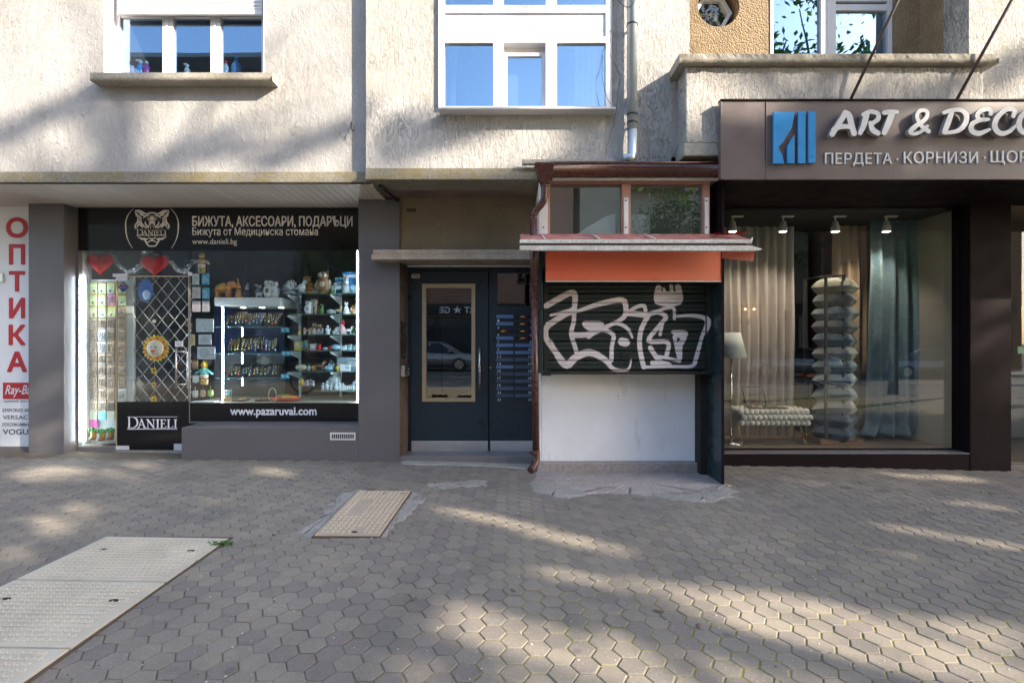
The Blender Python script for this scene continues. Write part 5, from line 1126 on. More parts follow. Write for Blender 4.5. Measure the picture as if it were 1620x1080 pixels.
mir([(160, 140), (60, 260), (5, 400), (0, 560), (20, 720), (70, 860), (145, 985)], [6, 12, 20, 26, 20, 12, 6])
mir([(205, 180), (300, 205), (420, 250)], [10, 60, 26]); mir([(205, 180), (225, 270), (262, 330)], [14, 30, 14]); mir([(240, 240), (300, 330), (330, 330)], [6, 26, 10]); mir([(330, 260), (380, 290)], [60, 20])
mir([(262, 330), (250, 420), (205, 490), (185, 545)], [20, 22, 26, 12]); mir([(205, 490), (215, 560), (208, 640)], [10, 22, 6]); mir([(330, 330), (270, 430), (240, 560)], [18, 22, 8]); mir([(345, 370), (290, 470), (262, 520)], [8, 20, 6]); mir([(330, 400), (310, 470), (360, 560)], [20, 40, 8]); mir([(320, 440), (380, 510), (450, 550)], [34, 34, 12])
mir([(420, 400), (420, 460), (470, 530)], [6, 26, 30]); mir([(380, 520), (440, 560)], [22, 8]); mir([(440, 250), (500, 235), (560, 228)], [16, 22, 26]); mir([(380, 310), (450, 275), (520, 258)], [14, 20, 12]); mir([(370, 350), (430, 305), (510, 300)], [8, 18, 8])
mir([(445, 360), (520, 345), (560, 300)], [8, 26, 30]); mir([(470, 395), (530, 385), (560, 345)], [6, 24, 24]); mir([(490, 430), (530, 430), (560, 400)], [10, 26, 22]); mir([(490, 480), (520, 450), (560, 430)], [6, 18, 22]); mir([(480, 560), (500, 500), (560, 440)], [12, 18, 16]); mir([(525, 560), (540, 505)], [6, 10])
mir([(255, 745), (330, 775), (400, 800), (440, 870), (490, 935), (560, 938)], [10, 30, 32, 26, 26, 26]); mir([(370, 770), (440, 800)], [8, 22]); mir([(480, 750), (520, 775), (560, 785)], [14, 22, 20]); mir([(430, 850), (480, 855), (520, 825), (560, 815)], [14, 16, 22, 30]); mir([(655, 790), (720, 770)], [20, 14]); TG.append(([(560, 780), (560, 830)], 20)); mir([(350, 815), (290, 760)], [6, 16])
W = [([te(*p) for p in a], [v * GL / F / 13.5 * 1.15 for v in w]) for a, w in smooth([(a, w if isinstance(w, list) else [w] * len(a)) for a, w in TG], 4)]
q = M(); plate(q, W, .0026, 6.0388, 6.0398, cut=[([te(225, 655), te(890, 655)], 150 * GL / F / 13.5)]); q.build('tiger_emblem', 'letter', js)
serif(217, 264, 363.5, 372, GL, 6.0388, 'emblem_wordmark', 'letter', js, wt=1.2, res=.0022)
room('jewellery_room', -5.24, -1.42, 6.10, 8.3, .114, 2.99, 'roomgrey', 'floorwood')
fr_ = [o for o in bd.children if o.name.startswith('jewellery_room')][0]; fr_.parent = js; fr_.matrix_parent_inverse = Matrix.Translation(js.location).inverted()
B('display_side_wall', 'roomwhite', js, -5.20, -5.185, 6.10, 6.24, .12, 2.5, 0); B('display_shelf', 'roombeige', js, -5.18, X(184, 6.3), 6.07, 6.24, .12, .15, 0)
for a, b_, ya, yb, z0, z1 in ((-5.1, -3.9, 7.6, 8.2, .114, 1.6), (-3.4, -1.6, 7.8, 8.25, 1.1, 1.14), (-3.4, -1.6, 7.8, 8.25, 1.8, 1.84), (-3.9, -3.85, 7.3, 7.4, .114, 2.6), (-3.1, -3.05, 7.5, 7.6, .114, 2.6)): B('back_fitting', 'dkgrey', js, a, b_, ya, yb, z0, z1, 0)
def led(px, y0, y1, Y, lab, r=.012):
    x = X(px, Y); z0, z1 = Z(y1, Y), Z(y0, Y); t = thing('led_or_reflection', lab, 'light', (x, Y, z0))
    q = M(); q.tube([(x, Y, z0), (x, Y, z1)], r, 8); q.build('tube', 'led', t); B('backing', 'white', t, x - .009, x + .009, Y + .012, Y + .02, z0, z1, 0)
led(133, 437, 697, 6.085, 'white led tube up the left side of the earring display', .007); led(352, 486, 636, 6.20, 'white led tube at the left side of the glass showcase', .0055); led(383, 520, 610, 6.7, 'faint glowing strip imitating a led reflection at the back of the showcase', .002); led(565.5, 399, 636, 6.12, 'white led tube beside the grey pier, right end of the shop window', .0075)  # the thin one in the showcase back imitates a tube's reflection
# packet board
pbd = thing('earring_board', 'white wall board holding rows of packed earrings on the left of the shop', 'display board', (X(174, 6.22), 6.22, .15))
B('board', 'roomwhite', pbd, X(139, 6.22), X(210, 6.22), 6.225, 6.24, .15, Z(442, 6.22), 0)
for r in range(5): B('rail', 'white', pbd, X(140, 6.21), X(209, 6.21), 6.21, 6.225, Z(444 + r * 52, 6.21), Z(442 + r * 52, 6.21), 0)
M_['kraft'] = mat('kraft_packet', (.46, .33, .20), .45, var=.25, vs=30, bst=.1, rnd=.25); M_['clearpk'] = mat('clear_bag', (.62, .60, .56), .18, var=.2, vs=30, bst=.2, rnd=.2)
ordn = ['first', 'second', 'third', 'fourth', 'fifth', 'sixth', 'seventh', 'eighth', 'ninth', 'tenth', 'eleventh', 'twelfth', 'thirteenth', 'fourteenth', 'fifteenth', 'sixteenth']
rows = [447, 470, 492, 514, 538, 556, 574, 592, 610, 622, 636, 650, 664]
rows = [447 + 18.6 * i for i in range(11)]
colsx = [(141.5, 153.5), (155.5, 167.5), (169.5, 181.5), (186.5, 198)]
spec = {(0, 0): 'g', (0, 1): 'g', (0, 2): 'g', (0, 3): 'g', (1, 0): 'g', (1, 1): 'g', (1, 2): 'p', (1, 3): 'g', (2, 0): 'g', (2, 1): 'g', (2, 2): 'g', (5, 1): 'w', (9, 3): 'w', (10, 3): 'w', (4, 1): 'w'}
cname = {'g': 'pale green', 'p': 'pink', 'w': 'white', 'k': 'brown kraft'}
Yp = 6.19
for r in range(11):
    for c_ in range(4):
        kx_ = spec.get((r, c_), 'k'); a, b_ = colsx[c_]; y0 = rows[r]
        t = M(); x0, x1 = X(a, Yp), X(b_, Yp); z1, z0 = Z(y0, Yp), Z(y0 + 17.2, Yp); jx = random.uniform(-.006, .006)
        t.use({'g': cmat((.52, .60, .33), .35), 'p': cmat((.62, .22, .42), .35), 'w': cmat((.70, .74, .76), .35), 'k': M_['kraft']}[kx_]); t.box(x0 + jx, x1 + jx, Yp, Yp + .012, z0, z1)
        if kx_ in 'g':
            t.use(cmat((.55, .42, .05), .4)); t.box(x0 + jx - .001, x1 + jx + .001, Yp - .003, Yp, z1 - .022, z1 - .004)
            t.use(cmat(random.choice([(.45, .1, .1), (.15, .25, .4), (.3, .2, .1)]), .5)); t.ell(((x0 + x1) / 2 + random.uniform(-.015, .015), Yp - .003, z0 + .03), (.018, .004, .016), 6, 4)
        else:
            t.use('clearpk')
            for k in range(4): u = x0 + jx + (k + .6) * (x1 - x0) / 4.4; t.tube([(u, Yp - .003, z0 + .012), (u + .004, Yp - .006, (z0 + z1) / 2), (u - .002, Yp - .003, z1 - .03)], .0045, 4)
        t.use('grey_txt'); t.box(x0 + jx, x1 + jx, Yp - .004, Yp + .01, z1 + .001, z1 + .006)
        o = t.build('earring_packet', None, None); tag(o, '%s earring packet, %s row from the top, %s column of the white board' % (cname[kx_], ordn[r], ordn[c_]), 'packet', 'earring packets hanging on the white board')
for c_, nm, cc in ((0, 'pale green', (.5, .55, .4)), (1, 'sky blue', (.12, .45, .68)), (2, 'cream', (.6, .58, .45))):
    a, b_ = colsx[c_]; o = M().box(X(a, Yp), X(b_, Yp), Yp, Yp + .01, Z(664, Yp), Z(650, Yp)).build('small_packet', cmat(cc, .35), None, .002); tag(o, '%s small packet in the lowest row of the white board' % nm, 'packet')
o = M().box(X(141, Yp), X(153, Yp), Yp, Yp + .01, Z(678, Yp), Z(663, Yp)).build('tag_packet', cmat((.70, .12, .42), .4), None, .002); tag(o, 'magenta packet near the bottom of the white board', 'packet')
for i, px in enumerate((148, 162, 176)):
    q = M(); x = X(px, 6.13); z = Z(699 - (2 if i == 1 else 4), 6.13); q.use(cmat((.50, .30, .06), .5)); q.lathe([(.028, 0), (.030, .06), (.036, .10)], (x, 6.13, z), 10); q.use(cmat((.10, .38, .10), .6)); q.ell((x, 6.13, z + .115), (.045, .035, .03), 8, 5)
    for k in range(5): q.ell((x + .035 * math.cos(k * 1.26), 6.105, z + .12 + .02 * math.sin(k * 1.26)), .016, 6, 4)
    q.use(cmat((.25, .10, .04), .5)); q.ell((x, 6.10, z + .02), (.035, .02, .016), 8, 5)
    tag(q.build('hanging_pot_charm', None, None), ['green topped pot charm at the lower left of the white board', 'green topped pot charm, the middle and lowest of three', 'green topped pot charm next to the glass door edge'][i], 'ornament', 'pot charms below the earring board')
# hearts, tinsel, sunflower charms
def heart(px0, px1, pt, pb, Y, lab):
    x0, x1, z0, z1 = X(px0, Y), X(px1, Y), Z(pb, Y), Z(pt, Y); q = M(); n = 36; pr = []
    for k in range(n):
        t = 2 * PI * k / n; hx = 16 * math.sin(t) ** 3; hz = 13 * math.cos(t) - 5 * math.cos(2 * t) - 2 * math.cos(3 * t) - math.cos(4 * t); pr.append((hx / 32, hz / 29))
    rr = [1, .92, .75, .5, .25, .02]; th = [0, .05, .085, .105, .115, .118]
    for sgn in (-1, 1):
        n0 = len(q.v)
        for r, h in zip(rr, th):
            for (a, b_) in pr: q.v.append(((x0 + x1) / 2 + a * r * (x1 - x0), Y + sgn * h * (x1 - x0), (z0 + z1) / 2 + .02 + (b_ + .09) * r * (z1 - z0) - .03))
        for i in range(5):
            for k in range(n): l = (k + 1) % n; f = (n0 + i * n + k, n0 + (i + 1) * n + k, n0 + (i + 1) * n + l, n0 + i * n + l); q.face(f if sgn > 0 else f[::-1], True)
    return tag(q.build('heart_cushion', mat('red_plush', (.55, .012, .012), .75, var=.15, vs=20, bs=300, bst=.4), None), lab, 'cushion', 'red heart cushions hanging in the jewellery shop window')
heart(138, 179, 401, 435, 6.15, 'red plush heart hanging at the far left of the shop window'); heart(222, 267, 403, 437, 6.16, 'red plush heart hanging above the glass door')
M_['tinsel'] = mat('silver_tinsel', (.72, .76, .76), .22, metal=.9, var=.1, bst=0)
def tinsel(pts, lab):
    q = M(); P = cr([(X(a, Y), Y, Z(b_, Y)) for a, b_, Y in pts], 14); q.tube(P, .004, 4)
    for p in P:
        for k in range(16):
            d = Vector(rng.normal(size=3)).normalized() * random.uniform(.02, .05); p_ = Vector(p) + Vector(rng.normal(size=3)) * .006; s_ = d.cross(Vector(rng.normal(size=3))).normalized() * .0022
            q.poly([p_ + s_, p_ + d + s_ * .5, p_ + d - s_ * .5, p_ - s_])
    tag(q.build('tinsel_garland', 'tinsel', None), lab, 'garland')
tinsel([(158, 399, 6.2), (172, 400, 6.2), (182, 412, 6.2), (196, 427, 6.2), (210, 430, 6.2), (222, 420, 6.2), (230, 408, 6.2)], 'silver tinsel garland between the two red hearts')
tinsel([(226, 402, 6.22), (240, 400, 6.22), (255, 402, 6.22), (268, 412, 6.22), (282, 427, 6.22), (296, 428, 6.22), (306, 412, 6.22)], 'silver tinsel garland right of the second heart')
def petals(q, c, r0, r1, n, cols, yo=0, w=.5):
    for k in range(n):
        q.use(cmat(cols[k % len(cols)], .7)); t = 2 * PI * k / n; a = Vector((math.cos(t), 0, math.sin(t))); b_ = Vector((-math.sin(t), 0, math.cos(t))); W = 2 * PI * r0 / n * w * 1.6
        o_ = Vector((c[0], c[1] + yo + .003 * (k % 3), c[2])); pts = [o_ + a * r0 - b_ * W * .5, o_ + a * (r0 + r1) * .55 - b_ * W * .8, o_ + a * r1, o_ + a * (r0 + r1) * .55 + b_ * W * .8, o_ + a * r0 + b_ * W * .5]
        q.prism([(p.x, p.z) for p in pts], o_.y - .002, o_.y + .002)
q = M(); Y = 6.2; c = (X(246.5, Y), Y, Z(551, Y)); petals(q, c, .10, .170, 22, [(.85, .62, .03), (.80, .55, .02)]); petals(q, c, .09, .145, 18, [(.80, .18, .02), (.85, .40, .03)], -.008)
q.use(cmat((.72, .62, .45), .6)); q.ell((c[0], c[1] - .01, c[2]), (.105, .03, .105), 20, 10)
for dx in (-.03, .022): q.use(cmat((.8, .8, .8), .3)); q.ell((c[0] + dx, c[1] - .036, c[2] + .018), (.017, .006, .02), 10, 6); q.use('blackmetal'); q.ell((c[0] + dx, c[1] - .042, c[2] + .016), (.009, .004, .011), 8, 6)
q.use(cmat((.75, .08, .03), .4)); q.ell((c[0] - .008, c[1] - .045, c[2] - .03), (.022, .015, .02), 10, 6); q.use(cmat((.5, .2, .1), .5)); q.tube(cr([(c[0] - .03, c[1] - .032, c[2] - .062), (c[0] + .01, c[1] - .03, c[2] - .075), (c[0] + .045, c[1] - .03, c[2] - .055)], 4), .003, 5)
q.use(cmat((.55, .45, .25), .7)); q.tube([(c[0] - .01, c[1], c[2] + .17), (c[0] - .012, c[1], Z(505, Y))], .002, 4); q.use(cmat((.6, .55, .4), .5)); q.ell((c[0] - .02, c[1], Z(508, Y)), (.024, .012, .024), 12, 6)
tag(q.build('sunflower_face', None, None), 'smiling sunflower decoration with round cream face on the shop door', 'decoration')
q = M(); q.use(cmat((.55, .45, .25), .7)); q.tube([(X(244.5, Y), Y, Z(575, Y)), (X(243.5, Y), Y, Z(630, Y))], .002, 4)
for pz, s_ in ((586, 1), (608, .8), (631, 1.1)): cc = (X(244, Y), Y - .01, Z(pz, Y)); petals(q, cc, .012 * s_, .045 * s_, 9, [(.85, .55, .03)]); q.use(cmat((.25, .10, .03), .6)); q.ell(cc, (.016, .01, .016), 8, 5)
tag(q.build('flower_string', None, None), 'string of three small sunflowers hanging below the smiling sunflower', 'decoration')
def doll(px, pt, pb, Y, lab, shirt, fl):
    x, z1, z0 = X(px, Y), Z(pt, Y), Z(pb, Y); h = z1 - z0; q = M()
    petals(q, (x, Y, z0 + h * .83), h * .07, h * .17, 12, [(.85, .62, .04)]); q.use(cmat((.75, .42, .05), .6)); q.ell((x, Y - .01, z0 + h * .83), (h * .085, .02, h * .085), 10, 6)
    q.use(cmat(shirt, .8)); q.lathe([(h * .16, h * .40), (h * .17, h * .5), (h * .08, h * .70)], (x, Y, z0), 10, 1, .6); q.tube([(x - h * .36, Y, z0 + h * .45), (x - h * .1, Y, z0 + h * .63), (x + h * .1, Y, z0 + h * .63), (x + h * .36, Y, z0 + h * .45)], h * .05, 6)
    q.use(cmat((.70, .62, .5), .8)); q.lathe([(h * .17, h * .28), (h * .19, h * .40), (h * .15, h * .45)], (x, Y, z0), 10, 1, .6)
    q.use(cmat((.45, .30, .15), .8)); q.lathe([(h * .17, 0), (h * .19, h * .26), (h * .16, h * .30)], (x, Y, z0), 10, 1, .5); petals(q, (x, Y - h * .11, z0 + h * .14), h * .03, h * .11, 9, [fl]); q.use(cmat((.3, .12, .03), .5)); q.ell((x, Y - h * .115, z0 + h * .14), (h * .04, .008, h * .04), 8, 5)
    tag(q.build('flower_doll', None, None), lab, 'doll', 'flower headed rag dolls')
doll(319, 399, 432, 6.2, 'flower headed rag doll hanging above the price cards', (.50, .30, .20), (.35, .6, .08)); doll(323, 571, 608, 6.2, 'flower headed rag doll with turquoise collar beside the showcase', (.15, .50, .45), (.85, .6, .05))
def card(px0, px1, pt, pb, cc, lab, Y=6.2, prn=None, nm='card'):
    t = M(); t.use(cmat(cc, .5)); t.box(X(px0, Y), X(px1, Y), Y, Y + .004, Z(pb, Y), Z(pt, Y))
    if prn:
        t.use(cmat(prn, .5)); w = px1 - px0; h = pb - pt
        for k in range(4): t.box(X(px0 + w * .15, Y), X(px0 + w * (.6 + .25 * ((k * 7) % 3) / 2), Y), Y - .001, Y + .001, Z(pt + h * (.25 + k * .17) + h * .05, Y), Z(pt + h * (.25 + k * .17), Y))
    tag(t.build(nm, None, None), lab, 'card')
for i, (a, b_, c_, d_, cc, pr_, lb) in enumerate(((304, 315, 433, 450, (.62, .70, .66), (.3, .4, .4), 'pale jewellery card, top left of six beside the door'), (319, 331, 433, 450, (.08, .38, .58), (.7, .8, .85), 'blue jewellery card, top right of six beside the door'), (304, 317, 454, 472, (.66, .62, .60), (.6, .3, .2), 'cream jewellery card, middle left of six beside the door'), (320, 331, 455, 473, (.10, .42, .58), (.7, .8, .85), 'blue jewellery card, middle right of six beside the door'), (304, 317, 476, 493, (.66, .58, .62), (.5, .3, .4), 'pinkish jewellery card, lower left of six beside the door'), (320, 331, 476, 493, (.62, .60, .62), (.5, .3, .4), 'pinkish jewellery card, lower right of six beside the door'))): card(a, b_, c_, d_, cc, lb, 6.2, pr_, 'jewellery_card')
card(310, 338, 504, 525, (.60, .68, .72), 'blank white notice sheet below the six cards', 6.18, None, 'notice'); card(314, 334, 529, 545, (.58, .64, .68), 'smaller white notice with print under the blank sheet', 6.18, (.4, .45, .5), 'notice'); card(312, 340, 548, 568, (.60, .66, .70), 'white notice with a small dark picture, lowest of three', 6.18, (.25, .28, .32), 'notice')
card(302, 308, 529, 546, (.65, .6, .3), 'narrow strip card with coloured dots beside the notices', 6.17, (.6, .1, .1), 'strip_card')
for a, b_, c_, d_, cc, lb in ((303, 314, 567, 585, (.30, .18, .10), 'brown fabric pouch hanging by the door edge'), (304, 316, 591, 606, (.66, .68, .68), 'white charm bag hanging, the upper of two'), (304, 314, 615, 629, (.66, .66, .66), 'white charm bag hanging, the lower of two'), (316, 326, 614, 628, (.40, .30, .20), 'round brown charm bag at the bottom beside the white bag'), (328, 338, 614, 628, (.28, .42, .12), 'green and brown charm bag at the bottom beside the showcase')):
    Y = 6.2; x0, x1, z0, z1 = X(a, Y), X(b_, Y), Z(d_, Y), Z(c_, Y); q = M(); q.use(cmat(cc, .7)); q.ell(((x0 + x1) / 2, Y, z0 + (z1 - z0) * .42), ((x1 - x0) / 2, .02, (z1 - z0) * .42), 8, 6); q.box(x0 + .012, x1 - .012, Y - .012, Y + .012, z0 + .01, z1 - .02); q.tube([((x0 + x1) / 2, Y, z1 - .02), ((x0 + x1) / 2, Y, z1 + .03)], .003, 4); tag(q.build('charm_bag', None, None), lb, 'bag', 'charm bags beside the door')
q = M(); Y = 6.1; x, z = X(195, Y), Z(454, Y); q.use(cmat((.02, .04, .20), .3)); q.prism([(x, z - .068), (x + .066, z), (x, z + .068), (x - .066, z)], Y, Y + .003); q.use(cmat((.65, .1, .25), .4)); q.box(x - .045, x + .045, Y - .001, Y, z - .006, z + .003); q.use(cmat((.7, .75, .8), .4)); q.prism([(x - .02, z + .03), (x + .02, z + .03), (x, z + .045)], Y - .001, Y); tag(q.build('diamond_sticker', None, None), 'dark blue diamond sticker on the glass near the door corner', 'sticker')
q = M(); Y = 6.25; x, z = X(230, Y), Z(459, Y); q.use(cmat((.04, .14, .48), .3)); q.ell((x, Y, z), (.095, .02, .145), 18, 12); q.use(cmat((.45, .6, .8), .3)); q.ell((x + .02, Y - .012, z - .05), (.05, .012, .07), 10, 6); tag(q.build('blue_shield', None, None), 'blue oval shield decoration behind the door lattice', 'decoration')
q = M(); Y = 6.15; q.use(cmat((.25, .12, .05), .4)); q.ell((X(299, Y), Y, Z(514, Y)), (.042, .03, .033), 10, 7); tag(q.build('wooden_ball', None, None), 'brown wooden ball hanging at the door edge', 'ornament')
# folding lattice gate
lt = thing('lattice_gate', 'folding white metal lattice gate behind the glass shop door', 'gate', (X(252, 6.3), 6.3, .1)); Y = 6.32; x0, x1, z0, z1 = X(206, Y), X(340, Y), Z(640, Y), Z(437, Y)
dx, dz = 20 * Y / F, 24.5 * Y / F; x1g = X(303, Y)
def clipseg(a, b_):
    (xa, za), (xb, zb) = a, b_; t0, t1 = 0., 1.
    for p, q_ in ((-(xb - xa), xa - x0), (xb - xa), (x1g - xa)) if False else ((-(xb - xa), xa - x0), ((xb - xa), x1g - xa), (-(zb - za), za - z0), ((zb - za), z1 - za)):
        if abs(p) < 1e-9: continue
        r = q_ / p
        if p < 0: t0 = max(t0, r)
        else: t1 = min(t1, r)
    return None if t0 >= t1 else ((xa + t0 * (xb - xa), za + t0 * (zb - za)), (xa + t1 * (xb - xa), za + t1 * (zb - za)))
for k in range(-12, 20):
    for s_ in (1, -1):
        xa = x0 + k * dx; H = 12 * dz; sg_ = clipseg((xa, z0), (xa + s_ * 12 * dx, z0 + H))
        if sg_ and math.hypot(sg_[0][0] - sg_[1][0], sg_[0][1] - sg_[1][1]) > .08: M().tube([(sg_[0][0], Y + .006 * s_, sg_[0][1]), (sg_[1][0], Y + .006 * s_, sg_[1][1])], .0065, 4, flat=.5).build('bar', 'white', lt)
q = M()
for j in range(0, 17):
    for i in range(0, 12):
        xx = x0 + (i / 2) * dx; zz = z0 + (j / 2) * dz
        if (i + j) % 2 == 0 and xx <= x1g and zz <= z1: q.ell((xx, Y - .010, zz), (.011, .006, .011), 6, 4)
q.build('rivets', 'chrome', lt)['kind'] = 'stuff'
for px in (206, 211): B('gate_post', 'roomwhite', lt, X(px, Y), X(px + 2.5, Y), Y - .012, Y + .012, .12, z1, 0)
# showcase and shelves
sc1 = thing('glass_showcase', 'lit glass showcase with pale top board and three glass shelves of jewellery', 'showcase', (X(391, 6.4), 6.4, .6)); Ys = 6.24
B('top_board', 'roomwhite', sc1, X(339, Ys), X(443, Ys), Ys, 6.85, Z(484, Ys), Z(470.5, Ys), .003)
B('back_panel', cmat((.015, .03, .12), .5), sc1, X(339, 6.86), X(450, 6.86), 6.86, 6.88, Z(560, 6.86), Z(478, 6.86), 0); B('back_panel', 'roomgrey', sc1, X(339, 6.86), X(450, 6.86), 6.861, 6.879, .62, Z(560, 6.86), 0)
for pz in (517, 559, 598): B('shelf', 'glasshelf', sc1, X(341, Ys + .02), X(443, Ys + .02), Ys + .02, 6.8, Z(pz + 1.2, Ys + .02), Z(pz - .6, Ys + .02), 0)
for i in range(3): M().lathe([(.03, 0), (.03, .004)], (X(385 + i * 30, 6.5), 6.5, Z(484, Ys) - .006), 10).build('downlight', 'spot', sc1)
B('display_deck', 'roombeige', js, X(301, 6.1), X(566, 6.1) + .05, 6.065, 6.95, Z(637, 6.07) - .03, Z(637, 6.07), .002)
B('deck_front', 'roomdark', js, X(301, 6.1), X(566, 6.1) + .05, 6.065, 6.08, .12, Z(637, 6.07) - .031, 0)
rk = thing('figurine_rack', 'grey metal rack with six glass shelves crowded with figurines', 'shelves', (X(515, 6.4), 6.4, .6)); Yr = 6.22
SH = [463.5, 496.5, 529, 554.5, 587.5, 618]
for k, pz in enumerate(SH): B('shelf', 'glasshelf', rk, X(459 if k != 5 else 497, Yr), X(565, Yr), Yr - .01, 6.62, Z(pz + 1.2, Yr), Z(pz - .2, Yr), 0)
for px in (472.5, 537): B('upright', 'roomwhite', rk, X(px, 6.62), X(px + 3, 6.62), 6.62, 6.65, Z(637, 6.62), Z(460, 6.62), 0)
for pz in SH[:5]:
    for px in (473, 537): q = M(); x = X(px + 1, 6.62); z = Z(pz + 1.6, Yr); q.v += [(x - .006, 6.62, z - .10), (x - .006, 6.62, z - .002), (x - .006, Yr + .05, z - .002), (x - .006, Yr + .05, z - .02), (x + .006, 6.62, z - .10), (x + .006, 6.62, z - .002), (x + .006, Yr + .05, z - .002), (x + .006, Yr + .05, z - .02)]; [q.face(f) for f in ((0, 1, 2, 3), (7, 6, 5, 4), (0, 3, 7, 4), (3, 2, 6, 7), (2, 1, 5, 6))]; q.build('bracket', 'roomwhite', rk)
# figurines
def fig(kind, h, c1, c2):
    q = M(); a = cmat(c1); b_ = cmat(c2); q.use(a); k = cmat((.01, .01, .01)); w = cmat((.75, .75, .7))
    if kind in ('owl', 'owl2'):
        q.lathe([(h * .16, 0), (h * .25, h * .12), (h * .29, h * .35), (h * .25, h * .58), (h * .17, h * .66), (h * .24, h * .76), (h * .22, h * .90), (h * .08, h * .97)], seg=12, sy=.8)
        for s in (-1, 1):
            q.use(a); q.cone((s * h * .14, 0, h * .9), (s * h * .21, 0, h * 1.02), h * .06); q.use(b_); q.ell((s * h * .26, 0, h * .38), (h * .06, h * .14, h * .24), 8, 6); q.use(w); q.ell((s * h * .095, -h * .17, h * .80), (h * .085, h * .04, h * .085), 8, 6); q.use(k); q.ell((s * h * .09, -h * .21, h * .80), h * .04, 6, 5)
        q.use(b_); q.ell((0, -h * .14, h * .38), (h * .16, h * .1, h * .2), 8, 6); q.use(cmat((.7, .4, .05))); q.cone((0, -h * .2, h * .75), (0, -h * .25, h * .68), h * .03); q.ell((0, -h * .12, h * .02), (h * .14, h * .1, h * .03), 8, 4)
    elif kind == 'cat':
        q.lathe([(h * .22, 0), (h * .25, h * .10), (h * .20, h * .35), (h * .11, h * .62)], seg=12, sy=1.1); q.ell((0, -h * .04, h * .76), (h * .15, h * .14, h * .13)); q.ell((0, -h * .17, h * .73), (h * .06, h * .05, h * .045))
        for s in (-1, 1): q.cone((s * h * .09, 0, h * .84), (s * h * .12, 0, h * 1.0), h * .05); q.tube([(s * h * .08, -h * .18, 0), (s * h * .08, -h * .14, h * .45)], h * .045, 6); q.use(k); q.ell((s * h * .055, -h * .165, h * .79), h * .018, 6, 4); q.use(a)
        q.use(b_); q.tube(cr([(h * .2, h * .1, h * .04), (h * .36, 0, h * .06), (h * .34, -h * .12, h * .12)], 4), h * .035, 6)
    elif kind == 'elephant':
        q.ell((0, 0, h * .5), (h * .42, h * .24, h * .26), 14, 9); q.ell((h * .46, -h * .02, h * .66), (h * .19, h * .17, h * .2), 12, 8)
        for sx_ in (-.26, .26):
            for sy_ in (-.12, .12): q.tube([(h * sx_, h * sy_, 0), (h * sx_, h * sy_, h * .45)], [h * .085, h * .10], 8)
        q.tube(cr([(h * .6, -h * .03, h * .62), (h * .72, -h * .03, h * .5), (h * .78, -h * .03, h * .7), (h * .70, -h * .03, h * .98)], 5), [h * .085] * 4 + [h * .06] * 6 + [h * .04] * 6, 8); q.tube([(-h * .4, 0, h * .6), (-h * .5, 0, h * .3)], h * .02, 5)
        q.use(b_); q.ell((0, 0, h * .56), (h * .26, h * .255, h * .22), 12, 8); q.use(a)
        for s in (-1, 1): q.ell((h * .38, s * h * .17, h * .66), (h * .12, h * .03, h * .17), 8, 6)
        q.use(w); q.cone((h * .6, -h * .1, h * .58), (h * .74, -h * .13, h * .66), h * .025)
    elif kind in ('dog', 'horse'):
        L = .42; q.ell((0, 0, h * .45), (h * L, h * .15, h * .16), 12, 7); up = .85 if kind == 'horse' else .72
        for sx_ in (-.28, .28):
            for sy_ in (-.08, .08): q.tube([(h * sx_, h * sy_, 0), (h * sx_, h * sy_, h * .42)], [h * .035, h * .06], 6)
        q.tube([(h * .3, 0, h * .5), (h * .42, 0, h * up)], [h * .13, h * .08], 8); q.ell((h * .5, 0, h * up), (h * .17, h * .075, h * .08), 8, 6); q.use(b_); q.tube(cr([(-h * .4, 0, h * .5), (-h * .52, 0, h * .45), (-h * .55, 0, h * .2)], 3), h * .03, 5)
        for s in (-1, 1): q.cone((h * .42, s * h * .05, h * (up + .05)), (h * .42, s * h * .06, h * (up + .16)), h * .03)
    elif kind == 'bird':
        q.ell((0, 0, h * .42), (h * .30, h * .22, h * .30), 10, 7); q.ell((h * .16, 0, h * .78), h * .17, 9, 6); q.cone((h * .3, 0, h * .78), (h * .44, 0, h * .74), h * .05); q.use(b_); q.cone((-h * .2, 0, h * .4), (-h * .55, 0, h * .25), h * .12); q.lathe([(h * .3, 0), (h * .26, h * .12), (h * .1, h * .16)], seg=9)
    elif kind == 'gnome':
        q.lathe([(h * .2, 0), (h * .22, h * .3), (h * .1, h * .55)], seg=10); q.use(w); q.ell((0, 0, h * .6), h * .13, 8, 6); q.use(b_); q.cone((0, 0, h * .64), (h * .05, 0, h), h * .16)
    elif kind == 'angel':
        q.lathe([(h * .24, 0), (h * .18, h * .3), (h * .1, h * .62)], seg=10); q.ell((0, 0, h * .76), h * .13, 8, 6); q.use(b_)
        for s in (-1, 1): q.ell((s * h * .2, h * .08, h * .5), (h * .11, h * .03, h * .2), 7, 5); q.ell((s * h * .1, -h * .12, h * .42), (h * .05, h * .08, h * .05), 6, 4)
        q.use(a); q.ell((0, -h * .02, h * .86), (h * .14, h * .13, h * .08), 8, 5)
    elif kind == 'globe':
        q.lathe([(h * .34, 0), (h * .36, h * .12), (h * .26, h * .18)], seg=12); q.use(b_); q.lathe([(h * .12, h * .18), (h * .14, h * .4), (h * .1, h * .6)], seg=8); q.ell((0, 0, h * .66), h * .1, 8, 6); q.use(M_['glasshelf']); q.lathe([(h * .32, h * .18), (h * .34, h * .5), (h * .26, h * .85), (h * .08, h)], seg=14)
    elif kind == 'clock':
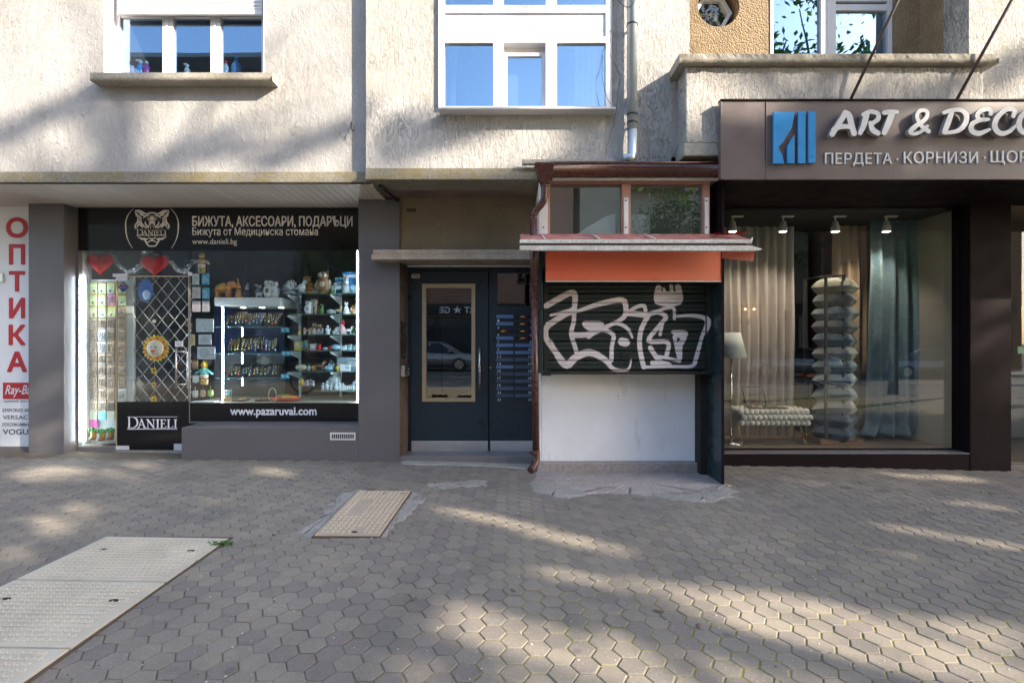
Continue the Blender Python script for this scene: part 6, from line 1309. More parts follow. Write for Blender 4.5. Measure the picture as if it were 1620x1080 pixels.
        q.lathe([(h * .4, 0), (h * .36, h * .1), (h * .12, h * .2)], seg=12); n = len(q.v); q.tube([(0, h * .1, h * .58), (0, -h * .06, h * .58)], h * .36, 20); q.use(w); q.tube([(0, -h * .061, h * .58), (0, -h * .075, h * .58)], h * .28, 20); q.use(k); q.box(-h * .015, h * .015, -h * .085, -h * .076, h * .58, h * .78); q.box(-h * .015, h * .12, -h * .085, -h * .076, h * .565, h * .595)
        q.use(b_)
        for i in range(7): t = i * PI / 6; q.ell((h * .4 * math.cos(t), 0, h * .6 + h * .38 * math.sin(t)), h * .06, 6, 4)
    elif kind == 'box':
        q.box(-h * .42, h * .42, -h * .25, h * .25, 0, h); q.use(b_); q.box(-h * .36, h * .36, -h * .26, -h * .251, h * .3, h * .75); q.box(-h * .44, h * .44, -h * .27, h * .27, h * .88, h * 1.0)
    elif kind == 'vase':
        q.lathe([(h * .14, 0), (h * .24, h * .25), (h * .2, h * .5), (h * .1, h * .65), (h * .15, h * .7)], seg=12); q.use(b_)
        for i in range(9): t = i * 2.4; q.ell((h * .16 * math.cos(t), h * .1 * math.sin(t), h * (.78 + .14 * ((i * 5) % 3) / 2)), h * .075, 6, 4)
    elif kind == 'ball':
        q.lathe([(h * .25, 0), (h * .2, h * .12)], seg=10); q.ell((0, 0, h * .55), h * .45, 12, 8); q.use(b_); q.ell((0, -h * .3, h * .6), h * .14, 8, 5)
    elif kind == 'shell':
        q.ell((0, 0, h * .4), (h * .75, h * .4, h * .4), 12, 6); q.use(b_)
        for i in range(5): t = PI * (i + .5) / 5; q.cone((h * .3 * math.cos(t), 0, h * .5), (h * .75 * math.cos(t), 0, h * (.5 + .5 * math.sin(t))), h * .14)
    elif kind == 'group':
        for i in range(4):
            x = (i - 1.5) * h * .34; s = .8 + .2 * ((i * 7) % 3) / 2; q.use(a if i % 2 else b_); q.ell((x, 0, h * .25 * s), (h * .19, h * .16, h * .26 * s), 8, 6); q.ell((x + h * .03, -h * .03, h * .62 * s), h * .15, 8, 6)
            q.use(k); q.ell((x + h * .08, -h * .17, h * .65 * s), h * .025, 5, 4); q.use(a if i % 2 else b_)
            for s2 in (-1, 1): q.ell((x + s2 * h * .1, 0, h * .78 * s), h * .06, 5, 4)
    return q
def place(kind, px, py, Y, hp_, c1, c2, lab, rz=0., nm=None):
    h = hp_ * Y / F; q = fig(kind, h, c1, c2); o = q.build('x', None, bd) if False else None
    me_name = {'owl': 'owl_figurine', 'owl2': 'owl_figurine', 'cat': 'cat_figurine', 'elephant': 'elephant_figurine', 'dog': 'dog_figurine', 'horse': 'horse_figurine', 'bird': 'bird_figurine', 'gnome': 'gnome_figurine', 'angel': 'angel_figurine', 'globe': 'snow_globe', 'clock': 'ornate_clock', 'box': 'gift_box', 'vase': 'flower_vase', 'ball': 'glass_ball', 'shell': 'shell_ornament', 'group': 'figurine_group'}[kind]
    me = bpy.data.meshes.new(nm or me_name); me.from_pydata(q.v, [], q.f); [me.materials.append(m_) for m_ in q.mats]; me.polygons.foreach_set('material_index', q.mi); me.polygons.foreach_set('use_smooth', q.sm); me.update()
    o = bpy.data.objects.new(nm or me_name, me); col.objects.link(o); o.location = (X(px, Y), Y, Z(py, Y if Y < 6.5 else Y) + .001); o.rotation_euler = (0, 0, rz)
    tag(o, lab, {'owl2': 'figurine', 'globe': 'snow globe', 'clock': 'clock', 'box': 'box', 'vase': 'vase', 'ball': 'ornament', 'shell': 'ornament'}.get(kind, 'figurine')); return o
Wt, Gy, Br, Or, Yl, Bl, Cr, Bk, Gn, Rd, Pk, Sv, Lb = (.68, .72, .74), (.32, .36, .38), (.22, .11, .05), (.62, .26, .05), (.62, .45, .06), (.04, .22, .5), (.55, .47, .33), (.02, .02, .02), (.10, .20, .05), (.55, .02, .02), (.60, .35, .38), (.40, .45, .48), (.25, .45, .55)
YT = 6.4
s0 = 470.5; t0 = 463.5
def base_y(ysh, Ysh, Y): return 540 + (ysh - 540) * Ysh / Y     # picture height of a shelf further back
def row(lst, ysh, Ysh):
    for kind, px, hp_, c1, c2, lab, *r in lst:
        Y = Ysh + .09 + (.12 if len(r) > 1 else 0); place(kind, px, base_y(ysh - .3, Ysh, Y), Y, hp_, c1, c2, lab, r[0] if r else 0)
row([('elephant', 354, 31, Or, Yl, 'orange elephant figurine with gold blanket on the showcase top'), ('cat', 378, 23, Or, Cr, 'orange seated cat figurine beside the elephant on the showcase top'), ('gnome', 391, 24, Bk, Gy, 'dark slim figurine on the showcase top next to the orange cat'), ('dog', 410, 13, Wt, Bk, 'white and black dog figurine on the showcase top'), ('vase', 408, 23, Gy, Wt, 'thin vase with one pale flower behind the dog figurine', 0, 1), ('owl', 425, 28, Wt, Br, 'white owl figurine on a stump, left one of the pair'), ('owl', 434, 26, Wt, Sv, 'white owl figurine leaning right, right one of the pair')], 470.5, Ys)
row([('clock', 460.5, 21, Sv, Wt, 'silver ornate clock with white face on the top rack shelf'), ('bird', 453, 23, Sv, Gy, 'grey bird ornament left of the ornate clock', 0, 1), ('bird', 478, 22, Wt, Sv, 'pair like white bird figurine on the top rack shelf', .6), ('owl', 487, 29, Or, Or, 'orange wooden owl on the top rack shelf', 0, 1), ('box', 492, 9, Or, Br, 'low orange wooden stand in front of the orange owl'), ('gnome', 500, 21, Gy, Cr, 'thin grey column candle on the top rack shelf', 0, 1), ('owl', 512, 36, Br, Cr, 'tall brown and cream owl, the largest figurine on the top shelf'), ('bird', 527, 18, Gy, Gn, 'dark metal bird ornament right of the tall owl'), ('horse', 536, 20, Sv, Gn, 'grey green horse ornament on the top shelf', .4), ('gnome', 548, 30, Sv, Sv, 'grey standing figure near the right end of the top shelf'), ('box', 544, 26, Bl, Lb, 'bright blue box standing at the back of the top shelf', 0, 1), ('box', 560, 34, Wt, Bl, 'tall white box with blue print at the right end of the top shelf', 0, 1), ('ball', 560, 14, Lb, Rd, 'pale blue ball ornament at the right end of the top shelf')], 463.5, Yr)
row([('cat', 475, 17, Bk, Br, 'black cat figurine with white eyes on the second shelf'), ('owl', 488, 21, Wt, Gy, 'white owl on the second shelf, left of two'), ('owl', 497, 25, Cr, Br, 'cream owl with brown base on the second shelf', 0, 1), ('group', 498, 9, Br, Cr, 'small brown hedgehog group in front of the cream owl'), ('vase', 509, 16, Gn, Gn, 'green leafy ornament on the second shelf'), ('shell', 523, 9, Sv, Lb, 'silver shell ornament on the second shelf'), ('horse', 534, 13, Cr, Gn, 'cream unicorn like horse on the second shelf'), ('cat', 548, 20, Wt, Wt, 'white tall cat on the second shelf near the right'), ('angel', 558, 15, Or, Wt, 'orange and white angel on the second shelf'), ('gnome', 563.5, 19, Wt, Wt, 'narrow white figure at the right end of the second shelf')], 496.5, Yr)
row([('cat', 474, 10, Yl, Or, 'golden cat figurine on the third shelf, leftmost'), ('angel', 482, 11, Pk, Cr, 'pinkish angel figurine on the third shelf'), ('angel', 490, 10, Cr, Or, 'cream angel figurine on the third shelf'), ('owl', 498.5, 19, Br, Cr, 'small brown owl at the back of the third shelf, left of two', 0, 1), ('owl', 506, 17, Br, Wt, 'small brown owl at the back of the third shelf, right of two', 0, 1), ('group', 499, 9, Wt, Pk, 'white and pink panda group on the third shelf'), ('shell', 508, 6, Gy, Wt, 'low grey ornament on the third shelf'), ('angel', 518.5, 15, Wt, Wt, 'plain white statuette on the third shelf'), ('clock', 534, 12, Sv, Sv, 'small silver ring shaped ornament on the third shelf'), ('ball', 528, 6, Sv, Wt, 'tiny silver ball on the third shelf'), ('gnome', 542, 24, Pk, Rd, 'pink figure with a red cap on the third shelf'), ('horse', 551, 14, Wt, Sv, 'white rearing horse on the third shelf'), ('bird', 559, 12, Gn, Sv, 'greenish bird on the third shelf, near the right end')], 529, Yr)
row([('box', 472.5, 13.5, Yl, Cr, 'yellow gift box on the fourth shelf'), ('globe', 484, 17, Br, Bl, 'snow globe with a dark blue figure on the fourth shelf'), ('box', 495.5, 10, Pk, Wt, 'pink and white box on the fourth shelf'), ('bird', 504.5, 11, Rd, Rd, 'red bird figurine on the fourth shelf'), ('shell', 515, 6, Wt, Lb, 'white domed shell on the fourth shelf'), ('ball', 522, 6, Rd, Wt, 'small red ball on the fourth shelf'), ('shell', 531.5, 11, Lb, Bl, 'pale blue sea creature on the fourth shelf'), ('shell', 543, 8, Wt, Wt, 'white round shell on the fourth shelf'), ('group', 553, 12, Lb, Wt, 'pale blue and white group on the fourth shelf'), ('angel', 562.5, 8, Wt, Lb, 'white low figure at the end of the fourth shelf')], 554.5, Yr)
row([('shell', 477, 13, Cr, Br, 'brown and cream rooster like ornament on the fifth shelf'), ('vase', 489, 12, Wt, Gn, 'white bowl with green leaves on the fifth shelf'), ('ball', 495.5, 8, Or, Gn, 'orange ball ornament on the fifth shelf'), ('horse', 505, 17, Br, Yl, 'bronze horse on the fifth shelf'), ('shell', 520, 10, Lb, Wt, 'turquoise wave ornament on the fifth shelf'), ('angel', 524, 17, Lb, Wt, 'turquoise patterned figure on the fifth shelf', 0, 1), ('ball', 534, 8, Yl, Br, 'golden brown ball on the fifth shelf'), ('box', 543, 10, Wt, Wt, 'white box on the fifth shelf, left of two'), ('box', 550, 10, Wt, Sv, 'white box on the fifth shelf, right of two'), ('box', 544, 21, Lb, Sv, 'pale blue box stacked behind the white boxes', 0, 1), ('box', 559, 20, Lb, Wt, 'pale blue tin at the right end of the fifth shelf', 0, 1)], 587.5, Yr)
row([('group', 489, 13, Wt, Pk, 'white flower group standing low on the left of the rack'), ('vase', 477.5, 17, Yl, Gn, 'yellow green vase low on the left of the rack')], 612, Yr)
row([('angel', 511, 12, Wt, Lb, 'white cherub on the sixth shelf, leftmost'), ('angel', 517.5, 16, Wt, Wt, 'taller white cherub beside the leftmost one'), ('angel', 524, 12, Wt, Wt, 'white cherub in the middle of the sixth shelf, small'), ('ball', 529, 22, Wt, Wt, 'large white rose ball on the sixth shelf', 0, 1), ('angel', 532, 16, Wt, Lb, 'white cherub in front of the rose ball'), ('cat', 537.5, 13, Wt, Wt, 'white cat on the sixth shelf'), ('angel', 543, 11, Wt, Wt, 'white cherub right of the white cat'), ('group', 551, 9, Wt, Wt, 'white group of four cherubs on the sixth shelf'), ('angel', 560, 14, Wt, Lb, 'white cherub near the right end of the sixth shelf'), ('bird', 564, 20, Wt, Wt, 'white bird at the right end of the sixth shelf', 0, 1)], 618, Yr)
# jewellery on stands
def necklace(px, pt, pb, Y, c1, cp, lab, w=4., tilt=.0):
    x, z1, z0 = X(px, Y), Z(pt, Y), Z(pb, Y); W_ = w * Y / F / 2; q = M(); q.use(cmat(c1, .25, .8)); q.tube(cr([(x - W_ + tilt, Y + .02, z1), (x - W_ * .7 + tilt * .5, Y, (z0 + z1) / 2), (x, Y - .005, z0 + .02), (x + W_ * .7 + tilt * .5, Y, (z0 + z1) / 2), (x + W_ + tilt, Y + .02, z1)], 3), .0022, 4)
    q.use(cmat(cp, .2, .2)); q.ell((x, Y - .008, z0 + .01), (.011, .005, .014), 6, 5); tag(q.build('necklace', None, None), lab, 'necklace', 'necklaces hung in the lit showcase')
jc = [(.6, .6, .62), (.62, .45, .12), (.5, .52, .55), (.62, .48, .2)]; pc = [(.6, .62, .65), (.1, .3, .6), (.62, .4, .1), (.1, .5, .2), (.6, .1, .1), (.7, .7, .2)]
def stand(x0p, x1p, pt, pb, Y, cc, lab): q = M(); a, b_, c_, d_ = X(x0p, Y), X(x1p, Y), Z(pb, Y), Z(pt, Y); q.use(cmat(cc, .8)); q.v += [(a, Y, c_), (b_, Y, c_), (b_, Y + .16, d_), (a, Y + .16, d_), (a, Y + .18, c_), (b_, Y + .18, c_), (b_, Y + .18, d_), (a, Y + .18, d_)]; [q.face(f) for f in ((0, 1, 2, 3), (5, 4, 7, 6), (4, 0, 3, 7), (1, 5, 6, 2), (3, 2, 6, 7), (4, 5, 1, 0))]; tag(q.build('jewellery_stand', None, None), lab, 'display stand', 'dark sloping jewellery stands')
stand(359, 382, 492, 515.5, 6.36, (.012, .015, .03), 'dark sloping stand on the upper showcase shelf, left'); stand(386, 412, 494, 515.5, 6.36, (.012, .02, .06), 'navy sloping stand on the upper showcase shelf, middle'); stand(416, 438, 494, 515.5, 6.36, (.015, .012, .012), 'black sloping stand on the upper showcase shelf, right')
stand(363, 381, 532, 557.5, 6.36, (.012, .012, .015), 'black sloping stand on the middle shelf, left'); stand(384, 406, 530, 557.5, 6.36, (.008, .012, .015), 'black sloping stand with long chains, middle shelf'); stand(412, 432, 536, 557.5, 6.36, (.012, .03, .08), 'navy sloping stand on the middle shelf, right')
stand(360, 385, 576, 596.5, 6.36, (.012, .015, .02), 'black sloping stand on the lower shelf, left'); stand(390, 440, 577, 596.5, 6.36, (.012, .012, .015), 'wide black sloping stand on the lower shelf, right')
sn = ['upper', 'middle', 'lower']
for s_, (pt, pb, n) in enumerate(((494, 513, 14), (532, 555, 15), (576, 594, 14))):
    for i in range(n):
        px = 361 + i * 76 / (n - 1) + random.uniform(-1, 1); necklace(px, pt + random.uniform(0, 5), pb - random.uniform(0, 5), 6.33, random.choice(jc), random.choice(pc), 'fine necklace on the %s showcase shelf, %s from the left' % (sn[s_], ordn[i]), random.uniform(2.5, 4.5), random.uniform(-.01, .02))
for i, (px, pz) in enumerate(((447.5, 522), (454.5, 522), (449, 559), (456, 559), (447.5, 595), (454.5, 595))): o = M().box(X(px - 3.2, 6.12), X(px + 3.2, 6.12), 6.12, 6.124, Z(pz + 4, 6.12), Z(pz - 3.5, 6.12)).build('price_tag', cmat((.05, .42, .62), .4), None); text('%', 'print', 'signwhite', o, (px - 2, pz - 2, px + 2, pz + 2), 6.1195); o['label'] = '%s sky blue discount tag beside the showcase, %s pair from the top' % (('left', 'right')[i % 2], ordn[i // 2]); o['category'] = 'tag'; o['group'] = 'blue discount tags'
dk = Z(637, 6.07)
for a, b_, lb in ((372, 388, 'dark wooden ring tray on the window deck, left one'), (408, 426, 'dark wooden ring tray on the window deck, right one')):
    t = M(); x0, x1 = X(a, 6.25), X(b_, 6.25); t.use('wooddark'); t.box(x0, x1, 6.18, 6.36, dk + .001, dk + .022); t.use(cmat((.5, .35, .15), .4, .5))
    for k in range(14): t.ell((random.uniform(x0 + .01, x1 - .01), random.uniform(6.2, 6.34), dk + .027), .009, 6, 4)
    tag(t.build('ring_tray', None, None), lb, 'tray', 'wooden ring trays')
t = M(); t.use(cmat((.55, .03, .02), .5)); t.ell((X(452, 6.25), 6.25, dk + .03), (.19, .10, .035), 14, 7); t.use(cmat((.62, .26, .03), .5)); t.ell((X(460, 6.25), 6.20, dk + .055), (.10, .07, .025), 10, 6); t.use(cmat((.12, .22, .04), .6)); t.ell((X(449, 6.25), 6.25, dk + .07), (.08, .05, .018), 10, 6); tag(t.build('fruit_dish', None, None), 'red and orange fruit shaped dish on the window deck', 'dish')
t = M(); t.use(cmat((.65, .35, .03), .4)); [t.tube(cr([(X(352 + k * 2.2, 6.2), 6.2, dk + .004), (X(356 + k * 2.2, 6.2), 6.2, dk + .05), (X(360 + k * 2.4, 6.2), 6.2, dk + .006)], 3), .006, 5) for k in range(4)]; t.use(cmat((.35, .6, .6), .3)); [t.tube(cr([(X(353 + k * 4, 6.22), 6.22, dk + .005), (X(354 + k * 4, 6.22), 6.22, dk + .10), (X(358 + k * 4, 6.22), 6.22, dk + .14), (X(360 + k * 3, 6.22), 6.22, dk + .01)], 3), .003, 5) for k in range(3)]; tag(t.build('bracelets', None, None), 'orange bracelets and turquoise bangles at the left end of the window deck', 'bracelets')
t = M(); t.use(cmat((.68, .65, .5), .3)); t.tube(cr([(X(431 + 6 * math.cos(a), 6.15), 6.15, dk + .085 + .085 * math.sin(a)) for a in [k * PI / 6 for k in range(13)]], 2), .004, 5); tag(t.build('pearl_strand', None, None), 'cream bead strand hanging in a loop over the window deck', 'necklace')
t = M(); t.use('roomwhite'); t.box(X(305, 6.12), X(340, 6.12), 6.10, 6.2, dk + .001, dk + .012); tag(t.build('white_ledger', None, None), 'flat white box on the window deck beside the door', 'box')
# ------------------------------------------------------------------ decor shop display
M_['sheer'] = mat('taupe_sheer_curtain', (.50, .44, .41), .85, var=.08, vs=3, bs=400, bst=.2, st=(3, 3, .3)); M_['beigec'] = mat('beige_curtain', (.48, .36, .26), .85, var=.08, bs=300, bst=.2, st=(3, 3, .3))
m, nt, b = new('teal_patterned_curtain'); p = pos(nt); n1 = noi(nt, p, 26, 6, .75, 1.5); c = mixc(nt, (.07, .14, .18), (.13, .21, .25), noi(nt, p, 3, 3)); c = mixc(nt, c, (.26, .27, .22), ramp(nt, n1, .54, .60, 0, .9)); nt.links.new(c, b.inputs['Base Color']); b.inputs['Roughness'].default_value = .6; b.inputs['Sheen Weight'].default_value = .3; nt.links.new(bump(nt, noi(nt, p, 300, 3), .3, .003), b.inputs['Normal']); M_['tealc'] = m
def curtain(name, px0, px1, Y, pt, pb, folds, amp, mt, lab, pool=0., taper=0., seed=0):
    x0, x1, z0, z1 = X(px0, Y), X(px1, Y), Z(pb, Y), Z(pt, Y); rr = random.Random(seed); ph_ = [rr.uniform(-.35, .35) for _ in range(folds + 3)]
    def fn(u, v):
        i = u * folds; k = int(i); wv = i + ph_[min(k, folds)] * (1 - abs(2 * (i - k) - 1)) * .5; z = z1 + (z0 - z1) * v; a = amp * (.35 + .65 * min(1, v * 3)); s = math.sin(2 * PI * wv); s = s * (1.25 - .25 * s * s)
        x = x0 + u * (x1 - x0) + .02 * mnoise.noise(Vector((u * 5, v * 3, seed))) + (u - .5) * taper * v ** 2; y = Y + a * s + .015 * mnoise.noise(Vector((u * 9, v * 2, seed + 3)))
        if pool and v > .93: w = (v - .93) / .07; z = max(z0 + .012 + .02 * (1 + math.sin(u * 31 + seed)), z1 + (z0 - z1) * .93 - (z1 - z0) * .05 * w); x += (u - .5) * pool * w; y -= pool * .3 * w * (.6 + .4 * math.sin(u * 17))
        return (x, y, z)
    q = M(); q.grid(fn, folds * 12, 60); n = len(q.v); q.v += [(x, y + .004, z) for x, y, z in q.v[:n]]; w_ = folds * 12 + 1
    for j in range(60):
        for i in range(folds * 12): a = n + j * w_ + i; q.face((a + w_, a + w_ + 1, a + 1, a), True)
    for (A, Bq) in [(i, i + 1) for i in range(w_ - 1)] + [(60 * w_ + i + 1, 60 * w_ + i) for i in range(w_ - 1)] + [((j + 1) * w_, j * w_) for j in range(60)] + [(j * w_ + w_ - 1, (j + 1) * w_ + w_ - 1) for j in range(60)]: q.face((Bq, A, n + A, n + Bq))
    t = thing(name, lab, 'curtain', ((x0 + x1) / 2, Y, z0)); q.build('cloth', mt, t); q = M(); q.box(x0, x1, Y - amp * .5, Y + amp * .5, z1 - .002, z1 + .035); q.build('header_tape', mt, t); return t
fl = .146
curtain('sheer_curtain', 1143, 1256, 6.75, 352, 696, 8, .055, 'sheer', 'taupe sheer curtain hanging behind the bench and floor lamp', seed=1)
curtain('beige_curtain', 1318, 1398, 6.70, 352, 694, 6, .05, 'beigec', 'beige curtain hanging behind the cushion tower', seed=2)
curtain('patterned_curtain', 1376, 1474, 6.45, 350, 695, 5, .06, 'tealc', 'dark teal patterned curtain pooling on the shop floor', pool=.22, taper=.14, seed=3)
tr_ = thing('track_light_rail', 'cream ceiling track with four conical spotlights above the display', 'track light', (X(1270, 6.2), 6.2, 2.8)); Yt = 6.15
B('rail', 'whitepaint', tr_, X(1143, Yt), X(1446, Yt), Yt, Yt + .04, Z(337, Yt), Z(331, Yt), .003); M().tube([(X(1143, 6.6), 6.6, Z(345, 6.6)), (X(1480, 6.6), 6.6, Z(345, 6.6))], .012, 8).build('curtain_rod', 'rod', tr_)
for px in (1160, 1240, 1323, 1404):
    PB('adapter', 'whitepaint', tr_, px - 2, px + 17, 337.5, 343, Yt, .04, .003); x = X(px, Yt); z = Z(366, Yt)
    M().tube([(x, Yt + .02, Z(338, Yt)), (x, Yt + .02, z + .13)], .011, 8).build('stem', 'whitepaint', tr_); s_ = M().lathe([(.055, 0), (.05, .04), (.030, .125), (.01, .135)], (x, Yt + .02, z), 16).build('spot_shade', 'whitepaint', tr_); M().lathe([(.040, -.003), (.040, .002)], (x, Yt + .02, z), 14).build('lens', 'spot', s_)
    la = bpy.data.lights.new('spotlight', 'SPOT'); la.energy = 13; la.spot_size = R(95); la.spot_blend = 1; la.color = (1, .84, .66); la.shadow_soft_size = .03; lo = bpy.data.objects.new('spotlight', la); col.objects.link(lo); lo.parent = tr_; lo.matrix_parent_inverse = Matrix.Translation(tr_.location).inverted(); lo.location = (x, Yt + .02, z - .02); lo.rotation_euler = (R(18), 0, 0)
# cushion tower
ct = thing('cushion_rack', 'black metal rack standing on a reddish wooden block', 'display rack', (X(1320, 6.3), 6.3, fl)); Yc = 6.25
B('wood_base', 'woodred', ct, X(1288, Yc), X(1354, Yc), 6.12, 6.52, fl + .001, Z(693, Yc) + .005, .004)
for px in (1305, 1333.5):
    B('upright', 'blackmetal', ct, X(px, 6.07), X(px + 4.2, 6.07), 6.07, 6.09, Z(694, 6.07), Z(434, 6.07), .001); B('top_bar', 'blackmetal', ct, X(px, 6.07), X(px + 4.2, 6.07), 6.09, 6.50, Z(436, 6.07), Z(434, 6.07) - .001, .001); B('rear_upright', 'blackmetal', ct, X(px, 6.07), X(px + 4.2, 6.07), 6.50, 6.52, Z(694, 6.12), Z(434, 6.07), .001)
B('top_bar', 'blackmetal', ct, X(1308.5, 6.07), X(1333, 6.07), 6.071, 6.089, Z(437, 6.07), Z(434.5, 6.07), .001)
PC = [((0.310, 0.298, 0.236), 'cream quilted cushion, topmost of the tower'), ((0.260, 0.273, 0.260), 'pale grey leaf patterned cushion, second from the top'), ((0.273, 0.310, 0.335), 'pale blue marbled cushion, third from the top'), ((0.186, 0.180, 0.186), 'plain grey cushion, fourth from the top'), ((0.124, 0.167, 0.198), 'slate blue cushion, fifth from the top'), ((0.273, 0.279, 0.273), 'silver grey cushion, sixth from the top'), ((0.149, 0.205, 0.223), 'teal grey cushion, seventh from the top'), ((0.186, 0.236, 0.260), 'fine striped blue and white cushion, eighth from the top'), ((0.186, 0.236, 0.248), 'blue cushion with white corner, ninth from the top'), ((0.341, 0.329, 0.310), 'white cushion, tenth from the top'), ((0.087, 0.118, 0.155), 'dark blue grey cushion, second from the bottom'), ((0.081, 0.112, 0.143), 'dark blue grey cushion, lowest of the tower')]
zc0, zc1 = Z(683, 6.29), Z(455, 6.29); sp_ = (zc1 - zc0) / 11
for i, (cc, lb) in enumerate(PC):
    zc = zc1 - i * sp_; mt = mat('cushion_cloth_%d' % i, cc, .7, var=.18, vs=14 if i in (1, 2, 4) else 5, bs=250, bst=.25, c2=tuple(x * (.45 if i in (1, 2) else .75) for x in cc))
    if i == 7:
        nt = mt.node_tree; b = nt.nodes['Principled BSDF']; wv = nd(nt, 'ShaderNodeTexWave', i={'Scale': 28, 'Distortion': .3}); wv.wave_type = 'BANDS'; wv.bands_direction = 'DIAGONAL'; nt.links.new(pos(nt), wv.inputs['Vector']); nt.links.new(mixc(nt, (.05, .10, .13), (.55, .58, .58), ramp(nt, wv.outputs[0], .4, .6)), b.inputs['Base Color'])
    q = M(); n = 20; S = .215; T = sp_ * .70; rz = R(45) + random.uniform(-.08, .08); tl = random.uniform(-.03, .03)
    for sgn in (1, -1):
        def fn(u, v):
            a, c_ = u * 2 - 1, v * 2 - 1; pin = 1 - .07 * (1 - a * a) * 1 - .0; k1 = 1 - .09 * (1 - abs(a)) * abs(c_) ** 2; k2 = 1 - .09 * (1 - abs(c_)) * abs(a) ** 2; x = a * S * k2; y = c_ * S * k1
            h = T * (max(0, (1 - a ** 4) * (1 - c_ ** 4))) ** .62 * (1 + .06 * mnoise.noise(Vector((a * 3, c_ * 3, i)))); X_ = x * math.cos(rz) - y * math.sin(rz); Y_ = x * math.sin(rz) + y * math.cos(rz)
            return (X(1321, 6.29) + X_, 6.29 + Y_, zc + sgn * h + tl * X_ - (.05 * (abs(X_) / .3) ** 2 if i in (8, 9) else 0))
        n0 = len(q.v); q.grid(fn, n, n)
        if sgn < 0: q.f[-n * n:] = [f[::-1] for f in q.f[-n * n:]]
    tag(q.build('cushion', mt, None), lb, 'cushion', 'cushions stacked in the rack')
# tufted bench
be = thing('tufted_bench', 'cream braided bench on thin brass hairpin legs', 'bench', (X(1230, 6.2), 6.2, fl)); Yb = 6.1; bx0, bx1 = X(1171, Yb), X(1286, Yb); bz0, bz1 = Z(674, Yb), Z(649, Yb)
M_['cream'] = mat('cream_wool', (.58, .53, .46), .9, var=.08, vs=20, bs=250, bst=.5); se = B('seat', 'cream', be, bx0 + .04, bx1 - .04, 6.14, 6.46, bz0 + .03, bz1 - .02, .02)
q = M(); nx_, nz_ = 13, 3
for j in range(nz_):
    for i in range(nx_ + 1):
        x = bx0 + .03 + (i + .5 * (j % 2)) * (bx1 - bx0 - .05) / (nx_ + .5); z = bz0 + .035 + j * (bz1 - bz0 - .06) / (nz_ - 1)
        if x < bx1: q.ell((x, 6.13 + (.02 if j == 2 else 0), z), (.040, .032, .036), 10, 7)
for k in range(1, 6):
    for i in range(nx_ + 1):
        x = bx0 + .03 + (i + .5 * (k % 2)) * (bx1 - bx0 - .05) / (nx_ + .5)
        if x < bx1: q.ell((x, 6.15 + k * .062, bz1 - .018), (.040, .036, .030), 9, 6)
q.build('braided_cover', 'cream', se)
for x, s_ in ((bx0 + .08, -1), (bx1 - .08, 1)):
    for y in (6.17, 6.43):
        q = M(); q.tube(cr([(x - .045, y, bz0 + .04), (x + s_ * .03 - .006, y, fl + .02), (x + s_ * .035, y, fl + .006), (x + s_ * .03 + .008, y, fl + .02), (x + .045, y, bz0 + .04)], 4), .005, 6); q.build('leg', 'gold', be)
tyz = bz1 + .012
t = thing('serving_tray', 'black tray with colourful fabric samples lying on the cream bench', 'tray', (X(1215, 6.25), 6.25, tyz)); B('tray_base', 'blackmetal', t, X(1186, 6.2), X(1245, 6.2), 6.16, 6.36, tyz, tyz + .010, .003)
for i in range(11): o = M().box(0, .035, 0, .05, 0, .006).build('sample', cmat(random.choice([(.6, .12, .05), (.62, .45, .1), (.1, .2, .1), (.5, .1, .2), (.65, .6, .5), (.05, .1, .3)]), .7), t); o.location = (X(1190 + i * 4.6, 6.2), 6.18 + .05 * (i % 3), tyz + .0105 + .0005 * i); o.rotation_euler = (0, 0, .3 * i)
q = M(); fx0, fx1, fz1 = X(1176, 6.42), X(1211, 6.42), Z(612, 6.42)
q.tube([(fx0 + .02, 6.40, tyz + .01), (fx0, 6.46, fz1), (fx1 - .02, 6.46, fz1), (fx1, 6.40, tyz + .01)], .008, 6); q.tube([(fx0 + .02, 6.40, tyz + .01), (fx1, 6.40, tyz + .01)], .008, 6); tag(q.build('picture_frame', 'blackmetal', None), 'empty black metal frame standing on the bench', 'frame')
lp = thing('floor_lamp', 'floor lamp with white conical shade and thin chrome stem', 'lamp', (X(1158, 6.2), 6.2, fl)); lx = X(1157, 6.2)
M().lathe([(.125, 0), (.12, .02), (.04, .03), (.012, .05)], (lx, 6.2, fl + .001), 24).build('base', 'chrome', lp); M().tube([(lx, 6.2, fl + .03), (lx, 6.2, Z(560, 6.2))], .010, 10).build('stem', 'chrome', lp)
q = M(); q.lathe([(.180, 0), (.105, Z(526, 6.2) - Z(566, 6.2))], (lx, 6.2, Z(566, 6.2)), 28); q.build('lamp_shade', mat('white_lamp_shade', (.72, .72, .68), .8, var=.03, bst=0), lp)
t = thing('side_table', 'small round wooden table at the back of the curtain shop', 'table', (X(1280, 7.6), 7.6, fl)); q = M(); M().lathe([(.38, 0), (.38, .03)], (X(1283, 7.6), 7.6, .88), 20).build('table_top', 'woodred', t); M().tube([(X(1283, 7.6), 7.6, fl), (X(1283, 7.6), 7.6, .88)], .03, 8).build('leg', 'blackmetal', t)
for i, px in enumerate((1179, 1193)): tag(M().ell((X(px, 6.62), 6.62, Z(489, 6.62)), .012, 8, 6).build('string_bulb', 'bulb', None), 'tiny warm bulb glowing before the sheer curtain, %s one' % ('left', 'right')[i], 'light')
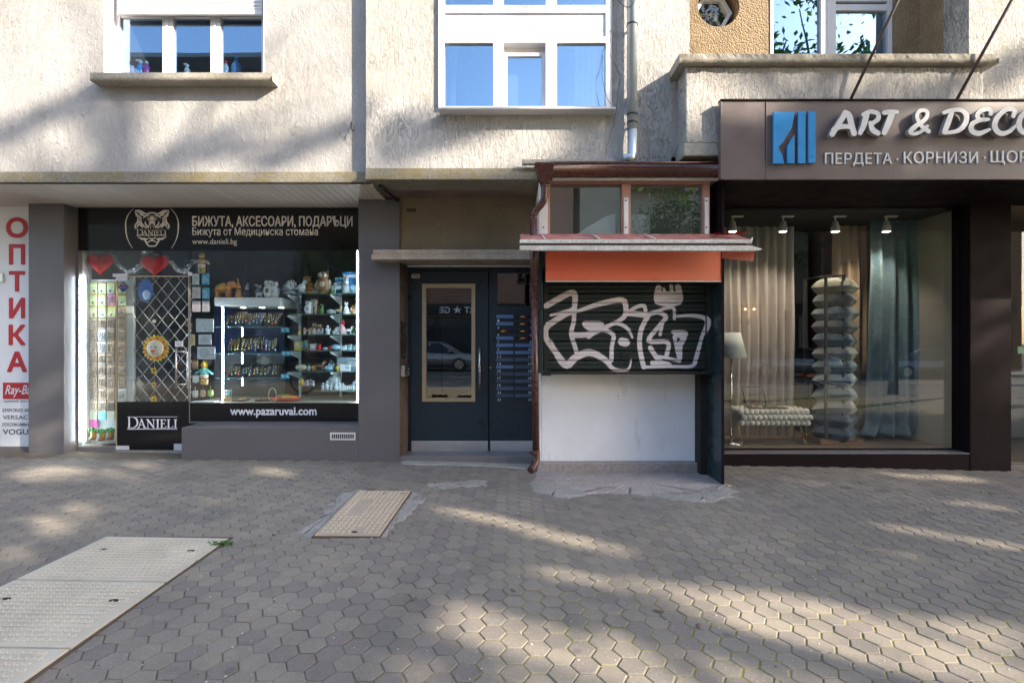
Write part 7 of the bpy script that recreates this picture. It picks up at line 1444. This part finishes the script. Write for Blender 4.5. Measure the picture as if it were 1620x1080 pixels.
# ------------------------------------------------------------------ street behind the camera: wheel stops, cars, trees, houses
ROADZ = lambda x: .03 - .0145 * max(-30, min(30, x)) - .14
M_['rubber'] = mat('black_rubber', (.02, .02, .02), .7, bst=.1); M_['yellowr'] = mat('yellow_reflector', (.62, .40, .03), .5, bst=0)
ws = thing('wheel_stop', 'black and yellow rubber wheel stop behind the photographer', 'wheel stop', (0, 0, 0), 'rubber wheel stops along the kerb')
q = M(); q.v += [(x, y, z) for x in (-.19, .19) for y, z in ((-.07, 0), (-.045, .07), (.045, .07), (.07, 0))]
for f in ((0, 1, 2, 3), (7, 6, 5, 4), (0, 4, 5, 1), (1, 5, 6, 2), (2, 6, 7, 3), (3, 7, 4, 0)): q.face(f)
q.build('block', 'rubber', ws)
for xx in (-.1, .03): M().box(xx, xx + .07, -.0475, .0475, .045, .074).build('reflector', 'yellowr', ws)
def dup(o, loc, rz=0, lab=None):
    c_ = o.copy(); col.objects.link(c_); c_.location = loc; c_.rotation_euler = (0, 0, rz)
    if lab: c_['label'] = lab
    for ch in o.children:
        d = ch.copy(); col.objects.link(d); d.parent = c_
        for g_ in ch.children: e = g_.copy(); col.objects.link(e); e.parent = d
    return c_
ws.location = (-3.6, -.3, g(-3.6, -.3) - .006)
for i in range(1, 16): dup(ws, (-3.6 + i * .62, -.3, g(-3.6 + i * .62, -.3) - .006))
for o in [o for o in bpy.data.objects if o.name.startswith('wheel_stop') and o.parent is None]: o['label'] = 'black and yellow rubber wheel stop in the row behind the photographer'
def car(name, x, y, colr, lab, s=1):
    t = thing(name, lab, 'car', (0, 0, 0)); L = 4.6; mt = mat(name + '_paint', colr, .22, .5, var=.02, bst=0, coat=.8)
    up = [(-2.3, .62), (-2.25, .78), (-1.9, .86), (-1.0, .93), (0, .96), (1.2, .93), (1.9, .98), (2.25, .95), (2.3, .7)]; lo = .24; q = M(); n = 30; st = 14
    def prof_(xx):
        for (a, za), (b_, zb) in zip(up, up[1:]):
            if a <= xx <= b_: return za + (zb - za) * (xx - a) / (b_ - a)
        return .7
    for i in range(n + 1):
        xx = -2.3 + L * i / n; zt = prof_(xx); e = min(1, (2.32 - abs(xx)) / .35); W_ = .9 * (.80 + .20 * math.sqrt(max(0, min(1, e))))
        for k in range(st): t_ = 2 * PI * k / st; c_, s_ = math.cos(t_), math.sin(t_); sx_ = math.copysign(abs(c_) ** .45, c_); sz_ = math.copysign(abs(s_) ** .45, s_); q.v.append((xx, W_ * sx_, (lo + zt) / 2 + (zt - lo) / 2 * sz_))
    for i in range(n):
        for k in range(st): l = (k + 1) % st; q.face((i * st + k, (i + 1) * st + k, (i + 1) * st + l, i * st + l), True)
    q.face(range(st)); q.face(range(n * st + st - 1, n * st - 1, -1)); bo = q.build('body', mt, t)
    q = M(); cab = [(-1.25, .93, .80), (-.45, 1.38, .62), (.55, 1.42, .62), (1.75, .98, .76)]; low = [(-1.3, .88, .82), (1.85, .9, .8)]
    for sy in (-1, 1):
        q.v += [(-1.3, sy * .82, .88), (-.5, sy * .63, 1.38), (.55, sy * .63, 1.42), (1.8, sy * .78, .93)]
    for f in ((0, 1, 2, 3), (7, 6, 5, 4), (0, 4, 5, 1), (2, 6, 7, 3)): q.face(f[::-1])
    q.build('windows', mat(name + '_glass', (.02, .025, .03), .06, bst=0), t, .03); M().box(-.52, .60, -.62, .62, 1.375, 1.43).build('roof', mt, t, .05)
    for sy in (-1, 1):
        for a, b_ in (((-1.3, .84, .87), (-.5, .645, 1.39)), ((.05, .66, .93), (.05, .645, 1.40)), ((1.75, .79, .95), (.55, .645, 1.42))): M().tube([(a[0], sy * a[1], a[2]), (b_[0], sy * b_[1], b_[2])], .035, 6).build('pillar', mt, t)
        M().ell((-.95, sy * .95, .98), (.09, .08, .06), 8, 6).build('mirror', mt, t); M().box(-.25, -.05, sy * .905 - .01, sy * .905 + .01, .78, .81).build('door_handle', 'chrome', t); B('sill', 'rubber', t, -1.2, 1.2, sy * .86 - .02, sy * .86 + .02, .2, .3, .01)
        for xx in (-1.42, 1.38):
            w_ = M().tube([(xx, sy * .72, .33), (xx, sy * .915, .33)], .33, 22).build('tyre', 'rubber', t); r_ = M(); r_.tube([(xx, sy * .914, .33), (xx, sy * .925, .33)], .22, 18); r_.build('rim', 'chrome', w_)
        M().ell((-2.22, sy * .62, .70), (.08, .2, .08), 8, 6).build('headlight', 'chrome', t); M().ell((2.24, sy * .62, .78), (.06, .2, .08), 8, 6).build('tail_light', 'redcloth', t)
    t.location = (x, y, ROADZ(x)); t.rotation_euler = (0, 0, 0 if s > 0 else PI); return t
car('silver_car', -4.0, -13.6, (.42, .42, .43), 'silver saloon car parked across the street, mirrored in the entrance door', -1)
car('white_car', 13.4, -12.9, (.55, .58, .62), 'pale saloon car parked across the street, mirrored in the curtain shop window'); car('grey_car', 20.5, -13.6, (.28, .30, .33), 'grey saloon car parked across the street behind the pale one', -1); car('blue_car', -13.5, -13.6, (.04, .09, .16), 'dark blue saloon car parked across the street at the far left')
# bicycle leaning by the kerb
bk = thing('bicycle', 'black bicycle parked behind the photographer', 'bicycle', (0, 0, 0))
for xx in (-.52, .52):
    w_ = M().tube([(xx + .33 * math.cos(a), 0, .34 + .33 * math.sin(a)) for a in [k * PI / 16 for k in range(33)]], .022, 6, False).build('tyre', 'rubber', bk); q = M(); [q.tube([(xx, 0, .34), (xx + .32 * math.cos(a), 0, .34 + .32 * math.sin(a))], .0018, 3) for a in [k * PI / 10 for k in range(20)]]; q.build('spokes', 'chrome', w_)
q = M(); [q.tube(list(z), .018, 8) for z in (((-.52, 0, .34), (-.42, 0, .82)), ((-.44, 0, .72), (-.05, 0, .30)), ((-.43, 0, .80), (.12, 0, .82)), ((-.05, 0, .30), (.15, 0, .90)), ((-.05, 0, .30), (.52, 0, .34)), ((.12, 0, .80), (.52, 0, .34)))]; q.build('frame', 'blackmetal', bk); M().ell((.17, 0, .94), (.14, .07, .04), 10, 6).build('saddle', 'rubber', bk); M().tube([(-.42, -.25, .98), (-.40, 0, 1.0), (-.42, .25, .98)], .014, 8).build('handlebar', 'blackmetal', bk); M().tube([(-.42, 0, .8), (-.40, 0, 1.0)], .014, 8).build('stem', 'blackmetal', bk)
bk.location = (-4.75, -.62, g(-4.75, -.6)); bk.rotation_euler = (R(4), 0, R(4))
# trees
m, nt, b = new('tree_leaf'); p = pos(nt); c = mixc(nt, (.045, .11, .020), (.10, .18, .035), noi(nt, p, 1.5, 4)); nt.links.new(c, b.inputs['Base Color']); b.inputs['Roughness'].default_value = .55
tl = nd(nt, 'ShaderNodeBsdfTranslucent'); nt.links.new(c, tl.inputs[0]); mx = nd(nt, 'ShaderNodeMixShader', i={0: .42}); nt.links.new(b.outputs[0], mx.inputs[1]); nt.links.new(tl.outputs[0], mx.inputs[2]); nt.links.new(mx.outputs[0], nt.nodes['Material Output'].inputs[0]); M_['leaf'] = m
M_['bark'] = mat('tree_bark', (.13, .10, .075), .9, var=.3, vs=6, bs=30, bst=.8, st=(4, 4, 1))
# the crowns have gaps where sunlight reaches the paving and the wall: leaves whose shade would fall there are left out
def pin(poly, x, y):
    c_ = np.zeros(len(x), bool)
    for (xa, ya), (xb, yb) in zip(poly, poly[1:] + poly[:1]):
        k = ((ya > y) != (yb > y)) & (x < (xb - xa) * (y - ya) / (yb - ya + 1e-12) + xa); c_ ^= k
    return c_
def pdist(line, x, y, w):
    d = np.full(len(x), 9.)
    for a, b in zip(line, line[1:]):
        dx, dy = b[0] - a[0], b[1] - a[1]; t = np.clip(((x - a[0]) * dx + (y - a[1]) * dy) / (dx * dx + dy * dy + 1e-9), 0, 1); d = np.minimum(d, np.hypot(x - a[0] - t * dx, y - a[1] - t * dy))
    return d < w
GP = [[(640, 966), (760, 955), (850, 972), (960, 998), (1060, 1045), (1100, 1095), (820, 1095), (800, 1045), (700, 1010)], [(1020, 920), (1160, 932), (1290, 946), (1420, 966), (1540, 982), (1680, 1000), (1680, 1095), (1330, 1095), (1250, 1040), (1150, 992), (1040, 955)],
      [(20, 736), (130, 733), (140, 752), (60, 762), (0, 750)], [(135, 722), (240, 728), (262, 748), (210, 765), (150, 752)], [(390, 735), (460, 740), (450, 752), (395, 750)], [(-20, 802), (40, 804), (35, 818), (-20, 818)], [(60, 790), (150, 790), (165, 825), (90, 845), (20, 838), (50, 810)], [(-30, 858), (60, 862), (62, 880), (-30, 884)], [(-30, 890), (45, 886), (40, 905), (-30, 908)]]
GLn = [([(690, 803), (800, 826), (880, 848), (1000, 874)], .11), ([(850, 902), (940, 922), (1050, 930), (1190, 952)], .10), ([(1215, 846), (1330, 863), (1450, 884)], .11), ([(1430, 836), (1530, 852), (1640, 872)], .11), ([(1240, 764), (1310, 768)], .16), ([(1450, 797), (1590, 802)], .16), ([(1440, 754), (1560, 760)], .14), ([(325, 788), (385, 792)], .1)]
GP = [[G(*p) for p in s] for s in GP]; GLn = [([G(*p) for p in s], w) for s, w in GLn]
wq = lambda l, Y: [(X(a, Y), Z(b, Y)) for a, b in l]
WS = [(wq([(-30, 215), (60, 178), (150, 142)], 5.15), .10), (wq([(165, 150), (175, 210), (185, 262)], 5.15), .08), (wq([(290, 235), (340, 225), (400, 215)], 5.15), .09), (wq([(430, 245), (500, 215), (560, 190)], 5.15), .09), (wq([(590, 255), (680, 225), (780, 190)], 5.06), .10), (wq([(600, 210), (640, 195), (680, 200)], 5.06), .08), (wq([(925, 190), (930, 250)], 5.06), .20), (wq([(800, 0), (850, 50)], 5.06), .07), (wq([(1560, 130), (1620, 100)], 5.06), .15),
      (wq([(1142, 225), (1300, 200), (1450, 175)], 4.74), .045), (wq([(1230, 260), (1330, 232), (1420, 215)], 4.74), .06), (wq([(1400, 190), (1500, 172), (1640, 160)], 4.74), .04), (wq([(1450, 275), (1560, 240), (1640, 225)], 4.74), .07), (wq([(1150, 255), (1210, 235)], 4.74), .08)]
LL = [(wq([(1530, 440), (1610, 425)], 5.7), .12), (wq([(1530, 500), (1610, 470)], 5.7), .07), (wq([(1530, 550), (1610, 520)], 5.7), .06), (wq([(100, 450), (120, 520)], 5.87), .16), (wq([(100, 590), (120, 640)], 5.87), .10), (wq([(45, 500), (101, 470)], 5.87), .04), (wq([(0, 520), (10, 600)], 6.0), .12), (wq([(0, 440), (8, 470)], 6.0), .10), (wq([(862, 688), (878, 668)], 5.46), .08), (wq([(568, 484), (592, 476)], 5.69), .04), (wq([(1120, 420), (1145, 435)], 4.93), .10), (wq([(900, 470), (930, 500)], 5.2), .05)]
def keep(P, rr):
    sx, sy, sz = 1.75, 1., 1.08; k = np.ones(len(P), bool)
    t = (P[:, 2] - .02) / sz; gx, gy = P[:, 0] - sx * t, P[:, 1] + sy * t; on = gy < 5.6; lit = np.zeros(len(P), bool)
    for s in GP: lit |= pin(s, gx, gy)
    for s, w in GLn: lit |= pdist(s, gx, gy, w)
    k &= ~(on & lit & (rr.random(len(P)) < .97))
    t = 5.1 - P[:, 1]; wx, wz = P[:, 0] - sx * t, P[:, 2] - sz * t; up = wz > 2.95; sh = np.zeros(len(P), bool)
    for s, w in WS: sh |= pdist(s, wx, wz, w)
    k &= ~(up & ~(sh & (rr.random(len(P)) < .5)))
    t = 5.75 - P[:, 1]; wx, wz = P[:, 0] - sx * t, P[:, 2] - sz * t; lo = (wz > -.1) & ~up; sh = np.zeros(len(P), bool)
    for s, w in LL: sh |= pdist(s, wx, wz, w)
    k &= ~(lo & sh & (rr.random(len(P)) < .97)); k &= ~((P[:, 2] > 9.5) & (P[:, 2] < 11.9) & (P[:, 0] > 6.8) & (P[:, 0] < 12.6)); k &= P[:, 0] > 3.2; return k
def tree(x, y, zc, rx, ry, rz, nclus, nleaf, lab, seed, tr=.17, ls=.13):
    rr = np.random.default_rng(seed); t = thing('street_tree', lab, 'tree', (x, y, ROADZ(x) + .1), 'street trees'); q = M(); z0 = ROADZ(x) - .1
    q.tube(cr([(x, y, z0), (x + .05, y, z0 + 1.6), (x - .05, y + .05, zc - rz * .7), (x, y, zc + rz * .4)], 5), [tr * (1 - .75 * k / 15) for k in range(16)], 10)
    cl = []
    while len(cl) < nclus:
        d = rr.normal(size=3); d /= np.linalg.norm(d); r = rr.random() ** .45; cc = np.array((x + d[0] * rx * r, y + d[1] * ry * r, zc + d[2] * rz * r)); cl.append(cc)
    for k in range(min(14, nclus)): c_ = cl[k]; st_ = Vector((x, y, zc - rz * (.7 - .5 * (k % 4) / 4))); e = Vector(c_); q.tube([st_, st_.lerp(e, .5) + Vector((0, 0, .15)), e], [tr * .38, tr * .22, tr * .08], 6)
    q.build('trunk', 'bark', t)
    P = np.repeat(np.array(cl), nleaf, 0) + rr.normal(size=(nclus * nleaf, 3)) * np.array((.42, .42, .26)); N = len(P); u = rr.normal(size=(N, 3)); u /= np.linalg.norm(u, axis=1)[:, None]; v = np.cross(u, rr.normal(size=(N, 3))); v /= np.linalg.norm(v, axis=1)[:, None]
    if y > -8: k_ = keep(P, rr); P, u, v = P[k_], u[k_], v[k_]; N = len(P)
    s_ = (ls * rr.uniform(.6, 1.2, N))[:, None]; V = np.stack([P - u * s_, P + v * s_ * .42, P + u * s_, P - v * s_ * .42], 1).reshape(-1, 3); me = bpy.data.meshes.new('crown'); me.vertices.add(N * 4); me.vertices.foreach_set('co', V.ravel()); me.loops.add(N * 4); me.loops.foreach_set('vertex_index', np.arange(N * 4)); me.polygons.add(N); me.polygons.foreach_set('loop_start', np.arange(N) * 4); me.polygons.foreach_set('loop_total', np.full(N, 4)); me.update(); me.materials.append(M_['leaf']); o = bpy.data.objects.new('crown', me); col.objects.link(o); attach(o, t)
for a in ((5.2, -3.2, 8.2, 2.9, 2.1, 2.7, 240, 60, 'broad street tree behind the photographer, nearest the kerb stops', 1), (9.4, -3.8, 8.9, 2.9, 2.0, 3.0, 260, 60, 'street tree behind the photographer, second along the kerb', 2), (13.8, -3.2, 9.1, 2.9, 2.0, 3.1, 260, 60, 'street tree behind the photographer, third along the kerb', 3), (18.2, -3.8, 9.2, 2.8, 2.0, 2.9, 240, 60, 'street tree behind the photographer, fourth along the kerb', 4), (23.0, -3.4, 8.9, 2.6, 2.0, 2.4, 150, 60, 'street tree behind the photographer, last along the kerb', 5),
          (11.6, -3.7, 13.2, 3.3, 1.2, 1.5, 260, 60, 'tall sparse street tree behind the photographer, taller left one', 10), (17.8, -3.7, 13.2, 3.2, 1.2, 1.5, 240, 60, 'tall sparse street tree behind the photographer, taller right one', 11), (-9.6, -15.9, 5.4, 2.4, 1.4, 2.2, 80, 60, 'street tree across the road, leftmost', 6), (8.6, -15.9, 6.6, 2.2, 1.4, 2.6, 80, 60, 'street tree across the road before the cream house', 7), (13.8, -15.9, 8.8, 2.8, 1.6, 4.6, 130, 60, 'tall street tree across the road', 8), (22.0, -15.9, 6.0, 2.4, 1.4, 2.4, 70, 60, 'street tree across the road, rightmost', 9)): tree(*a)
# houses across the street
M_['h1'] = mat('salmon_render', (.34, .19, .13), .85, var=.08, vs=.5, bst=.2); M_['h2'] = mat('cream_render', (.44, .38, .29), .85, var=.08, vs=.5, bst=.2); M_['h3'] = mat('grey_render', (.30, .28, .27), .85, var=.08, vs=.5, bst=.2); M_['farglass'] = mat('far_window_glass', (.03, .04, .05), .08, bst=0)
def house(x0, x1, H, m_, lab, shop, eave=1.0):
    t = thing('house', lab, 'building', ((x0 + x1) / 2, -19, 0)); y = -19.0; B('wall', m_, t, x0, x1, y - 9, y, -1, H, 0); B('roof', 'h3', t, x0 - .4, x1 + .4, y - 9.5, y + eave, H, H + .25, .02); B('cornice', m_, t, x0, x1, y + .001, y + .25, H - .35, H - .002, 0)
    f0 = 4.2; nfl = int((H - f0) / 3.0); nw = int((x1 - x0) / 3.4); wp = None
    for f in range(nfl):
        for i in range(nw):
            xc = x0 + (i + .5) * (x1 - x0) / nw; zc = f0 + f * 3.0 + .6
            if wp is None: wp = B('window', 'white', t, xc - .75, xc + .75, y + .001, y + .05, zc, zc + 1.6, 0); pp_ = [B('pane', 'farglass', wp, xc + a, xc + b_, y + .051, y + .056, zc + .1, zc + 1.5, 0) for a, b_ in ((-.66, -.04), (.04, .66))]; w0 = (xc, zc)
            else:
                o = wp.copy(); col.objects.link(o); o.parent = t; o.location = (xc - w0[0], 0, zc - w0[1])
                for pq in pp_: d = pq.copy(); col.objects.link(d); d.parent = o
        if f % 2 == 0:
            for xb in (x0 + (x1 - x0) * .3,):
                bl = B('balcony', 'conc', t, xb - 1.6, xb + 1.6, y + .001, y + 1.1, f0 + f * 3 - .15, f0 + f * 3, 0)
                q = M(); [q.box(xb - 1.58 + k * .2, xb - 1.56 + k * .2, y + 1.05, y + 1.08, f0 + f * 3, f0 + f * 3 + .95) for k in range(16)]; q.box(xb - 1.6, xb + 1.6, y + 1.04, y + 1.09, f0 + f * 3 + .95, f0 + f * 3 + 1.0); q.build('railing', 'blackmetal', bl)
    B('shop_front', 'roomdark', t, x0 + .6, x1 - .6, y + .001, y + .06, .2, 2.9, 0); B('fascia', 'blackmetal', t, x0 + .4, x1 - .4, y + .001, y + .12, 3.0, 3.7, .01)
    n = int((x1 - x0 - 1.2) / 2.2)
    for i in range(n): B('shop_pane', 'farglass', t, x0 + .7 + i * (x1 - x0 - 1.4) / n, x0 + .6 + (i + 1) * (x1 - x0 - 1.4) / n - .1, y + .061, y + .08, .5, 2.8, 0)
    return t
hz = house(-31, -22, 11.5, 'h2', 'low cream house across the street at the far left end', '', 1.); ha = house(-21.5, -13, 17.2, 'h3', 'grey rendered house across the street left of the salmon one', '', 1.6); hb_ = house(-12.6, 3.5, 13.4, 'h1', 'salmon rendered house with the dark shop across the street', '', .6); hc = house(3.9, 18, 13.2, 'h2', 'cream rendered house across the street behind the trees', '', 1.); hd = house(18.4, 31, 10.2, 'h1', 'lower salmon house across the street at the far right', '', 1.)
cu = bpy.data.curves.new('t', 'FONT'); cu.body = 'SMART \u2605 GE'; cu.size = .55; cu.offset = .01; cu.extrude = .01; ob_ = bpy.data.objects.new('t', cu); col.objects.link(ob_); me = bpy.data.meshes.new_from_object(ob_.evaluated_get(bpy.context.evaluated_depsgraph_get())); bpy.data.objects.remove(ob_)
o = bpy.data.objects.new('lettering', me); me.materials.append(M_['signwhite']); col.objects.link(o); attach(o, hb_); o.location = (-1.2, -18.86, 3.12); o.rotation_euler = (PI / 2, 0, PI)
